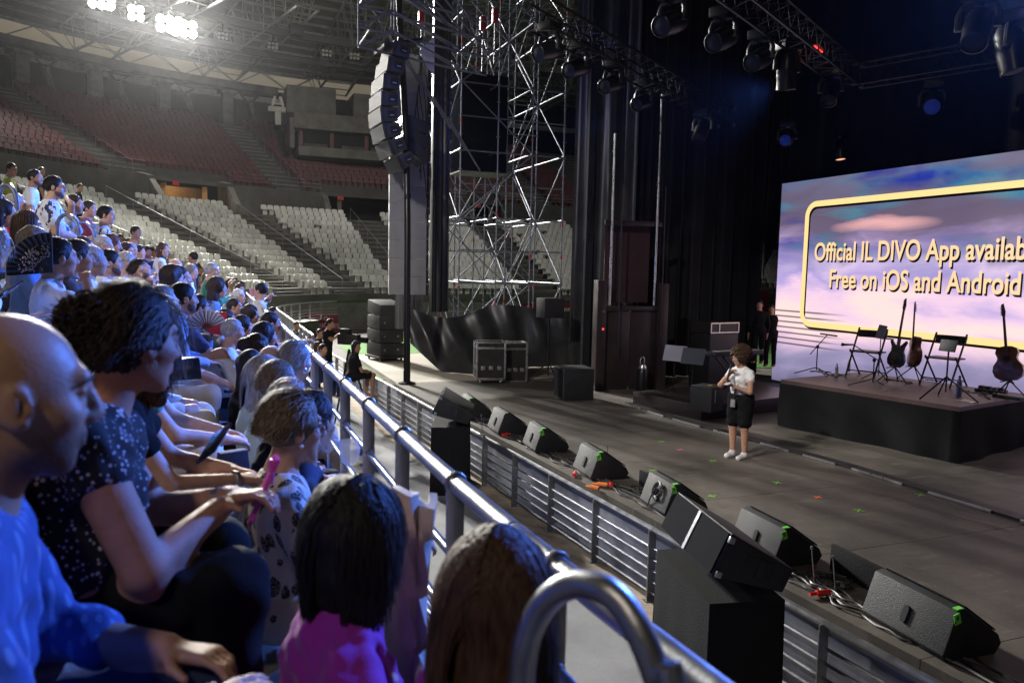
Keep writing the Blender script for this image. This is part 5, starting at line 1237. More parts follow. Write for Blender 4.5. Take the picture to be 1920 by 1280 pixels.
def hairmat(n, c, streak=.5):
    m_ = pm('hair_'+n, c, .58, spec=.22); nt = m_.node_tree; b = nt.nodes['Principled BSDF']; L = nt.links
    tc = nt.nodes.new('ShaderNodeTexCoord'); mp = nt.nodes.new('ShaderNodeMapping'); mp.inputs['Scale'].default_value = (90, 90, 14); nz = nt.nodes.new('ShaderNodeTexNoise'); nz.inputs['Scale'].default_value = 1.2; nz.inputs['Detail'].default_value = 3
    L.new(tc.outputs['Object'], mp.inputs[0]); L.new(mp.outputs[0], nz.inputs['Vector']); r = nt.nodes.new('ShaderNodeValToRGB'); r.color_ramp.elements[0].position = .3; r.color_ramp.elements[1].position = .72
    r.color_ramp.elements[0].color = (*[q*(1-streak) for q in c], 1); r.color_ramp.elements[1].color = (*[min(1, q*(1+streak)) for q in c], 1); L.new(nz.outputs['Fac'], r.inputs[0]); L.new(r.outputs[0], b.inputs['Base Color'])
    bp = nt.nodes.new('ShaderNodeBump'); bp.inputs['Strength'].default_value = .6; bp.inputs['Distance'].default_value = .01; L.new(nz.outputs['Fac'], bp.inputs['Height']); L.new(bp.outputs[0], b.inputs['Normal']); return m_
HAIR = {n: hairmat(n, c) for n, c in (('black', (.012, .011, .012)), ('dark', (.028, .018, .013)), ('brown', (.065, .034, .02)), ('chestnut', (.1, .05, .028)), ('blond', (.27, .19, .11)), ('ash', (.19, .15, .11)), ('grey', (.3, .29, .28)), ('white', (.55, .54, .52)))}
def fabric(n, c, rough=.85, col2=None): return pm('fabric_'+n, c, rough, 0, 6, .14, .25, 230, spec=.25 if max(c) > .03 else .1, sheen=.2 if max(c) > .03 else 0)
FAB = {n: fabric(n, c) for n, c in (('white', (.76, .77, .78)), ('offwhite', (.55, .52, .46)), ('cream', (.5, .44, .34)), ('navy', (.02, .03, .08)), ('black', (.009, .009, .0105)), ('charcoal', (.05, .05, .055)), ('grey', (.22, .22, .23)), ('blue', (.1, .2, .45)), ('lightblue', (.35, .45, .62)), ('denim', (.06, .1, .2)), ('red', (.4, .03, .04)), ('maroon', (.2, .02, .05)), ('magenta', (.26, .02, .32)), ('pink', (.6, .25, .32)), ('green', (.02, .16, .06)), ('olive', (.12, .12, .06)), ('teal', (.06, .22, .22)), ('mint', (.42, .52, .45)), ('orange', (.6, .2, .05)), ('beige', (.4, .33, .24)), ('khaki', (.3, .26, .18)), ('yellow', (.55, .6, .05)))}
def pattern(n, base, ink, kind, scale=14.):
    m_ = pm('fabric_'+n, base, .8, bump=.2, bscale=220, spec=.25, sheen=.15); nt = m_.node_tree; b = nt.nodes['Principled BSDF']; L = nt.links
    tc = nt.nodes.new('ShaderNodeTexCoord'); mp = nt.nodes.new('ShaderNodeMapping'); L.new(tc.outputs['Object'], mp.inputs[0])
    r = nt.nodes.new('ShaderNodeValToRGB'); r.color_ramp.interpolation = 'CONSTANT' if kind != 'check' else 'LINEAR'; e = r.color_ramp.elements
    if kind == 'splotch':
        t = nt.nodes.new('ShaderNodeTexNoise'); t.inputs['Scale'].default_value = scale; t.inputs['Detail'].default_value = 2; mp.inputs['Scale'].default_value = (1, 1, .6); L.new(mp.outputs[0], t.inputs['Vector']); L.new(t.outputs['Fac'], r.inputs[0]); e[0].color = (*base, 1); e[0].position = 0; e[1].position = .56; e[1].color = (*ink, 1)
    elif kind == 'dots':
        t = nt.nodes.new('ShaderNodeTexVoronoi'); t.inputs['Scale'].default_value = scale; L.new(mp.outputs[0], t.inputs['Vector']); n2 = nt.nodes.new('ShaderNodeTexNoise'); n2.inputs['Scale'].default_value = 7; L.new(mp.outputs[0], n2.inputs['Vector'])
        a = nt.nodes.new('ShaderNodeMath'); a.operation = 'MULTIPLY_ADD'; L.new(n2.outputs['Fac'], a.inputs[0]); a.inputs[1].default_value = -.55; a.inputs[2].default_value = .55; s_ = nt.nodes.new('ShaderNodeMath'); s_.operation = 'LESS_THAN'; L.new(t.outputs['Distance'], s_.inputs[0])
        L.new(a.outputs[0], s_.inputs[1]); L.new(s_.outputs[0], r.inputs[0]); e[0].color = (*base, 1); e[1].position = .5; e[1].color = (*ink, 1)
    elif kind == 'leaf':
        # scattered pointed leaves drawn from stretched cells, filled with a fine dot mesh
        mp.inputs['Rotation'].default_value = (.5, .3, .7); mp.inputs['Scale'].default_value = (1.6, 2.6, .95); wv = nt.nodes.new('ShaderNodeTexNoise'); wv.inputs['Scale'].default_value = 5; L.new(mp.outputs[0], wv.inputs['Vector']); mxv = nt.nodes.new('ShaderNodeMixRGB'); mxv.blend_type = 'ADD'; mxv.inputs[0].default_value = .09; L.new(mp.outputs[0], mxv.inputs[1]); L.new(wv.outputs['Color'], mxv.inputs[2])
        t = nt.nodes.new('ShaderNodeTexVoronoi'); t.inputs['Scale'].default_value = scale; L.new(mxv.outputs[0], t.inputs['Vector']); s_ = nt.nodes.new('ShaderNodeMath'); s_.operation = 'LESS_THAN'; L.new(t.outputs['Distance'], s_.inputs[0]); s_.inputs[1].default_value = .43
        t2 = nt.nodes.new('ShaderNodeTexVoronoi'); t2.inputs['Scale'].default_value = 190; L.new(tc.outputs['Object'], t2.inputs['Vector']); s2 = nt.nodes.new('ShaderNodeMath'); s2.operation = 'GREATER_THAN'; L.new(t2.outputs['Distance'], s2.inputs[0]); s2.inputs[1].default_value = .33; mu = nt.nodes.new('ShaderNodeMath'); mu.operation = 'MULTIPLY'; L.new(s_.outputs[0], mu.inputs[0]); L.new(s2.outputs[0], mu.inputs[1]); L.new(mu.outputs[0], r.inputs[0]); e[0].color = (*base, 1); e[1].position = .5; e[1].color = (*ink, 1)
    else:
        sp = nt.nodes.new('ShaderNodeSeparateXYZ'); L.new(mp.outputs[0], sp.inputs[0]); outs = []
        for ax in ('Y', 'X') if kind == 'stripe' else ('Y', 'Z'):
            mm = nt.nodes.new('ShaderNodeMath'); mm.operation = 'MULTIPLY'; mm.inputs[1].default_value = scale; L.new(sp.outputs[ax], mm.inputs[0]); si = nt.nodes.new('ShaderNodeMath'); si.operation = 'SINE'; L.new(mm.outputs[0], si.inputs[0]); outs.append(si.outputs[0])
        ad = nt.nodes.new('ShaderNodeMath'); ad.operation = 'ADD'; L.new(outs[0], ad.inputs[0]); L.new(outs[1], ad.inputs[1]); sc2 = nt.nodes.new('ShaderNodeMath'); sc2.operation = 'MULTIPLY_ADD'; sc2.inputs[1].default_value = .25; sc2.inputs[2].default_value = .5; L.new(ad.outputs[0], sc2.inputs[0]); L.new(sc2.outputs[0], r.inputs[0]); e[0].color = (*base, 1); e[0].position = .35; e[1].position = .75; e[1].color = (*ink, 1)
    L.new(r.outputs[0], b.inputs['Base Color']); FAB[n] = m_; return m_
pattern('dotted', (.012, .012, .014), (.6, .6, .62), 'dots', 75.); pattern('leafprint', (.66, .64, .6), (.03, .03, .03), 'leaf', 11.)
pattern('floral', (.62, .65, .72), (.03, .04, .1), 'splotch', 20.); pattern('floraldark', (.6, .6, .64), (.02, .025, .06), 'splotch', 15.); pattern('checkblue', (.06, .115, .3), (.17, .26, .48), 'stripe', 260.)
pattern('striped', (.5, .52, .55), (.1, .12, .2), 'stripe', 120.)
M_eye = pm('eye_dark', (.015, .012, .012), .1, spec=.8); M_eyew = pm('eye_white', (.6, .58, .55), .25); M_shoe = pm('shoe_white', (.65, .65, .66), .5, 0, 8, .15); M_shoed = pm('shoe_dark', (.03, .028, .027), .5)
M_brow = pm('brow_hair', (.03, .02, .015), .8)
def person(loc, rz, label, pose='sit', s=1., fem=False, fat=1., lean=.08, hyaw=0., hpitch=0., hroll=0., skin=1, hair='short', hcol='dark', top='white', sleeve=.5, bottom='navy', blen=1., shoe=None,
           handL=None, handR=None, curlL=.7, curlR=.7, poleL=None, poleR=None, q=2, group=None, twist=0., legs=0., wr=.004, glasses=False, beard=False, skinmat=None, legsep=.0, flare=0., tuck=None, collar=False, palmL=None, palmR=None, fingers=None, crown=0., seed=None):
    """q: 0 close-up, 1 near, 2 crowd. coordinates: faces +X, floor z=0 under the seat"""
    sd = (seed if seed is not None else RNG.random()*50); J = {}
    fw = .165 if fem else .19; hy = .095
    if pose == 'sit':
        pel = v3(.0, 0, .53); L1, L2 = .43, .43
    else: pel = v3(0, 0, .92); L1, L2 = .43, .43
    Rl = rz3(twist) @ ry3(lean); up = Rl @ v3(0, 0, 1); fwd = Rl @ v3(1, 0, 0); lat = Rl @ v3(0, 1, 0)
    nb = pel+up*.475; chest = pel+up*.32+fwd*.0; belly = pel+up*.13+fwd*.02*fat; SL = nb+lat*fw-up*.085; SR = nb-lat*fw-up*.085
    Rh = rz3(hyaw) @ ry3(hpitch) @ rx3(hroll); neckup = up*.6+v3(0, 0, .4); hc = nb+neckup*.138+fwd*.025+(Rh @ v3(.022, 0, .03))
    HLp, HRp = pel+v3(0, hy, 0), pel-v3(0, hy, 0)
    if pose == 'sit':
        KL = HLp+v3(L1*.995, .035+legsep, .01); KR = HRp+v3(L1*.995, -.035-legsep, .01); AL = KL+v3(-.06+legs, .0, -L2+.01); AR = KR+v3(-.02-legs*.5, 0, -L2+.01)
        if legs < -.5: AR = KL+v3(.2, -.12, -.2); KR = KL+v3(.02, -.05, .12)
    else:
        KL = HLp+v3(.03+legs*.5, .01, -L1+.0); KR = HRp+v3(.03-legs*.5, -.01, -L1); AL = KL+v3(-.03+legs*.3, 0.0, -L2+.02); AR = KR+v3(-.03-legs*.3, 0, -L2+.02)
    WL = np.array(handL) if handL is not None else (v3(.33, .12, .62) if pose == 'sit' else SL+v3(.05, .06, -.52)); WR = np.array(handR) if handR is not None else (v3(.33, -.12, .62) if pose == 'sit' else SR+v3(.05, -.06, -.52))
    EL, WL = ik(SL, WL, .285, .25, np.array(poleL) if poleL is not None else v3(-.5, .7, -.6)); ER, WR = ik(SR, WR, .285, .25, np.array(poleR) if poleR is not None else v3(-.5, -.7, -.6))
    allp = np.stack([KL, KR, AL, AR, WL, WR, EL, ER, SL, SR, hc, pel]); lo = allp.min(0)-v3(.2, .17, .12); hi = allp.max(0)+v3(.24, .17, .19); lo[0] = min(lo[0], -.25); lo[2] = -.01
    hx, hz, hf = ((.0066, .0072, .0066), (.0105, .012, .009), (.017, .022, .012), (.023, .028, .016))[q]; zf = nb[2]-.02
    fm = fat; tl = 1.
    def torso(S, e, k=.04):
        S.ell(chest, (.105*fm**.5+e, (.145 if fem else .165)*fm**.6+e, .17+e), Rl, k); S.ell(belly, (.108*fm+e, .138*fm+e, .15+e), Rl, .06); S.rc(SL-lat*.025, nb+lat*.05-up*.045, .05+e, .05+e, .05); S.rc(SR+lat*.025, nb-lat*.05-up*.045, .05+e, .05+e, .05)
        if fem:
            for sg in (-1, 1): S.ell(chest+fwd*.085+lat*.07*sg-up*.02, (.06+e*.6, .065+e*.6, .062+e*.6), Rl, .04)
        S.rc(nb-up*.015-fwd*.01, nb+up*.02, .058+e*.4, .05, .04)
    def hips(S, e): S.ell(pel+v3(-.01, 0, -.0), (.125*fm**.6+e, (.165 if fem else .155)*fm**.6+e, .115+e), None, .05)
    def uarm(S, A, E, e, f=1.):
        r0 = (.043 if fem else .05)*fm**.7; S.rc(A, A+(E-A)*f, r0+.003+e, r0-.004+e+(.006 if e else 0), .03)
    def farm(S, E, W, e, f=1.): r0 = (.038 if fem else .043)*fm**.5; S.rc(E, E+(W-E)*f, r0+e, r0-.013*f+e, .02)
    def leg(S, H, K, A, e, f=1.):
        r0 = .078*fm**.6; S.rc(H, K if f >= .5 else H+(K-H)*f*2, r0+e, r0-.02*min(1, f*2)+e, .05)
        if f > .5: S.rc(K, K+(A-K)*(f-.5)*2, r0-.022+e, r0-.022-.02*(f-.5)*2+e+(.006 if e else 0), .03)
        if f > .5 and not e: S.ell((K*.68+A*.32)+v3(-.018, 0, 0), (.045, .042, .11), None, .03)
    def fingers_(S, W, E, n, curl, sg):
        d = (W-E)/np.linalg.norm(W-E); n = n-d*(n@d); n /= np.linalg.norm(n); sd_ = np.cross(d, n)*sg
        for t_ in (-.026, -.009, .009, .026): S.rc(W+d*.012+sd_*t_*.6, W+d*.085+sd_*t_*1.05, .0145, .0125, .012)
        for i, (t_, ln) in enumerate(((.03, .072), (.01, .08), (-.011, .075), (-.031, .058))):
            p = W+d*.09+sd_*t_; ang = 0.; c_ = curl*(.85+.12*i)
            for j, (fr, rr) in enumerate(((.46, .0092), (.3, .0085), (.24, .0076))):
                ang += c_*(.55, .75, .5)[j]; dr = d*math.cos(ang)+n*math.sin(ang); p2 = p+dr*ln*fr; S.rc(p, p2, rr, rr-.0008, .004); p = p2
        p = W+d*.022+sd_*.03; q1 = p+(d*.6+sd_*.7+n*.35)/1.0*.038; q2 = q1+(d*.85+sd_*.2+n*.5*max(.3, curl))*.036; S.rc(p, q1, .0135, .011, .012); S.rc(q1, q2, .0105, .0085, .005)
    root = empty('person', loc, rz, label, 'person', group); root.scale = (s, s, s)
    sk = skinmat or SKIN[skin]
    S = SDF(lo, hi, hx, hz, zf, hf) if q else SDF(lo, hi, hx)
    torso(S, -.006); hips(S, -.006)
    for A, E, W in ((SL, EL, WL), (SR, ER, WR)): uarm(S, A, E, 0); farm(S, E, W, 0)
    for H, K, A in ((HLp, KL, AL), (HRp, KR, AR)): leg(S, H, K, A, 0); S.rc(A+v3(-.03, 0, -.04), A+v3(.14, 0, -.06), .036, .03, .02)
    if q < 2 or fingers:
        fingers_(S, WL, EL, np.array(palmL) if palmL is not None else v3(.3, -.4, -.8), curlL, -1); fingers_(S, WR, ER, np.array(palmR) if palmR is not None else v3(.3, .4, -.8), curlR, 1)
    else:
        for W, E in ((WL, EL), (WR, ER)): d = (W-E)/np.linalg.norm(W-E); S.rc(W, W+d*.07, .027, .03, .012); S.rc(W+d*.07, W+d*.13+v3(0, 0, -.03), .024, .014, .01)
    h = lambda *p: hc+Rh @ v3(*p)
    hs = .96 if fem else 1.0
    S.rc(h(-.02, 0, -.06), nb-up*.01, .05 if fem else .058, .058 if fem else .066, .025)
    S.ell(h(-.012, 0, .028), (.099*hs, .077*hs, .097*hs), Rh, .02); S.ell(h(.032, 0, -.032), (.064*hs, .06*hs, .086*hs), Rh, .03); S.ell(h(.018, 0, -.068), (.062, .052 if fem else .057, .042), Rh, .025)
    S.rc(h(.06, -.012, -.104), h(.06, .012, -.104), .023, .023, .02)
    if q < 2 or True:
        S.rc(h(.083, -.03, .03), h(.083, .03, .03), .013 if fem else .016, .013 if fem else .016, .015)
        for sg in (-1, 1):
            S.ell(h(.099, .031*sg, .006), (.02, .019, .014), Rh, .012, 's'); S.ell(h(.0815, .031*sg, .006), (.0115, .015, .011), Rh, .004); S.rc(h(.093, .02*sg, .0125), h(.088, .044*sg, .0115), .0052, .0045, .004)
            S.ell(h(.052, .043*sg, -.026), (.034, .022, .024), Rh, .02); S.ell(h(-.008, .077*sg*hs, -.008), (.024, .012, .036), Rh @ ry3(-.15) @ rz3(.4*sg), .007)
            if q == 0: S.ell(h(-.001, .09*sg*hs, -.004), (.014, .01, .024), Rh @ ry3(-.15), .004, 's'); S.rc(h(-.01, .084*sg*hs, .006), h(-.006, .084*sg*hs, -.016), .0045, .004, .004)
            S.ell(h(.101, .012*sg, -.036), (.012, .010, .009), Rh, .008)
        S.rc(h(.096, 0, .018), h(.114, 0, -.03), .009, .0135, .012)
        S.rc(h(.091, -.016, -.059), h(.091, .016, -.059), .0075, .0075, .008); S.rc(h(.090, -.014, -.073), h(.090, .014, -.073), .0085, .0085, .008); S.rc(h(.102, -.02, -.066), h(.102, .02, -.066), .0035, .0035, .004, 's')
    V, F = S.mesh(); npmesh('body', V, F, sk, root)
    # eyes
    if q < 2:
        for sg in (-1, 1):
            t = MB(); M0 = Matrix.Translation(h(.0825, .031*sg, .006)); t.lathe([(0, -.0118), (.0085, -.009), (.0118, 0), (.0085, .009), (0, .0118)], 12, M0); e_ = t.obj('eye', M_eyew, root, smooth=True)
            t = MB(); t.lathe([(0, .0128), (.004, .0125), (.0062, .0108)], 10, M0 @ rotm(Rh @ v3(1, 0, -.05)).to_4x4()); t.obj('iris', M_eye, e_)
            t = MB(); t.tube([h(.099, .014*sg, .024), h(.099, .03*sg, .030), h(.088, .048*sg, .024)], [.003, .0045, .002], 6); t.obj('eyebrow', M_brow if hcol not in ('grey', 'white', 'blond') else HAIR['ash'], root, smooth=True)
    # top
    if top:
        e = .013
        T = SDF(lo, hi, hx if q else .0085, hz, zf, hf) if q else SDF(lo, hi, .0085)
        torso(T, e-.002); hips(T, e+.004 if bottom else e)
        if sleeve > 0:
            for A, E, W in ((SL, EL, WL), (SR, ER, WR)):
                uarm(T, A, E, e, min(1, sleeve/.5*.55) if sleeve <= .5 else 1.)
                if sleeve > .5: farm(T, E, W, e, min(.95, (sleeve-.5)*2))
        else:
            for A, sg in ((SL, 1), (SR, -1)): T.ell(A+lat*.05*sg, (.05, .03, .055), Rl, .02, 's') if False else None
        T.wob(wr*1.3, 26, sd, (1, 1, .6)); T.wob(wr*.7, 55, sd+2)
        T.plane(pel+v3(0, 0, tuck if tuck is not None else (-.06 if pose == 'sit' else -.1)), (0, 0, -1)); T.plane(nb+up*.022, up)
        T.ell(nb+up*.06+fwd*.03, (.075, .07, .075), Rl, .01, 's')
        if sleeve <= 0:
            for A, sg in ((SL, 1), (SR, -1)): T.plane(A+lat*.012*sg, lat*sg-up*.25*0)
        r = T.mesh(); npmesh('top', r[0], r[1], FAB[top], root)
    if top and collar:
        t = MB(); M0 = Matrix.Translation(nb+up*.012-fwd*.006) @ rotm(up*.95-fwd*.28).to_4x4() @ Matrix.Diagonal((1.05, 1., 1, 1)); t.lathe([(.066, -.01), (.067, .03), (.071, .036), (.088, .0), (.092, -.012)], 28, M0); t.obj('collar', FAB[top], root, smooth=True)
    if bottom:
        T = SDF(lo, hi, hx if q else .0095, hz) ; hips(T, .016)
        for H, K, A in ((HLp, KL, AL), (HRp, KR, AR)): leg(T, H, K, A, .014+flare, blen)
        if blen < .3: pass
        T.wob(wr, 30, sd+5)
        T.plane(pel+v3(0, 0, .1), (0, 0, 1)); r = T.mesh(); npmesh('trousers' if blen > .6 else 'shorts', r[0], r[1], FAB[bottom], root)
    if shoe is not None:
        for A in (AL, AR):
            T = SDF(A-v3(.12, .08, .1), A+v3(.24, .08, .06), max(.008, hx)); T.rc(A+v3(-.03, 0, -.035), A+v3(.15, 0, -.055), .046, .04, .03); T.rc(A+v3(0, 0, .0), A+v3(.02, 0, -.03), .045, .05, .02); T.plane(v3(0, 0, A[2]-.09), (0, 0, -1)); r = T.mesh(); npmesh('shoe', r[0], r[1], shoe, root)
    # hair
    hm = HAIR.get(hcol)
    if hair and hair != 'bald':
        hr = (.0066, .0095, .0125, .016)[q]; T = SDF(hc-v3(.26, .22, .48 if hair in ('long', 'bob') else .24), hc+v3(.22, .22, .22), hr)
        g = {'short': .008, 'bob': .016, 'long': .011, 'bun': .012, 'curly': .05, 'crop': .004, 'pony': .011, 'wavy': .026, 'fluffy': .014}[hair]
        T.ell(h(-.014, 0, .03), (.099*hs+g, .077*hs+g, .098*hs+g), Rh, .0)
        if hair == 'curly': T.ell(h(-.04, 0, .055), (.138, .14, .122), Rh, .03)
        if hair in ('bob', 'long', 'wavy'):
            ln = {'bob': .1, 'long': .34, 'wavy': .2}[hair]
            for sg in (-1, 1): T.rc(h(-.03, .066*sg, .03), h(-.035, .075*sg, -.02)*.0+np.array(h(-.035, .064*sg, 0))+v3(0, 0, -ln), .038, .03, .03)
            T.rc(h(-.06, 0, .02), np.array(h(-.08, 0, 0))+v3(0, 0, -ln), .06, .05, .04); T.ell(np.array(h(-.055, 0, 0))+v3(0, 0, -ln*.55), (.065, .1, ln*.55), None, .03)
        if hair == 'bun': T.ell(h(-.105, .0, .045), (.062, .064, .06), Rh, .02)
        if hair == 'pony': T.rc(h(-.1, 0, .04), np.array(h(-.14, 0, 0))+v3(0, 0, -.18), .03, .024, .02)
        if hair == 'fluffy': T.ell(h(-.03, 0, .04), (.098, .088, .09), Rh, .02)
        amp = {'curly': .011, 'bun': .005, 'wavy': .006, 'bob': .004, 'long': .0035}.get(hair, .0028); T.wob(amp, 75 if hair in ('curly', 'bun') else 60, sd, (1, 1, .4 if hair in ('long', 'bob', 'wavy') else 1))
        if hair in ('curly', 'bun'): T.wob(amp*.7, 150, sd+1)
        # keep the face clear
        if hair == 'curly': T.ell(h(.125, 0, -.045), (.11, .082, .115), Rh, .01, 's')
        else:
            T.plane(h(.07+crown*-.05, 0, .06), Rh @ v3(.88, 0, -.47)) if hair in ('short', 'crop', 'bun', 'pony') else T.ell(h(.1, 0, -.045), (.085, .068, .125), Rh, .008, 's')
        if hair in ('short', 'crop', 'bun', 'pony'): T.plane(h(-.05, 0, -.055), Rh @ v3(-.25, 0, -1)) if hair != 'pony' else None
        if hair == 'fluffy': T.plane(h(-.04, 0, -.075), Rh @ v3(-.35, 0, -1)); 
        if crown: T.ell(h(-.02, 0, .14), (.075, .055, .06), Rh, .01, 's')
        r = T.mesh()
        if r: npmesh('hair', r[0], r[1], hm, root)
    if beard:
        T = SDF(hc-v3(.16, .16, .18), hc+v3(.18, .16, .05), (.006, .008, .011, .014)[q]); T.ell(h(.02, 0, -.066), (.069, .062, .052), Rh, .0); T.ell(h(.06, 0, -.1), (.036, .036, .032), Rh, .02); T.ell(h(.03, 0, -.055), (.058, .0655, .05), Rh, .02); T.ell(h(.088, 0, -.066), (.035, .027, .012), Rh, .01, 's'); T.plane(h(.05, 0, -.045), Rh @ v3(.15, 0, 1)); T.plane(h(-.005, 0, 0), Rh @ v3(-1, 0, 0)); r = T.mesh()
        if r: npmesh('beard', r[0], r[1], beard, root)
    if glasses:
        t = MB()
        for sg in (-1, 1):
            t.tube([h(.107, .032*sg+.021*math.cos(a), .006+.016*math.sin(a)) for a in np.linspace(0, 2*math.pi, 13)[:-1]], .0017, 5, True); t.tube([h(.105, .053*sg, .01), h(.06, .072*sg, .012), h(0, .08*sg, .006)], .0017, 5)
        t.tube([h(.108, -.011, .01), h(.111, 0, .012), h(.108, .011, .01)], .0017, 5); t.obj('glasses', M_black, root, smooth=True)
    J_ = dict(hc=hc, Rh=Rh, WL=WL, WR=WR, EL=EL, ER=ER, nb=nb, pel=pel, h=h, s=s, SL=SL, SR=SR, AL=AL, AR=AR, fwd=fwd, up=up)
    if q == 1 and hair in ('short', 'crop', 'bun', 'fluffy', 'bob', 'long', 'wavy'):
        n_, l_, st_, w_, vo, wa = {'short': (900, .06, 'back', .0022, .004, .1), 'crop': (700, .035, 'back', .0018, .002, .1), 'bun': (900, .12, 'back', .0022, .004, .1), 'fluffy': (900, .075, 'back', .0028, .006, .15), 'bob': (1000, .2, 'straight', .0034, .02, .1), 'long': (1100, .36, 'straight', .0036, .012, .05), 'wavy': (1000, .24, 'straight', .0034, .024, .25)}[hair]
        strands(root, J_, n_, l_, hcol, st_, w_, int(sd*10)+1, 0, vo, grow=g, wave=wa, front=-.5 if st_ == 'back' else -.2)
    return root, J_
def strands(root, J, n, length, col, style='straight', width=.0032, seed=1, part=0., vol=.012, grow=.008, lenvar=.25, wave=.0, front=-.2):
    """ribbon strands combed over the scalp and falling with gravity"""
    rg = np.random.default_rng(seed); Rh = J['Rh']; hc = J['hc']; c0 = hc+Rh @ v3(-.013, 0, .03); r = v3(.101, .079, .1)+grow
    V, F = [], []; k = 0; seg = 12
    zl = J['nb'][2]
    for i in range(n):
        while True:
            d = rg.normal(size=3); d /= np.linalg.norm(d)
            if d[2] > -.35 and not (d[0] > .55 and d[2] < .62) and (d[0] < .72 or d[2] > .6) and not (d[0] > front+.55 and d[2] < .1): break
        p = d*r*(1+rg.random()*.05); sgn = 1 if d[1] > part else -1
        gw = .06 if style == 'back' else .33
        if style == 'back': t = v3(-1, .2*d[1], -.05)
        else: t = v3(-.25-.3*rg.random(), sgn*.9, -.35)
        t = t-d*(t@d); t /= np.linalg.norm(t)+1e-6; L = length*(1-lenvar*rg.random()); st = L/seg; ph = rg.random()*6.28; pts = []
        off = vol*(.3+rg.random())
        for j in range(seg+1):
            pts.append(c0+Rh @ p); u = j/seg
            nd = p/(r*r); nd /= np.linalg.norm(nd); g = (Rh.T @ v3(0, 0, -1)); t2 = t*(.72)+g*gw
            if wave: t2 = t2+wave*np.cross(g, nd)*math.sin(ph+j*1.2)+wave*.5*nd*math.sin(ph*2+j*1.7)
            p2 = p+t2/np.linalg.norm(t2)*st; q_ = np.linalg.norm(p2/(r+off*min(1, j/3)))
            if q_ < 1: p2 = p2/q_
            if p2[0] > .03 and p2[2] < .03 and abs(p2[1]) < .07: p2[0] -= .012
            t = (p2-p)/max(1e-6, np.linalg.norm(p2-p)); p = p2
        pts = np.array(pts); w = width*(.6+.8*rg.random())
        for j, q_ in enumerate(pts):
            tg = pts[min(seg, j+1)]-pts[max(0, j-1)]; tg /= np.linalg.norm(tg)+1e-9; nn = q_-c0; nn /= np.linalg.norm(nn)+1e-9; sv = np.cross(tg, nn); sv /= np.linalg.norm(sv)+1e-9; ww = w*(1-.75*(j/seg)**2)
            V += [q_+sv*ww, q_-sv*ww]
            if j: F.append((k+2*j-2, k+2*j-1, k+2*j+1, k+2*j))
        k += 2*(seg+1)
    return npmesh('hair_strands', np.array(V), np.array(F), HAIR[col], root)
def curls(root, J, n, centers, col, rad=.012, seed=3, th=.0032):
    """short helical curls scattered on ellipsoids [(centre, radii)] in head space"""
    rg = np.random.default_rng(seed); t = MB(); Rh, hc = J['Rh'], J['hc']
    for i in range(n):
        c, r, lim = centers[i % len(centers)]
        while True:
            d = rg.normal(size=3); d /= np.linalg.norm(d)
            if lim(d): break
        b = np.array(c)+d*np.array(r); ax = np.cross(d, rg.normal(size=3)); ax /= np.linalg.norm(ax); e1 = d; e2 = np.cross(ax, e1); m_ = 7; R1 = rad*(.6+.8*rg.random())
        t.tube([hc+Rh @ (b+(e1*math.cos(a*1.1)+e2*math.sin(a*1.1))*R1+ax*(a-3)*R1*.35) for a in np.linspace(0, 7, m_+3)], th, 4)
    return t.obj('hair_curls', HAIR[col], root, smooth=True)
# ================================================================ AUDIENCE
M_beard = pm('beard_hair', (.085, .052, .038), .85, 0, 90, .4)
def aim_yaw(p, tgt=(7.82, 9.94)): return math.atan2(tgt[1]-p[1], tgt[0]-p[0])
def place(px, py, D, label, rz=0., s=.97, floor=None, **kw):
    """put the head of a person where the photo shows it (D metres in front of the camera)"""
    tgt = P(px, py, D=D)
    kw.setdefault('hyaw', aim_yaw(tgt)-rz)
    root, J = person((0, 0, 0), rz, label, s=s, **kw)
    if floor is not None:
        s2 = min(1.08, max(.88, (tgt.z-floor)/J['hc'][2])); root.scale = (s2,)*3; s = s2
    h = Vector(rz3(rz) @ J['hc'])*s
    root.location = tgt-h; J['M'] = Matrix.Translation(root.location) @ Matrix.Rotation(rz, 4, 'Z') @ Matrix.Scale(s, 4)
    return root, J
def W2L(rz, s, headpx, D, hc, pt):  # world point -> local for a person whose head is at headpx
    pass
def wpt(J, p): return J['M'] @ Vector(p)
FL = lambda k: Z0+RISE*k
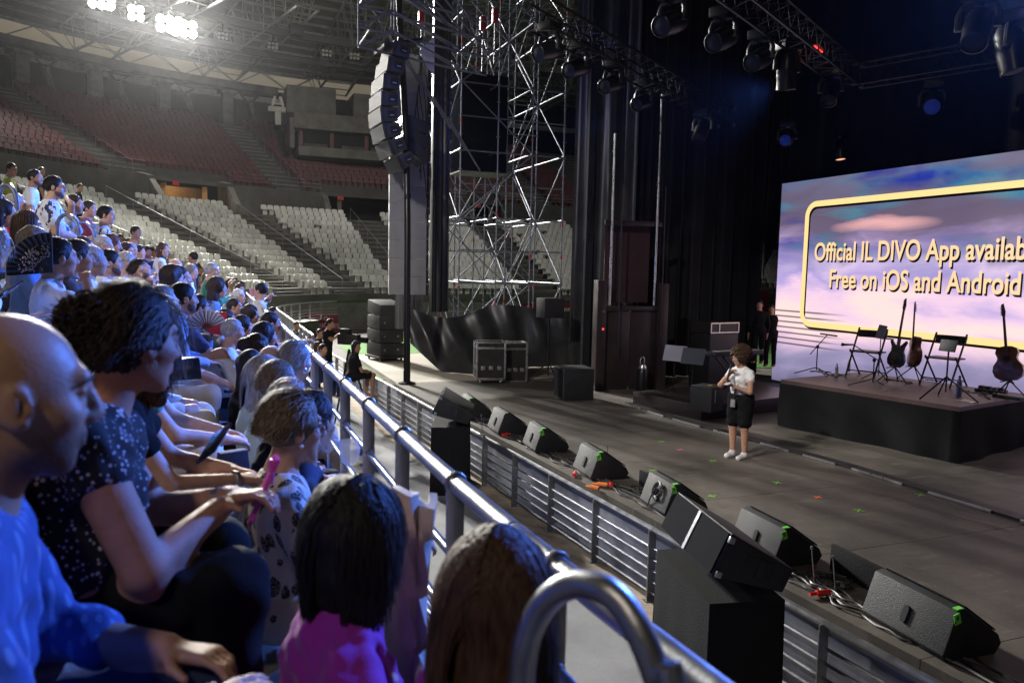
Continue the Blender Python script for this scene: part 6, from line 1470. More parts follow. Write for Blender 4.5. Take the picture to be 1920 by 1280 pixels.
# --- second row, close to the camera
M_stub = pm('skin_stubble', (.44, .25, .16), .5, 0, 9, .12, .12, 190, sss=.08)
B1, J1 = place(26, 742, 1.17, 'bald man with stubble in a blue checked shirt, large in the left foreground', rz=.12, s=1.0, q=0, hair='bald', top='checkblue', sleeve=.72, bottom='navy', skinmat=M_stub, lean=.22, fat=1.08, handR=(.40, -.16, .66), handL=(.38, .14, .64), curlR=.45, poleR=(-.3, -.5, -.8), wr=.0058, hpitch=.05, hyaw=.2)
def stubble(m_, c, r, ax, ink):
    nt = m_.node_tree; L = nt.links; N = nt.nodes; b = N['Principled BSDF']; src = b.inputs['Base Color'].links[0].from_socket; tc = N.new('ShaderNodeTexCoord')
    def dist(c, r):
        mp = N.new('ShaderNodeMapping'); mp.vector_type = 'POINT'; mp.inputs['Location'].default_value = [-q/w for q, w in zip(c, r)]; mp.inputs['Scale'].default_value = [1/w for w in r]; L.new(tc.outputs['Object'], mp.inputs[0]); g = N.new('ShaderNodeTexGradient'); g.gradient_type = 'QUADRATIC_SPHERE'; L.new(mp.outputs[0], g.inputs[0]); return g.outputs['Fac']
    n = N.new('ShaderNodeTexNoise'); n.inputs['Scale'].default_value = 420; L.new(tc.outputs['Object'], n.inputs['Vector'])
    f = dist(c, r); mr = N.new('ShaderNodeMath'); mr.operation = 'MULTIPLY'; mr.use_clamp = True; L.new(f, mr.inputs[0]); mr.inputs[1].default_value = 4.5
    mu = N.new('ShaderNodeMath'); mu.operation = 'MULTIPLY'; L.new(mr.outputs[0], mu.inputs[0]); cr = N.new('ShaderNodeMapRange'); cr.inputs['From Min'].default_value = .35; cr.inputs['From Max'].default_value = .6; cr.inputs['To Min'].default_value = .35; cr.inputs['To Max'].default_value = .95; L.new(n.outputs['Fac'], cr.inputs['Value']); L.new(cr.outputs[0], mu.inputs[1])
    mx = N.new('ShaderNodeMixRGB'); L.new(mu.outputs[0], mx.inputs[0]); L.new(src, mx.inputs[1]); mx.inputs[2].default_value = (*ink, 1); L.new(mx.outputs[0], b.inputs['Base Color'])
stubble(M_stub, J1['hc']+J1['Rh'] @ v3(.04, 0, -.085), (.115, .115, .085), None, (.045, .03, .025))
B2, J2 = place(40, 740, 1.55, 'woman in a black strappy top sitting half hidden behind the bald man', rz=.1, s=.96, q=1, fem=True, hair='bun', hcol='dark', top='black', sleeve=0, bottom='charcoal', lean=.3, skin=1, handL=(.36, .1, .58), handR=(.37, -.12, .58), poleR=(-.2, -.3, -.9))
B3, J3 = place(250, 640, 1.86, 'woman with curly bun and sleeveless black dotted top holding a pink fan', rz=.12, s=1.0, q=0, fem=True, hair='bun', hcol='dark', top='dotted', sleeve=.14, bottom='black', lean=.34, fat=1.4, skin=2, handR=(.41, -.03, .70), handL=(.45, .03, .71), curlR=.9, curlL=.8, poleR=(-.35, -.6, -.75), poleL=(-.2, .6, -.8), hpitch=.06, hyaw=.5, wr=.006)
curls(B3, J3, 520, [((-.105, 0, .045), (.062, .064, .06), lambda d: d[0] < .35), ((-.03, 0, .02), (.1, .085, .09), lambda d: d[0] < -.1 and d[2] < .3)], 'dark', .011, 4, .003)
strands(B3, J3, 2400, .13, 'dark', 'back', .002, 5, 0, .004, grow=.012, front=-.6, wave=.2)
t = MB()
for sg in (-1, 1): t = MB(); t.lathe([(0, -.012), (.006, -.008), (.007, 0), (.005, .009), (0, .012)], 8, Matrix.Translation(J3['h'](.004, .083*sg, -.05))); t.obj('earring', M_alu, B3, smooth=True)
def watch(J, root, nm, mat, side='R', off=.025, r=.034):
    W, E = (J['WR'], J['ER']) if side == 'R' else (J['WL'], J['EL']); d = (W-E)/np.linalg.norm(W-E); M0 = Matrix.Translation(W-d*off) @ rotm(d).to_4x4()
    t = MB(); t.lathe([(r, -.011), (r+.004, -.008), (r+.004, .008), (r, .011)], 16, M0); t.obj(nm, mat, root, smooth=True)
watch(J3, B3, 'wristwatch', M_alu, 'L', .03, .031)
# pink folded fan in her hands
p = wpt(J3, J3['WL']+np.array((.08, -.03, .02))); t = MB()
for k in range(7): t.box((0, (k-3)*.006, .0), (.012, .004, .19), Euler((R_(8-2.5*k), R_(22), 0)))
t.tube([(.02, .03*math.cos(a), .05+.03*math.sin(a)) for a in np.linspace(0, 5.5, 10)], .006, 6)
o = t.obj('folding_fan', pm('pink_lacquer', (.6, .08, .4), .3), bevel=.0); o.location = p; tag(o, 'pink folded hand fan held by the woman with the curly bun', 'fan')
B4, J4 = place(283, 640, 2.55, 'woman in a black top hidden behind the curly bun, arm resting on her knee', rz=.05, s=.93, q=1, fem=True, hair='wavy', hcol='brown', top='black', sleeve=.4, bottom='cream', lean=.35, handR=(.5, -.1, .63), handL=(.5, .1, .62), skin=0)
watch(J4, B4, 'bracelet', M_alu, 'R', .0, .031)
place(288, 612, 3.3, 'woman in a teal top and white trousers hidden behind the curly bun', rz=.05, s=.94, q=1, fem=True, hair='bob', hcol='brown', top='teal', sleeve=.4, bottom='white', lean=.3, skin=0, handR=(.5, -.1, .62), handL=(.5, .1, .62))
place(300, 596, 4.2, 'person in a white blouse and pale trousers just before the grey haired man', rz=.05, s=.94, q=2, fem=True, hair='wavy', hcol='ash', top='white', sleeve=.9, bottom='offwhite', lean=.3, skin=0)
B5, J5 = place(306, 572, 5.2, 'grey haired man with dark glasses and a white shirt in profile', rz=.1, s=.98, q=1, hair='short', hcol='grey', top='white', sleeve=.5, collar=True, bottom='cream', glasses=True, lean=.18, handR=(.5, -.08, .62), handL=(.48, .12, .62), skin=1, crown=.6)
B6, J6 = place(345, 560, 6.4, 'dark haired man with moustache in a pale blue shirt beside the grey haired man', rz=.1, s=.98, q=1, hair='short', hcol='black', top='lightblue', sleeve=.9, collar=True, bottom='white', lean=.2, beard=M_beard, skin=1, legs=-.6)
B7, J7 = place(372, 578, 7.2, 'man in a navy polo holding an open white fan', rz=.1, s=.96, q=1, hair='short', hcol='dark', top='navy', sleeve=.5, bottom='blue', lean=.25, handR=(.5, -.1, .72), skin=2)
def fan_m(p, deg):
    n = (CAMP-Vector(p)).normalized(); y = Vector((0, 0, 1)).cross(n).normalized(); z = n.cross(y)
    return Matrix((n, y, z)).transposed() @ Matrix.Rotation(R_(-deg), 3, 'X')
def open_fan(p, M3, r, mat, label, ribs=None, half=80):
    c = empty('hand_fan', p, 0, label, 'fan'); n = 24; vs = [(0, 0, 0)]; t = MB()
    def f(u, v): a = R_(half*(2*u-1)); rr = r*(.3+.7*v); return M3 @ Vector((.006*((-1)**int(u*24+.5)), rr*math.sin(a), rr*math.cos(a)))
    t.grid(24, 2, f); t.obj('leaf', mat, c, thick=.002)
    t = MB()
    for k in range(13): a = R_(half*(2*k/12-1)); t.bar(M3 @ Vector((.004, 0, 0)), M3 @ Vector((.004, r*.95*math.sin(a), r*.95*math.cos(a))), .0035, 4)
    t.obj('ribs', ribs or M_woodd, c); return c
open_fan(P(388, 616, D=6.6), fan_m(P(388, 616, D=6.6), -10), .165, FAB['white'], 'open white hand fan above the knees in the second row')
# dark handbag and phone in second row
for x, y, D, nm, mt, lb_ in ((402, 830, 2.2, 'smartphone', pm('phone_glass', (.01, .01, .012), .12, spec=.8), 'dark smartphone held over the knee behind the pink fan'), (14, 547, 3.2, 'smartphone', MATS.get('phone_glass') or M_black, 'dark smartphone held by the white shirted person at the left edge')):
    t = MB(); t.box((0, 0, 0), (.075, .15, .009), Euler((R_(25), R_(-35), R_(-35)))); o = t.obj(nm, mt, bevel=.006); o.location = P(x, y, D=D); tag(o, lb_, 'phone')
def bag(x, y, D, mt, label, s=1.):
    c = empty('handbag', P(x, y, D=D), .4, label, 'handbag'); t = MB(); t.prism([(-.15*s, -.1*s), (.15*s, -.1*s), (.13*s, .1*s), (-.13*s, .1*s)], .1*s, Matrix.Rotation(R_(90), 4, 'X')); t.obj('body', mt, c, bevel=.02*s)
bag(340, 690, 4.3, pm('patent_black', (.015, .015, .017), .15), 'shiny black handbag on the lap of the second row', .62)
bag(432, 862, 3.0, FAB['navy'], 'dark patterned handbag on the floor beside the smartphone', .42)
M_glass = pm('clear_glass', (.9, .92, .95), .02); M_glass.node_tree.nodes['Principled BSDF'].inputs['Alpha'].default_value = .22
# --- front row
A1, K1 = place(930, 1120, 1.38, 'woman with long straight brown hair in the foreground beside the looped handrail', rz=.1, s=.95, q=0, fem=True, hair='long', hcol='brown', top='magenta', sleeve=.4, bottom='charcoal', lean=.02, hyaw=.85, skin=0, fat=1.02)
strands(A1, K1, 4200, .37, 'brown', 'straight', .0026, 2, .0, .009, grow=.012, wave=.05)
t = MB(); t.tube([K1['h'](.075*math.cos(a)-.0, .088*math.sin(a), .075+.02*math.cos(a)) for a in np.linspace(-1.7, 1.7, 14)], .007, 6); t.obj('hair_band', M_black, A1, smooth=True)
A2, K2 = place(668, 1004, 1.72, 'woman with a black bob and a plain magenta top, back to the camera', rz=.1, s=.96, q=0, fem=True, hair='bob', hcol='black', top='magenta', sleeve=.15, bottom='beige', lean=.05, hyaw=.7, skin=1, fat=1.1, wr=.007)
strands(A2, K2, 4200, .22, 'black', 'straight', .0026, 8, -.1, .011, grow=.015, wave=.22, lenvar=.4)
A3, K3 = place(550, 802, 2.75, 'woman with short blond hair, glasses and a white blouse with black leaf print', rz=.1, s=.98, q=0, fem=True, hair='fluffy', hcol='ash', top='leafprint', sleeve=.5, bottom='offwhite', lean=.02, glasses=True, skin=0, fat=1.2, hyaw=.12)
strands(A3, K3, 3000, .06, 'ash', 'back', .0024, 12, -.2, .006, grow=.012, front=-.5, wave=.18)
t = MB()
for sg in (-1, 1): t = MB(); t.lathe([(0, -.008), (.006, -.005), (.008, 0), (.006, .005), (0, .008)], 8, Matrix.Translation(K3['h'](.002, .085*sg, -.052))); t.obj('earring', M_whitec, A3, smooth=True)
fr = [(585, 792, 3.0, 'person in a navy top with a bead bracelet beyond the leaf print blouse', dict(fem=True, hair='short', hcol='dark', top='navy', sleeve=.4, bottom='white', lean=.1, handR=(.5, -.1, .66), handL=(.52, .05, .68))),
      (543, 762, 3.35, 'man with thin grey hair just behind the blond woman with glasses', dict(hair='crop', hcol='grey', top='black', bottom='khaki', crown=1.3, lean=.05, skin=0)),
      (522, 722, 3.95, 'man with grey brown hair just in front of the long grey hair', dict(hair='short', hcol='ash', top='mint', bottom='beige', lean=.1)),
      (497, 708, 4.4, 'woman with long straight grey hair in a pale top', dict(fem=True, hair='long', hcol='grey', top='mint', sleeve=.3, bottom='black', lean=.05)),
      (512, 682, 5.0, 'bald man in a pale shirt behind the long grey hair', dict(hair='bald', top='white', bottom='grey', lean=.05, skin=0)),
      (556, 677, 5.0, 'woman with short silver hair and hoop earrings by the guard rail', dict(fem=True, hair='fluffy', hcol='grey', top='offwhite', sleeve=.5, bottom='beige', lean=.25, skin=0)),
      (473, 688, 5.5, 'woman with long black hair in a dark top in the front row', dict(fem=True, hair='long', hcol='black', top='black', bottom='black', lean=.05)),
      (483, 655, 6.0, 'woman with dark curly hair tied low in the front row', dict(fem=True, hair='bun', hcol='dark', top='lightblue', bottom='navy', lean=.05)),
      (497, 630, 6.9, 'woman with a black shiny fringe leaning forward in the front row', dict(fem=True, hair='bob', hcol='black', top='grey', bottom='navy', lean=.2)),
      (437, 622, 7.3, 'grey haired man in a white shirt seen from behind in the front row', dict(hair='short', hcol='grey', top='white', sleeve=.9, bottom='navy', lean=.05)),
      (508, 606, 8.3, 'man with glasses leaning over the guard rail with clasped hands', dict(hair='short', hcol='black', top='black', sleeve=.4, bottom='black', lean=.55, glasses=True, handR=(.72, .06, .84), handL=(.72, .1, .85))),
      (456, 612, 8.6, 'person with black hair in a grey top right of the white shirted back', dict(hair='bob', fem=True, hcol='black', top='grey', bottom='navy', lean=.1)),
      (425, 600, 8.9, 'man with dark hair and a cream shirt in the front row', dict(hair='short', hcol='dark', top='cream', bottom='navy', lean=.1)),
      (440, 575, 11., 'person in a striped shirt bending forward in the front row', dict(hair='short', hcol='dark', top='striped', bottom='navy', lean=.4)),
      (448, 556, 12.5, 'white haired person far along the front row', dict(hair='short', hcol='white', top='navy', bottom='grey', lean=.1)),
      (470, 590, 10.3, 'woman with dark wavy hair far along the front row', dict(fem=True, hair='wavy', hcol='dark', top='maroon', bottom='navy'))]
for x, y, D, lb_, kw in fr:
    R0_, K_ = place(x, y, D, lb_, rz=.08, s=.96, q=1 if D < 5.2 else 2, **kw)
    if 'hoop' in lb_:
        for sg in (-1, 1): t = MB(); t.tube([K_['h'](.0+.017*math.cos(a), .084*sg, -.058+.017*math.sin(a)) for a in np.linspace(0, 6.28, 13)[:-1]], .0028, 5, True); t.obj('earring', M_alu, R0_, smooth=True)
    if 'bracelet' in lb_:
        watch(K_, R0_, 'bracelet', M_whitec, 'R', .01, .03)
        for i, (hx_, hy_) in enumerate(((655, 860), (615, 835))):
            g = MB(); p = P(hx_, hy_, D=2.9+.1*i); g.lathe([(.03, 0), (.033, .002), (.004, .006), (.004, .07), (.03, .09), (.042, .13), (.036, .17)], 14); o = g.obj('wine_glass', M_glass, smooth=True, thick=.0015); o.location = p-Vector((0, 0, .1)); tag(o, ['wine glass with pale wine held beside the bracelet', 'wine glass held behind the nearer wine glass'][i], 'glass', None)
# cream jacket hanging beside the magenta woman
def coat(u, v):
    return Vector((.1*u-.05+.03*v*math.sin(u*5), .035*math.sin(13*u+2.5*v)+.02*math.sin(5*v), -.6*v+.02*math.sin(u*6)))
t = MB(); t.grid(20, 20, coat); o = t.obj('cream_coat', FAB['cream'], smooth=True, thick=.02); o.location = P(772, 925, D=1.95); tag(o, 'cream coloured coat hanging over the seat between magenta top and guard rail', 'coat')
# --- third and higher rows, people one can name
C = [(112, 483, 5.2, 'man holding a large open black sequinned fan by his face', dict(hair='short', hcol='black', top='white', sleeve=.45, bottom='beige', lean=.12, handR=(.27, -.1, 1.0), poleR=(-.2, -.7, -.6), skin=2, q=1)),
     (-26, 466, 4.6, 'person with blond hair and a white shirt cut by the left edge', dict(fem=True, hair='wavy', hcol='blond', top='white', sleeve=.9, bottom='white', lean=.15, skin=2, q=1, handR=(.36, -.08, .74))),
     (147, 482, 6.0, 'woman with hair tied back in a dark sleeveless top beside the fan holder', dict(fem=True, hair='bun', hcol='dark', top='charcoal', sleeve=.1, bottom='navy', lean=.15, skin=2, q=1, fat=1.15)),
     (176, 490, 6.6, 'woman with grey curly hair and white blouse behind the dark sleeveless top', dict(fem=True, hair='fluffy', hcol='grey', top='white', bottom='beige', lean=.1, q=2)),
     (207, 493, 7.6, 'dark haired man in a white T-shirt looking at his phone', dict(hair='short', hcol='black', top='white', sleeve=.45, bottom='navy', lean=.15, handR=(.38, -.05, .88), handL=(.38, .05, .88), beard=M_beard, q=1, skin=1)),
     (264, 508, 8.0, 'balding bearded man resting his head on his hand', dict(hair='short', hcol='dark', top='lightblue', sleeve=.9, bottom='navy', lean=.2, hroll=-.45, crown=1.3, beard=M_beard, handR=(.23, -.22, 1.07), q=1, skin=1)),
     (238, 494, 8.4, 'person with grey hair holding up a phone in the third row', dict(hair='short', hcol='grey', top='white', bottom='navy', q=2, handR=(.36, .0, 1.0))),
     (52, 425, 6.6, 'woman with long brown hair at the left in front of the floral shirted man', dict(fem=True, hair='long', hcol='brown', top='grey', bottom='navy', q=1, skin=1)),
     (66, 455, 5.8, 'woman with long dark blond hair behind the black fan', dict(fem=True, hair='long', hcol='ash', top='blue', bottom='navy', q=2, skin=1)),
     (30, 385, 8.6, 'older grey haired man in a red top at the left edge', dict(hair='short', hcol='grey', top='red', bottom='navy', q=2)),
     (8, 400, 7.2, 'woman with black fringe and blue top at the left edge', dict(fem=True, hair='bob', hcol='black', top='blue', bottom='navy', q=2)),
     (103, 352, 8.9, 'big standing man with glasses in a white and navy floral shirt', dict(pose='stand', hair='short', hcol='black', top='floral', sleeve=.5, bottom='navy', fat=1.7, glasses=True, beard=M_beard, q=1, skin=1, handR=(.25, -.02, 1.0), poleR=(-.4, -.8, -.3))),
     (140, 383, 10.0, 'standing woman raising one arm behind her head in a grey blue top', dict(pose='stand', fem=True, hair='short', hcol='dark', top='lightblue', sleeve=.1, bottom='denim', q=2, handR=(.0, -.1, 1.62), poleR=(.2, -1, .3), skin=1)),
     (200, 404, 10.6, 'standing man in a dark blue and white leafy shirt', dict(pose='stand', hair='short', hcol='black', top='floraldark', sleeve=.5, bottom='charcoal', fat=1.15, q=1, skin=1)),
     (66, 334, 11.5, 'standing bearded man in a plain white T-shirt', dict(pose='stand', hair='short', hcol='black', top='white', sleeve=.45, bottom='navy', beard=M_beard, q=2, skin=2)),
     (168, 392, 12., 'person in a maroon top behind the raised arm', dict(hair='short', hcol='dark', top='maroon', bottom='navy', q=2, skin=1)),
     (398, 508, 12.2, 'standing grey haired man in a bright green jacket', dict(pose='stand', hair='short', hcol='grey', top='green', sleeve=1., bottom='navy', q=2, handR=(.34, -.02, 1.12), skin=1)),
     (362, 483, 15.5, 'standing balding man in a dark navy polo, back turned', dict(pose='stand', hair='crop', hcol='dark', top='navy', sleeve=.45, bottom='navy', q=2, hyaw=2.2, skin=2)),
     (488, 545, 11.8, 'standing man in a beige T-shirt drinking from a pink cup', dict(pose='stand', hair='short', hcol='black', top='offwhite', sleeve=.5, bottom='khaki', q=2, hyaw=2.4, handL=(.24, .12, 1.48), skin=1)),
     (306, 468, 13.5, 'woman with long brown hair in a white top standing above the crowd', dict(pose='stand', fem=True, hair='long', hcol='brown', top='white', sleeve=0, bottom='denim', q=2, skin=1)),
     (512, 588, 15., 'steward in a yellow vest behind the beige T-shirt', dict(pose='stand', hair='short', hcol='black', top='yellow', sleeve=.3, bottom='black', q=2, skin=2)),
     (22, 318, 15., 'steward in a bright yellow vest at the top left of the crowd', dict(hair='short', hcol='dark', top='yellow', bottom='black', q=2, skin=1)),
     (255, 436, 15.0, 'person with an orange cloth on the lap at the upper crowd edge', dict(hair='short', hcol='dark', top='orange', bottom='navy', q=2, skin=2)),
     (330, 500, 12.0, 'bald man in a white shirt in the middle of the crowd', dict(hair='bald', top='white', bottom='navy', q=2, skin=0)),
     (408, 480+60, 9.4, 'woman in a blue top behind the red barrier tape', dict(fem=True, hair='wavy', hcol='dark', top='blue', bottom='navy', q=2, skin=1))]
used = []
for x, y, D, lb_, kw in C:
    kw = dict(kw); rz = kw.pop('rz', .15); q_ = kw.pop('q')
    r_, J_ = place(x, y, D, lb_, rz=rz, s=.98, q=q_, **kw); used.append((x, y, D))
    if 'sequinned' in lb_:
        pp_ = wpt(J_, J_['WR']+np.array((.0, .0, .06)))
        m_ = pm('sequin_black', (.02, .02, .025), .3, .2); 
        pp_ = P(99, 510, D=5.0); FM = fan_m(pp_, -48); open_fan(pp_, FM, .255, m_, 'large open black fan with silver sequins hiding part of the crowd', M_black, 48)
        sq = MB()
        for k in range(170):
            a = R_(RNG.uniform(-44, 44)); rr = .255*RNG.uniform(.38, .75); sq.box(FM @ Vector((-.012, rr*math.sin(a), rr*math.cos(a))), (.006, .006, .006))
            sq.box(FM @ Vector((.012, rr*math.sin(a), rr*math.cos(a))), (.006, .006, .006))
        fo = [o for o in COL.objects if o.name.startswith('hand_fan') and 'sequins' in o.get('label', '')][0]; so = sq.obj('sequins', M_alu, fo); tag(so, kind='stuff')
    if 'phone' in lb_:
        t = MB(); t.box((0, 0, 0), (.012, .075, .15), Euler((0, R_(-20), 0))); o = t.obj('smartphone', MATS['phone_glass'], bevel=.004); o.location = wpt(J_, J_['WR']+np.array((.1, .03, .05))); tag(o, 'smartphone held up by the '+('man in the white T-shirt' if 'T-shirt' in lb_ else 'grey haired person in the third row'), 'phone')
    if 'pink cup' in lb_:
        t = MB(); t.lathe([(0, 0), (.03, 0), (.042, .11), (.038, .11), (.028, .01)], 12); o = t.obj('cup', FAB['pink'], smooth=True); o.location = wpt(J_, J_['hc']+J_['Rh'] @ v3(.14, 0, -.09)); tag(o, 'pink cup at the lips of the man in beige', 'cup')
used += [(x, y, D) for x, y, D, _, _ in fr]
used += [(306, 583, 4.05), (346, 567, 5.5), (370, 580, 6.4), (250, 640, 1.86), (52, 716, 1.14), (92, 690, 1.5), (283, 640, 2.55)]
# --- the rest of the crowd, row by row on the terrace
LIM = [(-60, 285), (0, 312), (60, 330), (120, 365), (170, 388), (250, 434), (330, 474), (400, 510), (480, 552), (530, 600)]
def limit(x): return float(np.interp(x, [a for a, _ in LIM], [b for _, b in LIM]))
WP = [PX(Vector(bowl(s, .43+RUN*k, FL(k)+1.16))) for k in range(NR) for s in ()]
cand = []
for k in range(0, 14):
    sy = 12.0 if k else 17.0
    s_ = sy+(k % 2)*.25
    while s_ < 46:
        p = bowl(s_, .35+RUN*k, FL(k)); nn = bnorm(s_); s_ += .54
        hx_, hy_, hz_ = PX(p+Vector((.05, 0, 1.16)))
        if hz_ < (4.5 if k == 0 else 7.2) or hx_ < -30 or hx_ > 525 or hy_ < limit(hx_) or hy_ > 640: continue
        if any(abs(hx_-u)/max(8, 170/d) < 1 and abs(hy_-v) < 230/d+6 and abs(d-hz_) < 2.2 for u, v, d in used): continue
        if RNG.random() < .04: continue
        cand.append((hz_, p, nn, k, hx_, hy_))
cand.sort(key=lambda t: t[0])
TOPS = ['white', 'white', 'white', 'offwhite', 'lightblue', 'white', 'navy', 'black', 'lightblue', 'grey', 'maroon', 'offwhite', 'charcoal', 'blue', 'pink', 'teal', 'beige', 'red', 'striped', 'floraldark']
seen = {}
REF = [(103, 'the floral shirt man'), (60, 'the left long haired woman'), (200, 'the leafy shirt man'), (265, 'the head resting man'), (306, 'the white sleeveless woman'), (362, 'the navy polo man'), (398, 'the green jacket man'), (452, 'the white haired person'), (20, 'the left yellow steward')]
ORD = ['nearest', 'second', 'third', 'fourth', 'fifth', 'sixth']
ncrowd = 0
for hz_, p, nn, k, hx_, hy_ in cand:
    if ncrowd >= 150: break
    ncrowd += 1
    fem = RNG.random() < .52; top = RNG.choice(TOPS); hc_ = RNG.choice(['black', 'dark', 'dark', 'brown', 'chestnut', 'grey', 'ash', 'blond'] if fem else ['black', 'dark', 'dark', 'brown', 'grey', 'white'])
    hs = RNG.choice(['bob', 'long', 'wavy', 'bun', 'short', 'fluffy'] if fem else ['short', 'short', 'crop', 'bald'])
    an = math.atan2(-nn[1], -nn[0])+RNG.uniform(-.1, .25); bare = hs == 'bald'
    lb = ('bald man' if bare else '%s, %s %s hair' % ('woman' if fem else 'man', {'ash': 'fair'}.get(hc_, hc_), {'short': 'short', 'crop': 'cropped', 'bun': 'tied', 'fluffy': 'full'}.get(hs, hs)))+', %s top, ' % {'floraldark': 'patterned', 'offwhite': 'off white', 'lightblue': 'pale blue'}.get(top, top)
    ref = min(REF, key=lambda r: abs(r[0]-hx_)); side = 'left of' if hx_ < ref[0]-8 else 'right of' if hx_ > ref[0]+8 else 'by'
    lb += '%s %s' % (side, ref[1]); c_ = seen.get(lb, 0); seen[lb] = c_+1
    if c_: lb = ORD[min(5, c_)]+' '+lb
    up_ = RNG.random()
    kw = {}
    if up_ < .12: kw = dict(handR=(.3, -.04, .98), handL=(.3, .06, .9))
    elif up_ < .25: kw = dict(handR=(.34, .06, .8), handL=(.3, -.06, .78))
    r_, J_ = person(p+Vector((-.0, 0, 0)), an, lb, s=RNG.uniform(.93, 1.02), fem=fem, fat=RNG.uniform(.95, 1.3), lean=RNG.uniform(.0, .3), hyaw=aim_yaw(p)-an+RNG.uniform(-.25, .25), hpitch=RNG.uniform(-.05, .2), skin=RNG.choice([0, 1, 1, 2]), hair=hs, hcol=hc_, top=top, sleeve=RNG.choice([.1, .4, .5, .5, 1.]), bottom=RNG.choice(['navy', 'black', 'white', 'beige', 'denim', 'grey']), q=2 if hz_ < 12 else 3, group='seated audience in the lower stand', **kw)
print('CROWD', ncrowd, len(cand))
# two dark people at the top of the aisle, people down in the moat
for x, y, D, lb_, kw in ((150, 352, 24, 'dark figure standing at the tunnel wall above the crowd', dict(top='black', bottom='black', hair='short', hcol='black')), (78, 322, 22., 'dark figure behind the white T-shirted man', dict(top='charcoal', bottom='black', hair='short', hcol='black')),
                         (1424, 572, 20.5, 'dark silhouetted man standing in the gap beside the screen, the left one', dict(top='black', bottom='black', hair='short', hcol='black', rz=1.2, sleeve=1.)), (1447, 580, 20.8, 'dark silhouetted man standing in the gap beside the screen, the right one', dict(top='black', bottom='black', hair='short', hcol='black', rz=1.2, sleeve=1.))):
    kw = dict(kw); rz = kw.pop('rz', .3); place(x, y, D, lb_, rz=rz, s=1., q=2, pose='stand', **kw)
# camera operator with tripod camera in the moat, people sitting below
co, Jc = place(619, 607, 20.5, 'camera operator with cap standing behind a tripod camera in the walkway', rz=-.6, s=1., q=2, pose='stand', hair='short', hcol='black', top='black', bottom='black', hyaw=0, sleeve=.5, handR=(.4, -.1, 1.3), handL=(.4, .1, 1.3), skin=2)
tp0 = P(636, 720, Z=0.0); tp0 = Vector((3.1, 19.0, 0)); c = empty('video_camera', tp0, R_(-40), 'black broadcast camera on a tall tripod in the walkway', 'camera')
zc = P(632, 640, Y=19.0).z
for k in range(3): a_ = k*2.094+.4; t = MB(); t.bar((0, 0, zc-.2), (.55*math.cos(a_), .55*math.sin(a_), 0), .03, 6, .022); t.obj('leg', M_blackm, c)
t = MB(); t.box((0, 0, zc+.05), (.55, .2, .26)); t.box((-.1, 0, zc+.24), (.25, .16, .14)); t.obj('body', M_black, c, bevel=.02); t = MB(); t.bar((.27, 0, zc+.05), (.5, 0, zc+.05), .075, 14); t.obj('lens', M_blackm, c, smooth=True)
for x, y, D, lb_, kw in ((600, 625, 21, 'dark haired person standing in the walkway left of the camera', dict(top='black', bottom='black', hcol='dark', hair='short')), (606, 655, 17, 'person with dark hair and a navy top sitting in the walkway', dict(pose='sit', top='navy', bottom='navy', hcol='dark', hair='short')), (597, 650, 18, 'brown haired woman sitting in the walkway by the balustrade', dict(pose='sit', fem=True, top='grey', bottom='black', hcol='brown', hair='long')), (556, 610, 24, 'photographer in camouflage shirt near the pale path', dict(top='olive', bottom='olive', hcol='brown', hair='short')), (668, 650, 16.5, 'woman with bare legs sitting on the walkway beside the balustrade', dict(pose='sit', fem=True, top='black', bottom='black', blen=.4, hcol='black', hair='long', skin=3))):
    kw = dict(kw); po = kw.pop('pose', 'stand'); place(x, y, D, lb_, rz=.2, s=.98, q=2, pose=po, **kw)
t = MB(); t.grid(8, 10, lambda u, v: Vector((.02*math.sin(v*6)-.02, (u-.5)*.34+.03*math.sin(v*5), -.55*v))); o = t.obj('blue_jacket', FAB['lightblue'], smooth=True, thick=.03); o.location = P(674, 684, Z=.93)+Vector((-.05, 0, .02)); tag(o, 'pale blue jacket hanging over the far part of the balustrade', 'jacket')
# red barrier boards inside the crowd
def tape(a, b, label, w=.16):
    a, b = Vector(a), Vector(b); d = b-a; c = MB(); c.grid(12, 2, lambda u, v: d*u+Vector((.015*math.sin(u*9), 0, -w*v-.05*math.sin(u*math.pi)))); o = c.obj('barrier_tape', M_red, smooth=True, thick=.006); o.location = a; tag(o, label, 'barrier tape')
tape(P(366, 558, D=8.4), P(424, 585, D=7.6), 'upper red barrier tape stretched across the crowd by the green jacket'); tape(P(366, 572, D=8.2), P(420, 597, D=7.4), 'lower red barrier tape stretched across the crowd by the green jacket')
tape(P(285, 520, D=9.0), P(318, 535, D=8.6), 'red barrier tape right of the man resting his head'); tape(P(128, 440, D=9.2), P(178, 462, D=8.8), 'red barrier tape in front of the standing floral shirted man')
for x0, x1, y0, D, lb_ in ((108, 148, 425, 8.6, 'looped steel handrail end in front of the floral shirted man'), (140, 178, 437, 9.4, 'looped dark handrail end right of the floral shirted man'), (0, 32, 372, 7.6, 'looped steel handrail end at the left edge')):
    a = P(x0, y0, D=D); b = P(x1, y0+10, D=D); t = MB(); up2 = Vector((0, 0, 1)); pts = [Vector((0, 0, -.9))]+[(b-a)*((1-math.cos(q_))/2)+up2*(.16*math.sin(q_)) for q_ in np.linspace(0, math.pi, 10)]+[(b-a)+Vector((0, 0, -.9))]
    t.tube(pts, .022, 8); o = t.obj('stair_handrail', M_railst, smooth=True); o.location = a; tag(o, lb_, 'handrail')
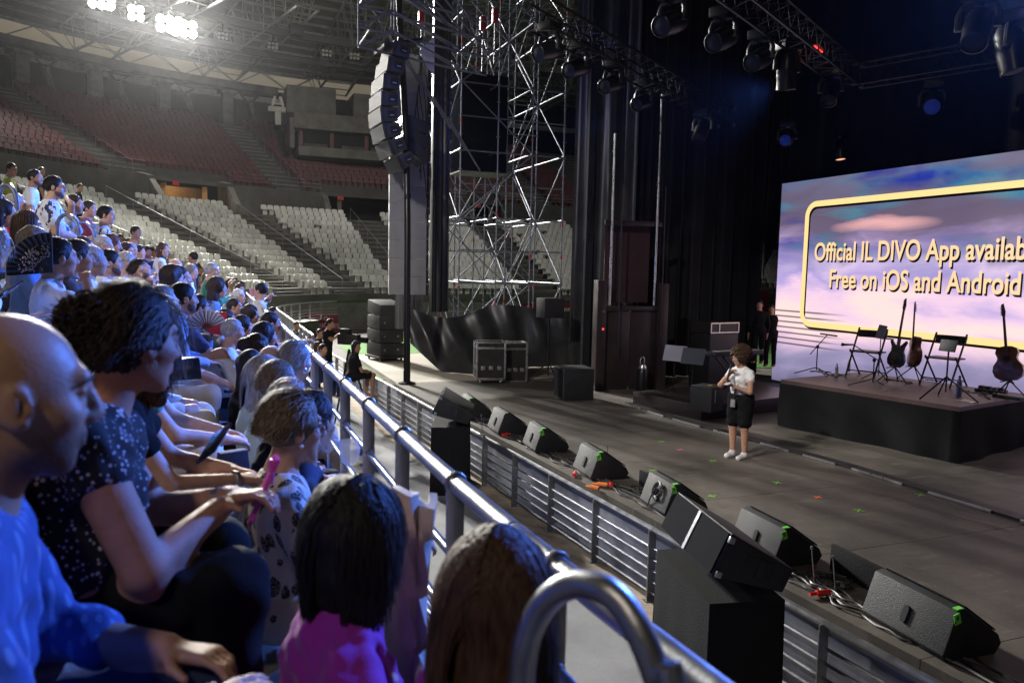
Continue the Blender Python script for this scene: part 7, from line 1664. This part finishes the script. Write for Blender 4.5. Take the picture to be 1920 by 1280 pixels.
# white folding chairs down in the moat
def moat_chair(p, rz, label):
    c = empty('folding_chair', p, rz, label, 'chair', 'white folding chairs in the moat'); w = .42
    for s_ in (-1, 1):
        t = MB(); t.bar((.28, s_*w/2, 0), (-.2, s_*w/2, .84), .013, 6); t.obj('leg', M_whitec, c); t = MB(); t.bar((-.24, s_*w/2, 0), (.18, s_*w/2, .45), .013, 6); t.obj('leg', M_whitec, c)
    t = MB(); t.box((.03, 0, .45), (.4, w, .02)); t.obj('seat', M_whitec, c, bevel=.006); t = MB(); t.box((-.17, 0, .72), (.02, w, .2), Euler((0, R_(-28), 0))); t.obj('backrest', M_whitec, c, bevel=.006)
for i, y in enumerate((3.6, 4.4, 5.3, 6.2, 7.2, 8.3, 9.4, 10.6)):
    moat_chair(Vector((1.95+.06*math.sin(i*2.1), y, 0)), R_(RNG.uniform(-12, 12)), 'white folding chair on the moat floor behind the guard rail')
# ================================================================ THE PRESENTER
pp0 = P(1384, 857, Z=SZ)
rzp = R_(198)
pres, JP = person(pp0+Vector((0, 0, .0)), rzp, 'curly haired woman in white blouse and black shorts speaking into a microphone on stage', pose='stand', s=1.04, tuck=.07, fem=True, fat=1.05, lean=.06, hyaw=-.38, hpitch=.2, skin=1, hair='curly', hcol='brown', top='white', sleeve=.28, bottom='black', blen=.42, flare=.026, shoe=M_shoe, handR=(.24, -.06, 1.30), handL=(.27, .04, 1.13), poleR=(-.1, -.8, -.9), poleL=(-.1, .7, -.9), curlR=1.2, curlL=.9, q=1, palmR=(.2, .9, .2), palmL=(0, -.4, .9), legs=.0)
curls(pres, JP, 900, [((-.04, 0, .055), (.14, .142, .124), lambda d: not (d[0] > .3 and d[2] < .3)), ((-.04, 0, .04), (.145, .145, .14), lambda d: d[0] < .25)], 'brown', .015, 6, .0038)
def attach(name, mb, mat, parent, **k): return mb.obj(name, mat, parent, **k)
t = MB(); t.box(JP['pel']+v3(.0, 0, .09), (.27, .35, .035)); 
t = MB(); t.tube([JP['nb']+v3(.0, .05, .01), JP['nb']+v3(.09, .055, -.1), JP['nb']+v3(.125, .02, -.3), JP['nb']+v3(.14, -.02, -.47)], .006, 6); t.tube([JP['nb']+v3(.0, -.05, .01), JP['nb']+v3(.09, -.05, -.1), JP['nb']+v3(.13, -.01, -.3), JP['nb']+v3(.14, -.02, -.47)], .006, 6); t.obj('lanyard', M_black, pres, smooth=True)
t = MB(); t.box(JP['nb']+v3(.15, -.02, -.54), (.012, .08, .12)); t.obj('badge', FAB['grey'], pres, bevel=.004)
t = MB(); t.lathe([(.128, -.018), (.134, -.014), (.134, .014), (.128, .018)], 24, Matrix.Translation(JP['pel']+v3(-.01, 0, .085)) @ Matrix.Diagonal((1.0, 1.27, 1, 1))); t.obj('belt', FAB['offwhite'], pres, smooth=True)
Mw = Matrix.Translation(pres.location) @ Matrix.Rotation(rzp, 4, 'Z') @ Matrix.Scale(1.04, 4)
mo = Mw @ Vector(JP['hc']+JP['Rh'] @ v3(.15, 0, -.085)); hnd = Mw @ Vector(JP['WR']+v3(.06, .03, .02)); dv = (mo-hnd).normalized()
c = empty('microphone', hnd, 0, 'handheld black microphone in the hand of the curly haired woman', 'microphone'); t = MB(); t.bar(-dv*.1, dv*.1, .013, 10, .018); t.obj('handle', M_black, c, smooth=True)
t = MB(); t.lathe([(0, -.03), (.02, -.022), (.027, 0), (.02, .022), (0, .028)], 12, Matrix.Translation(dv*.125)); t.obj('grille', M_blackm, c, smooth=True)
t = MB(); t.box((0, 0, 0), (.15, .075, .012), Euler((0, R_(8), 0))); o = t.obj('smartphone', M_whitec, bevel=.004); o.location = Mw @ Vector(JP['WL']+v3(.1, -.02, .045)); o.rotation_euler = (0, 0, rzp); tag(o, 'pale phone held flat in the hand of the curly haired woman', 'phone')
# ================================================================ AIR
hz = MB(); hz.box((35, 35, 14.0), (160, 160, 32.0)); ho = hz.obj('haze', M_black); ho.data.materials.clear()
hm_ = bpy.data.materials.new('haze_air'); hm_.use_nodes = True; nt = hm_.node_tree; nt.nodes.remove(nt.nodes['Principled BSDF'])
pv = nt.nodes.new('ShaderNodeVolumePrincipled'); pv.inputs['Density'].default_value = .00005; pv.inputs['Color'].default_value = (.95, .96, 1, 1); pv.inputs['Anisotropy'].default_value = .86
nt.links.new(pv.outputs[0], nt.nodes['Material Output'].inputs['Volume']); ho.data.materials.append(hm_); tag(ho, kind='stuff')
ho['label'] = 'thin pale haze hanging in the arena air'; ho['category'] = 'haze'
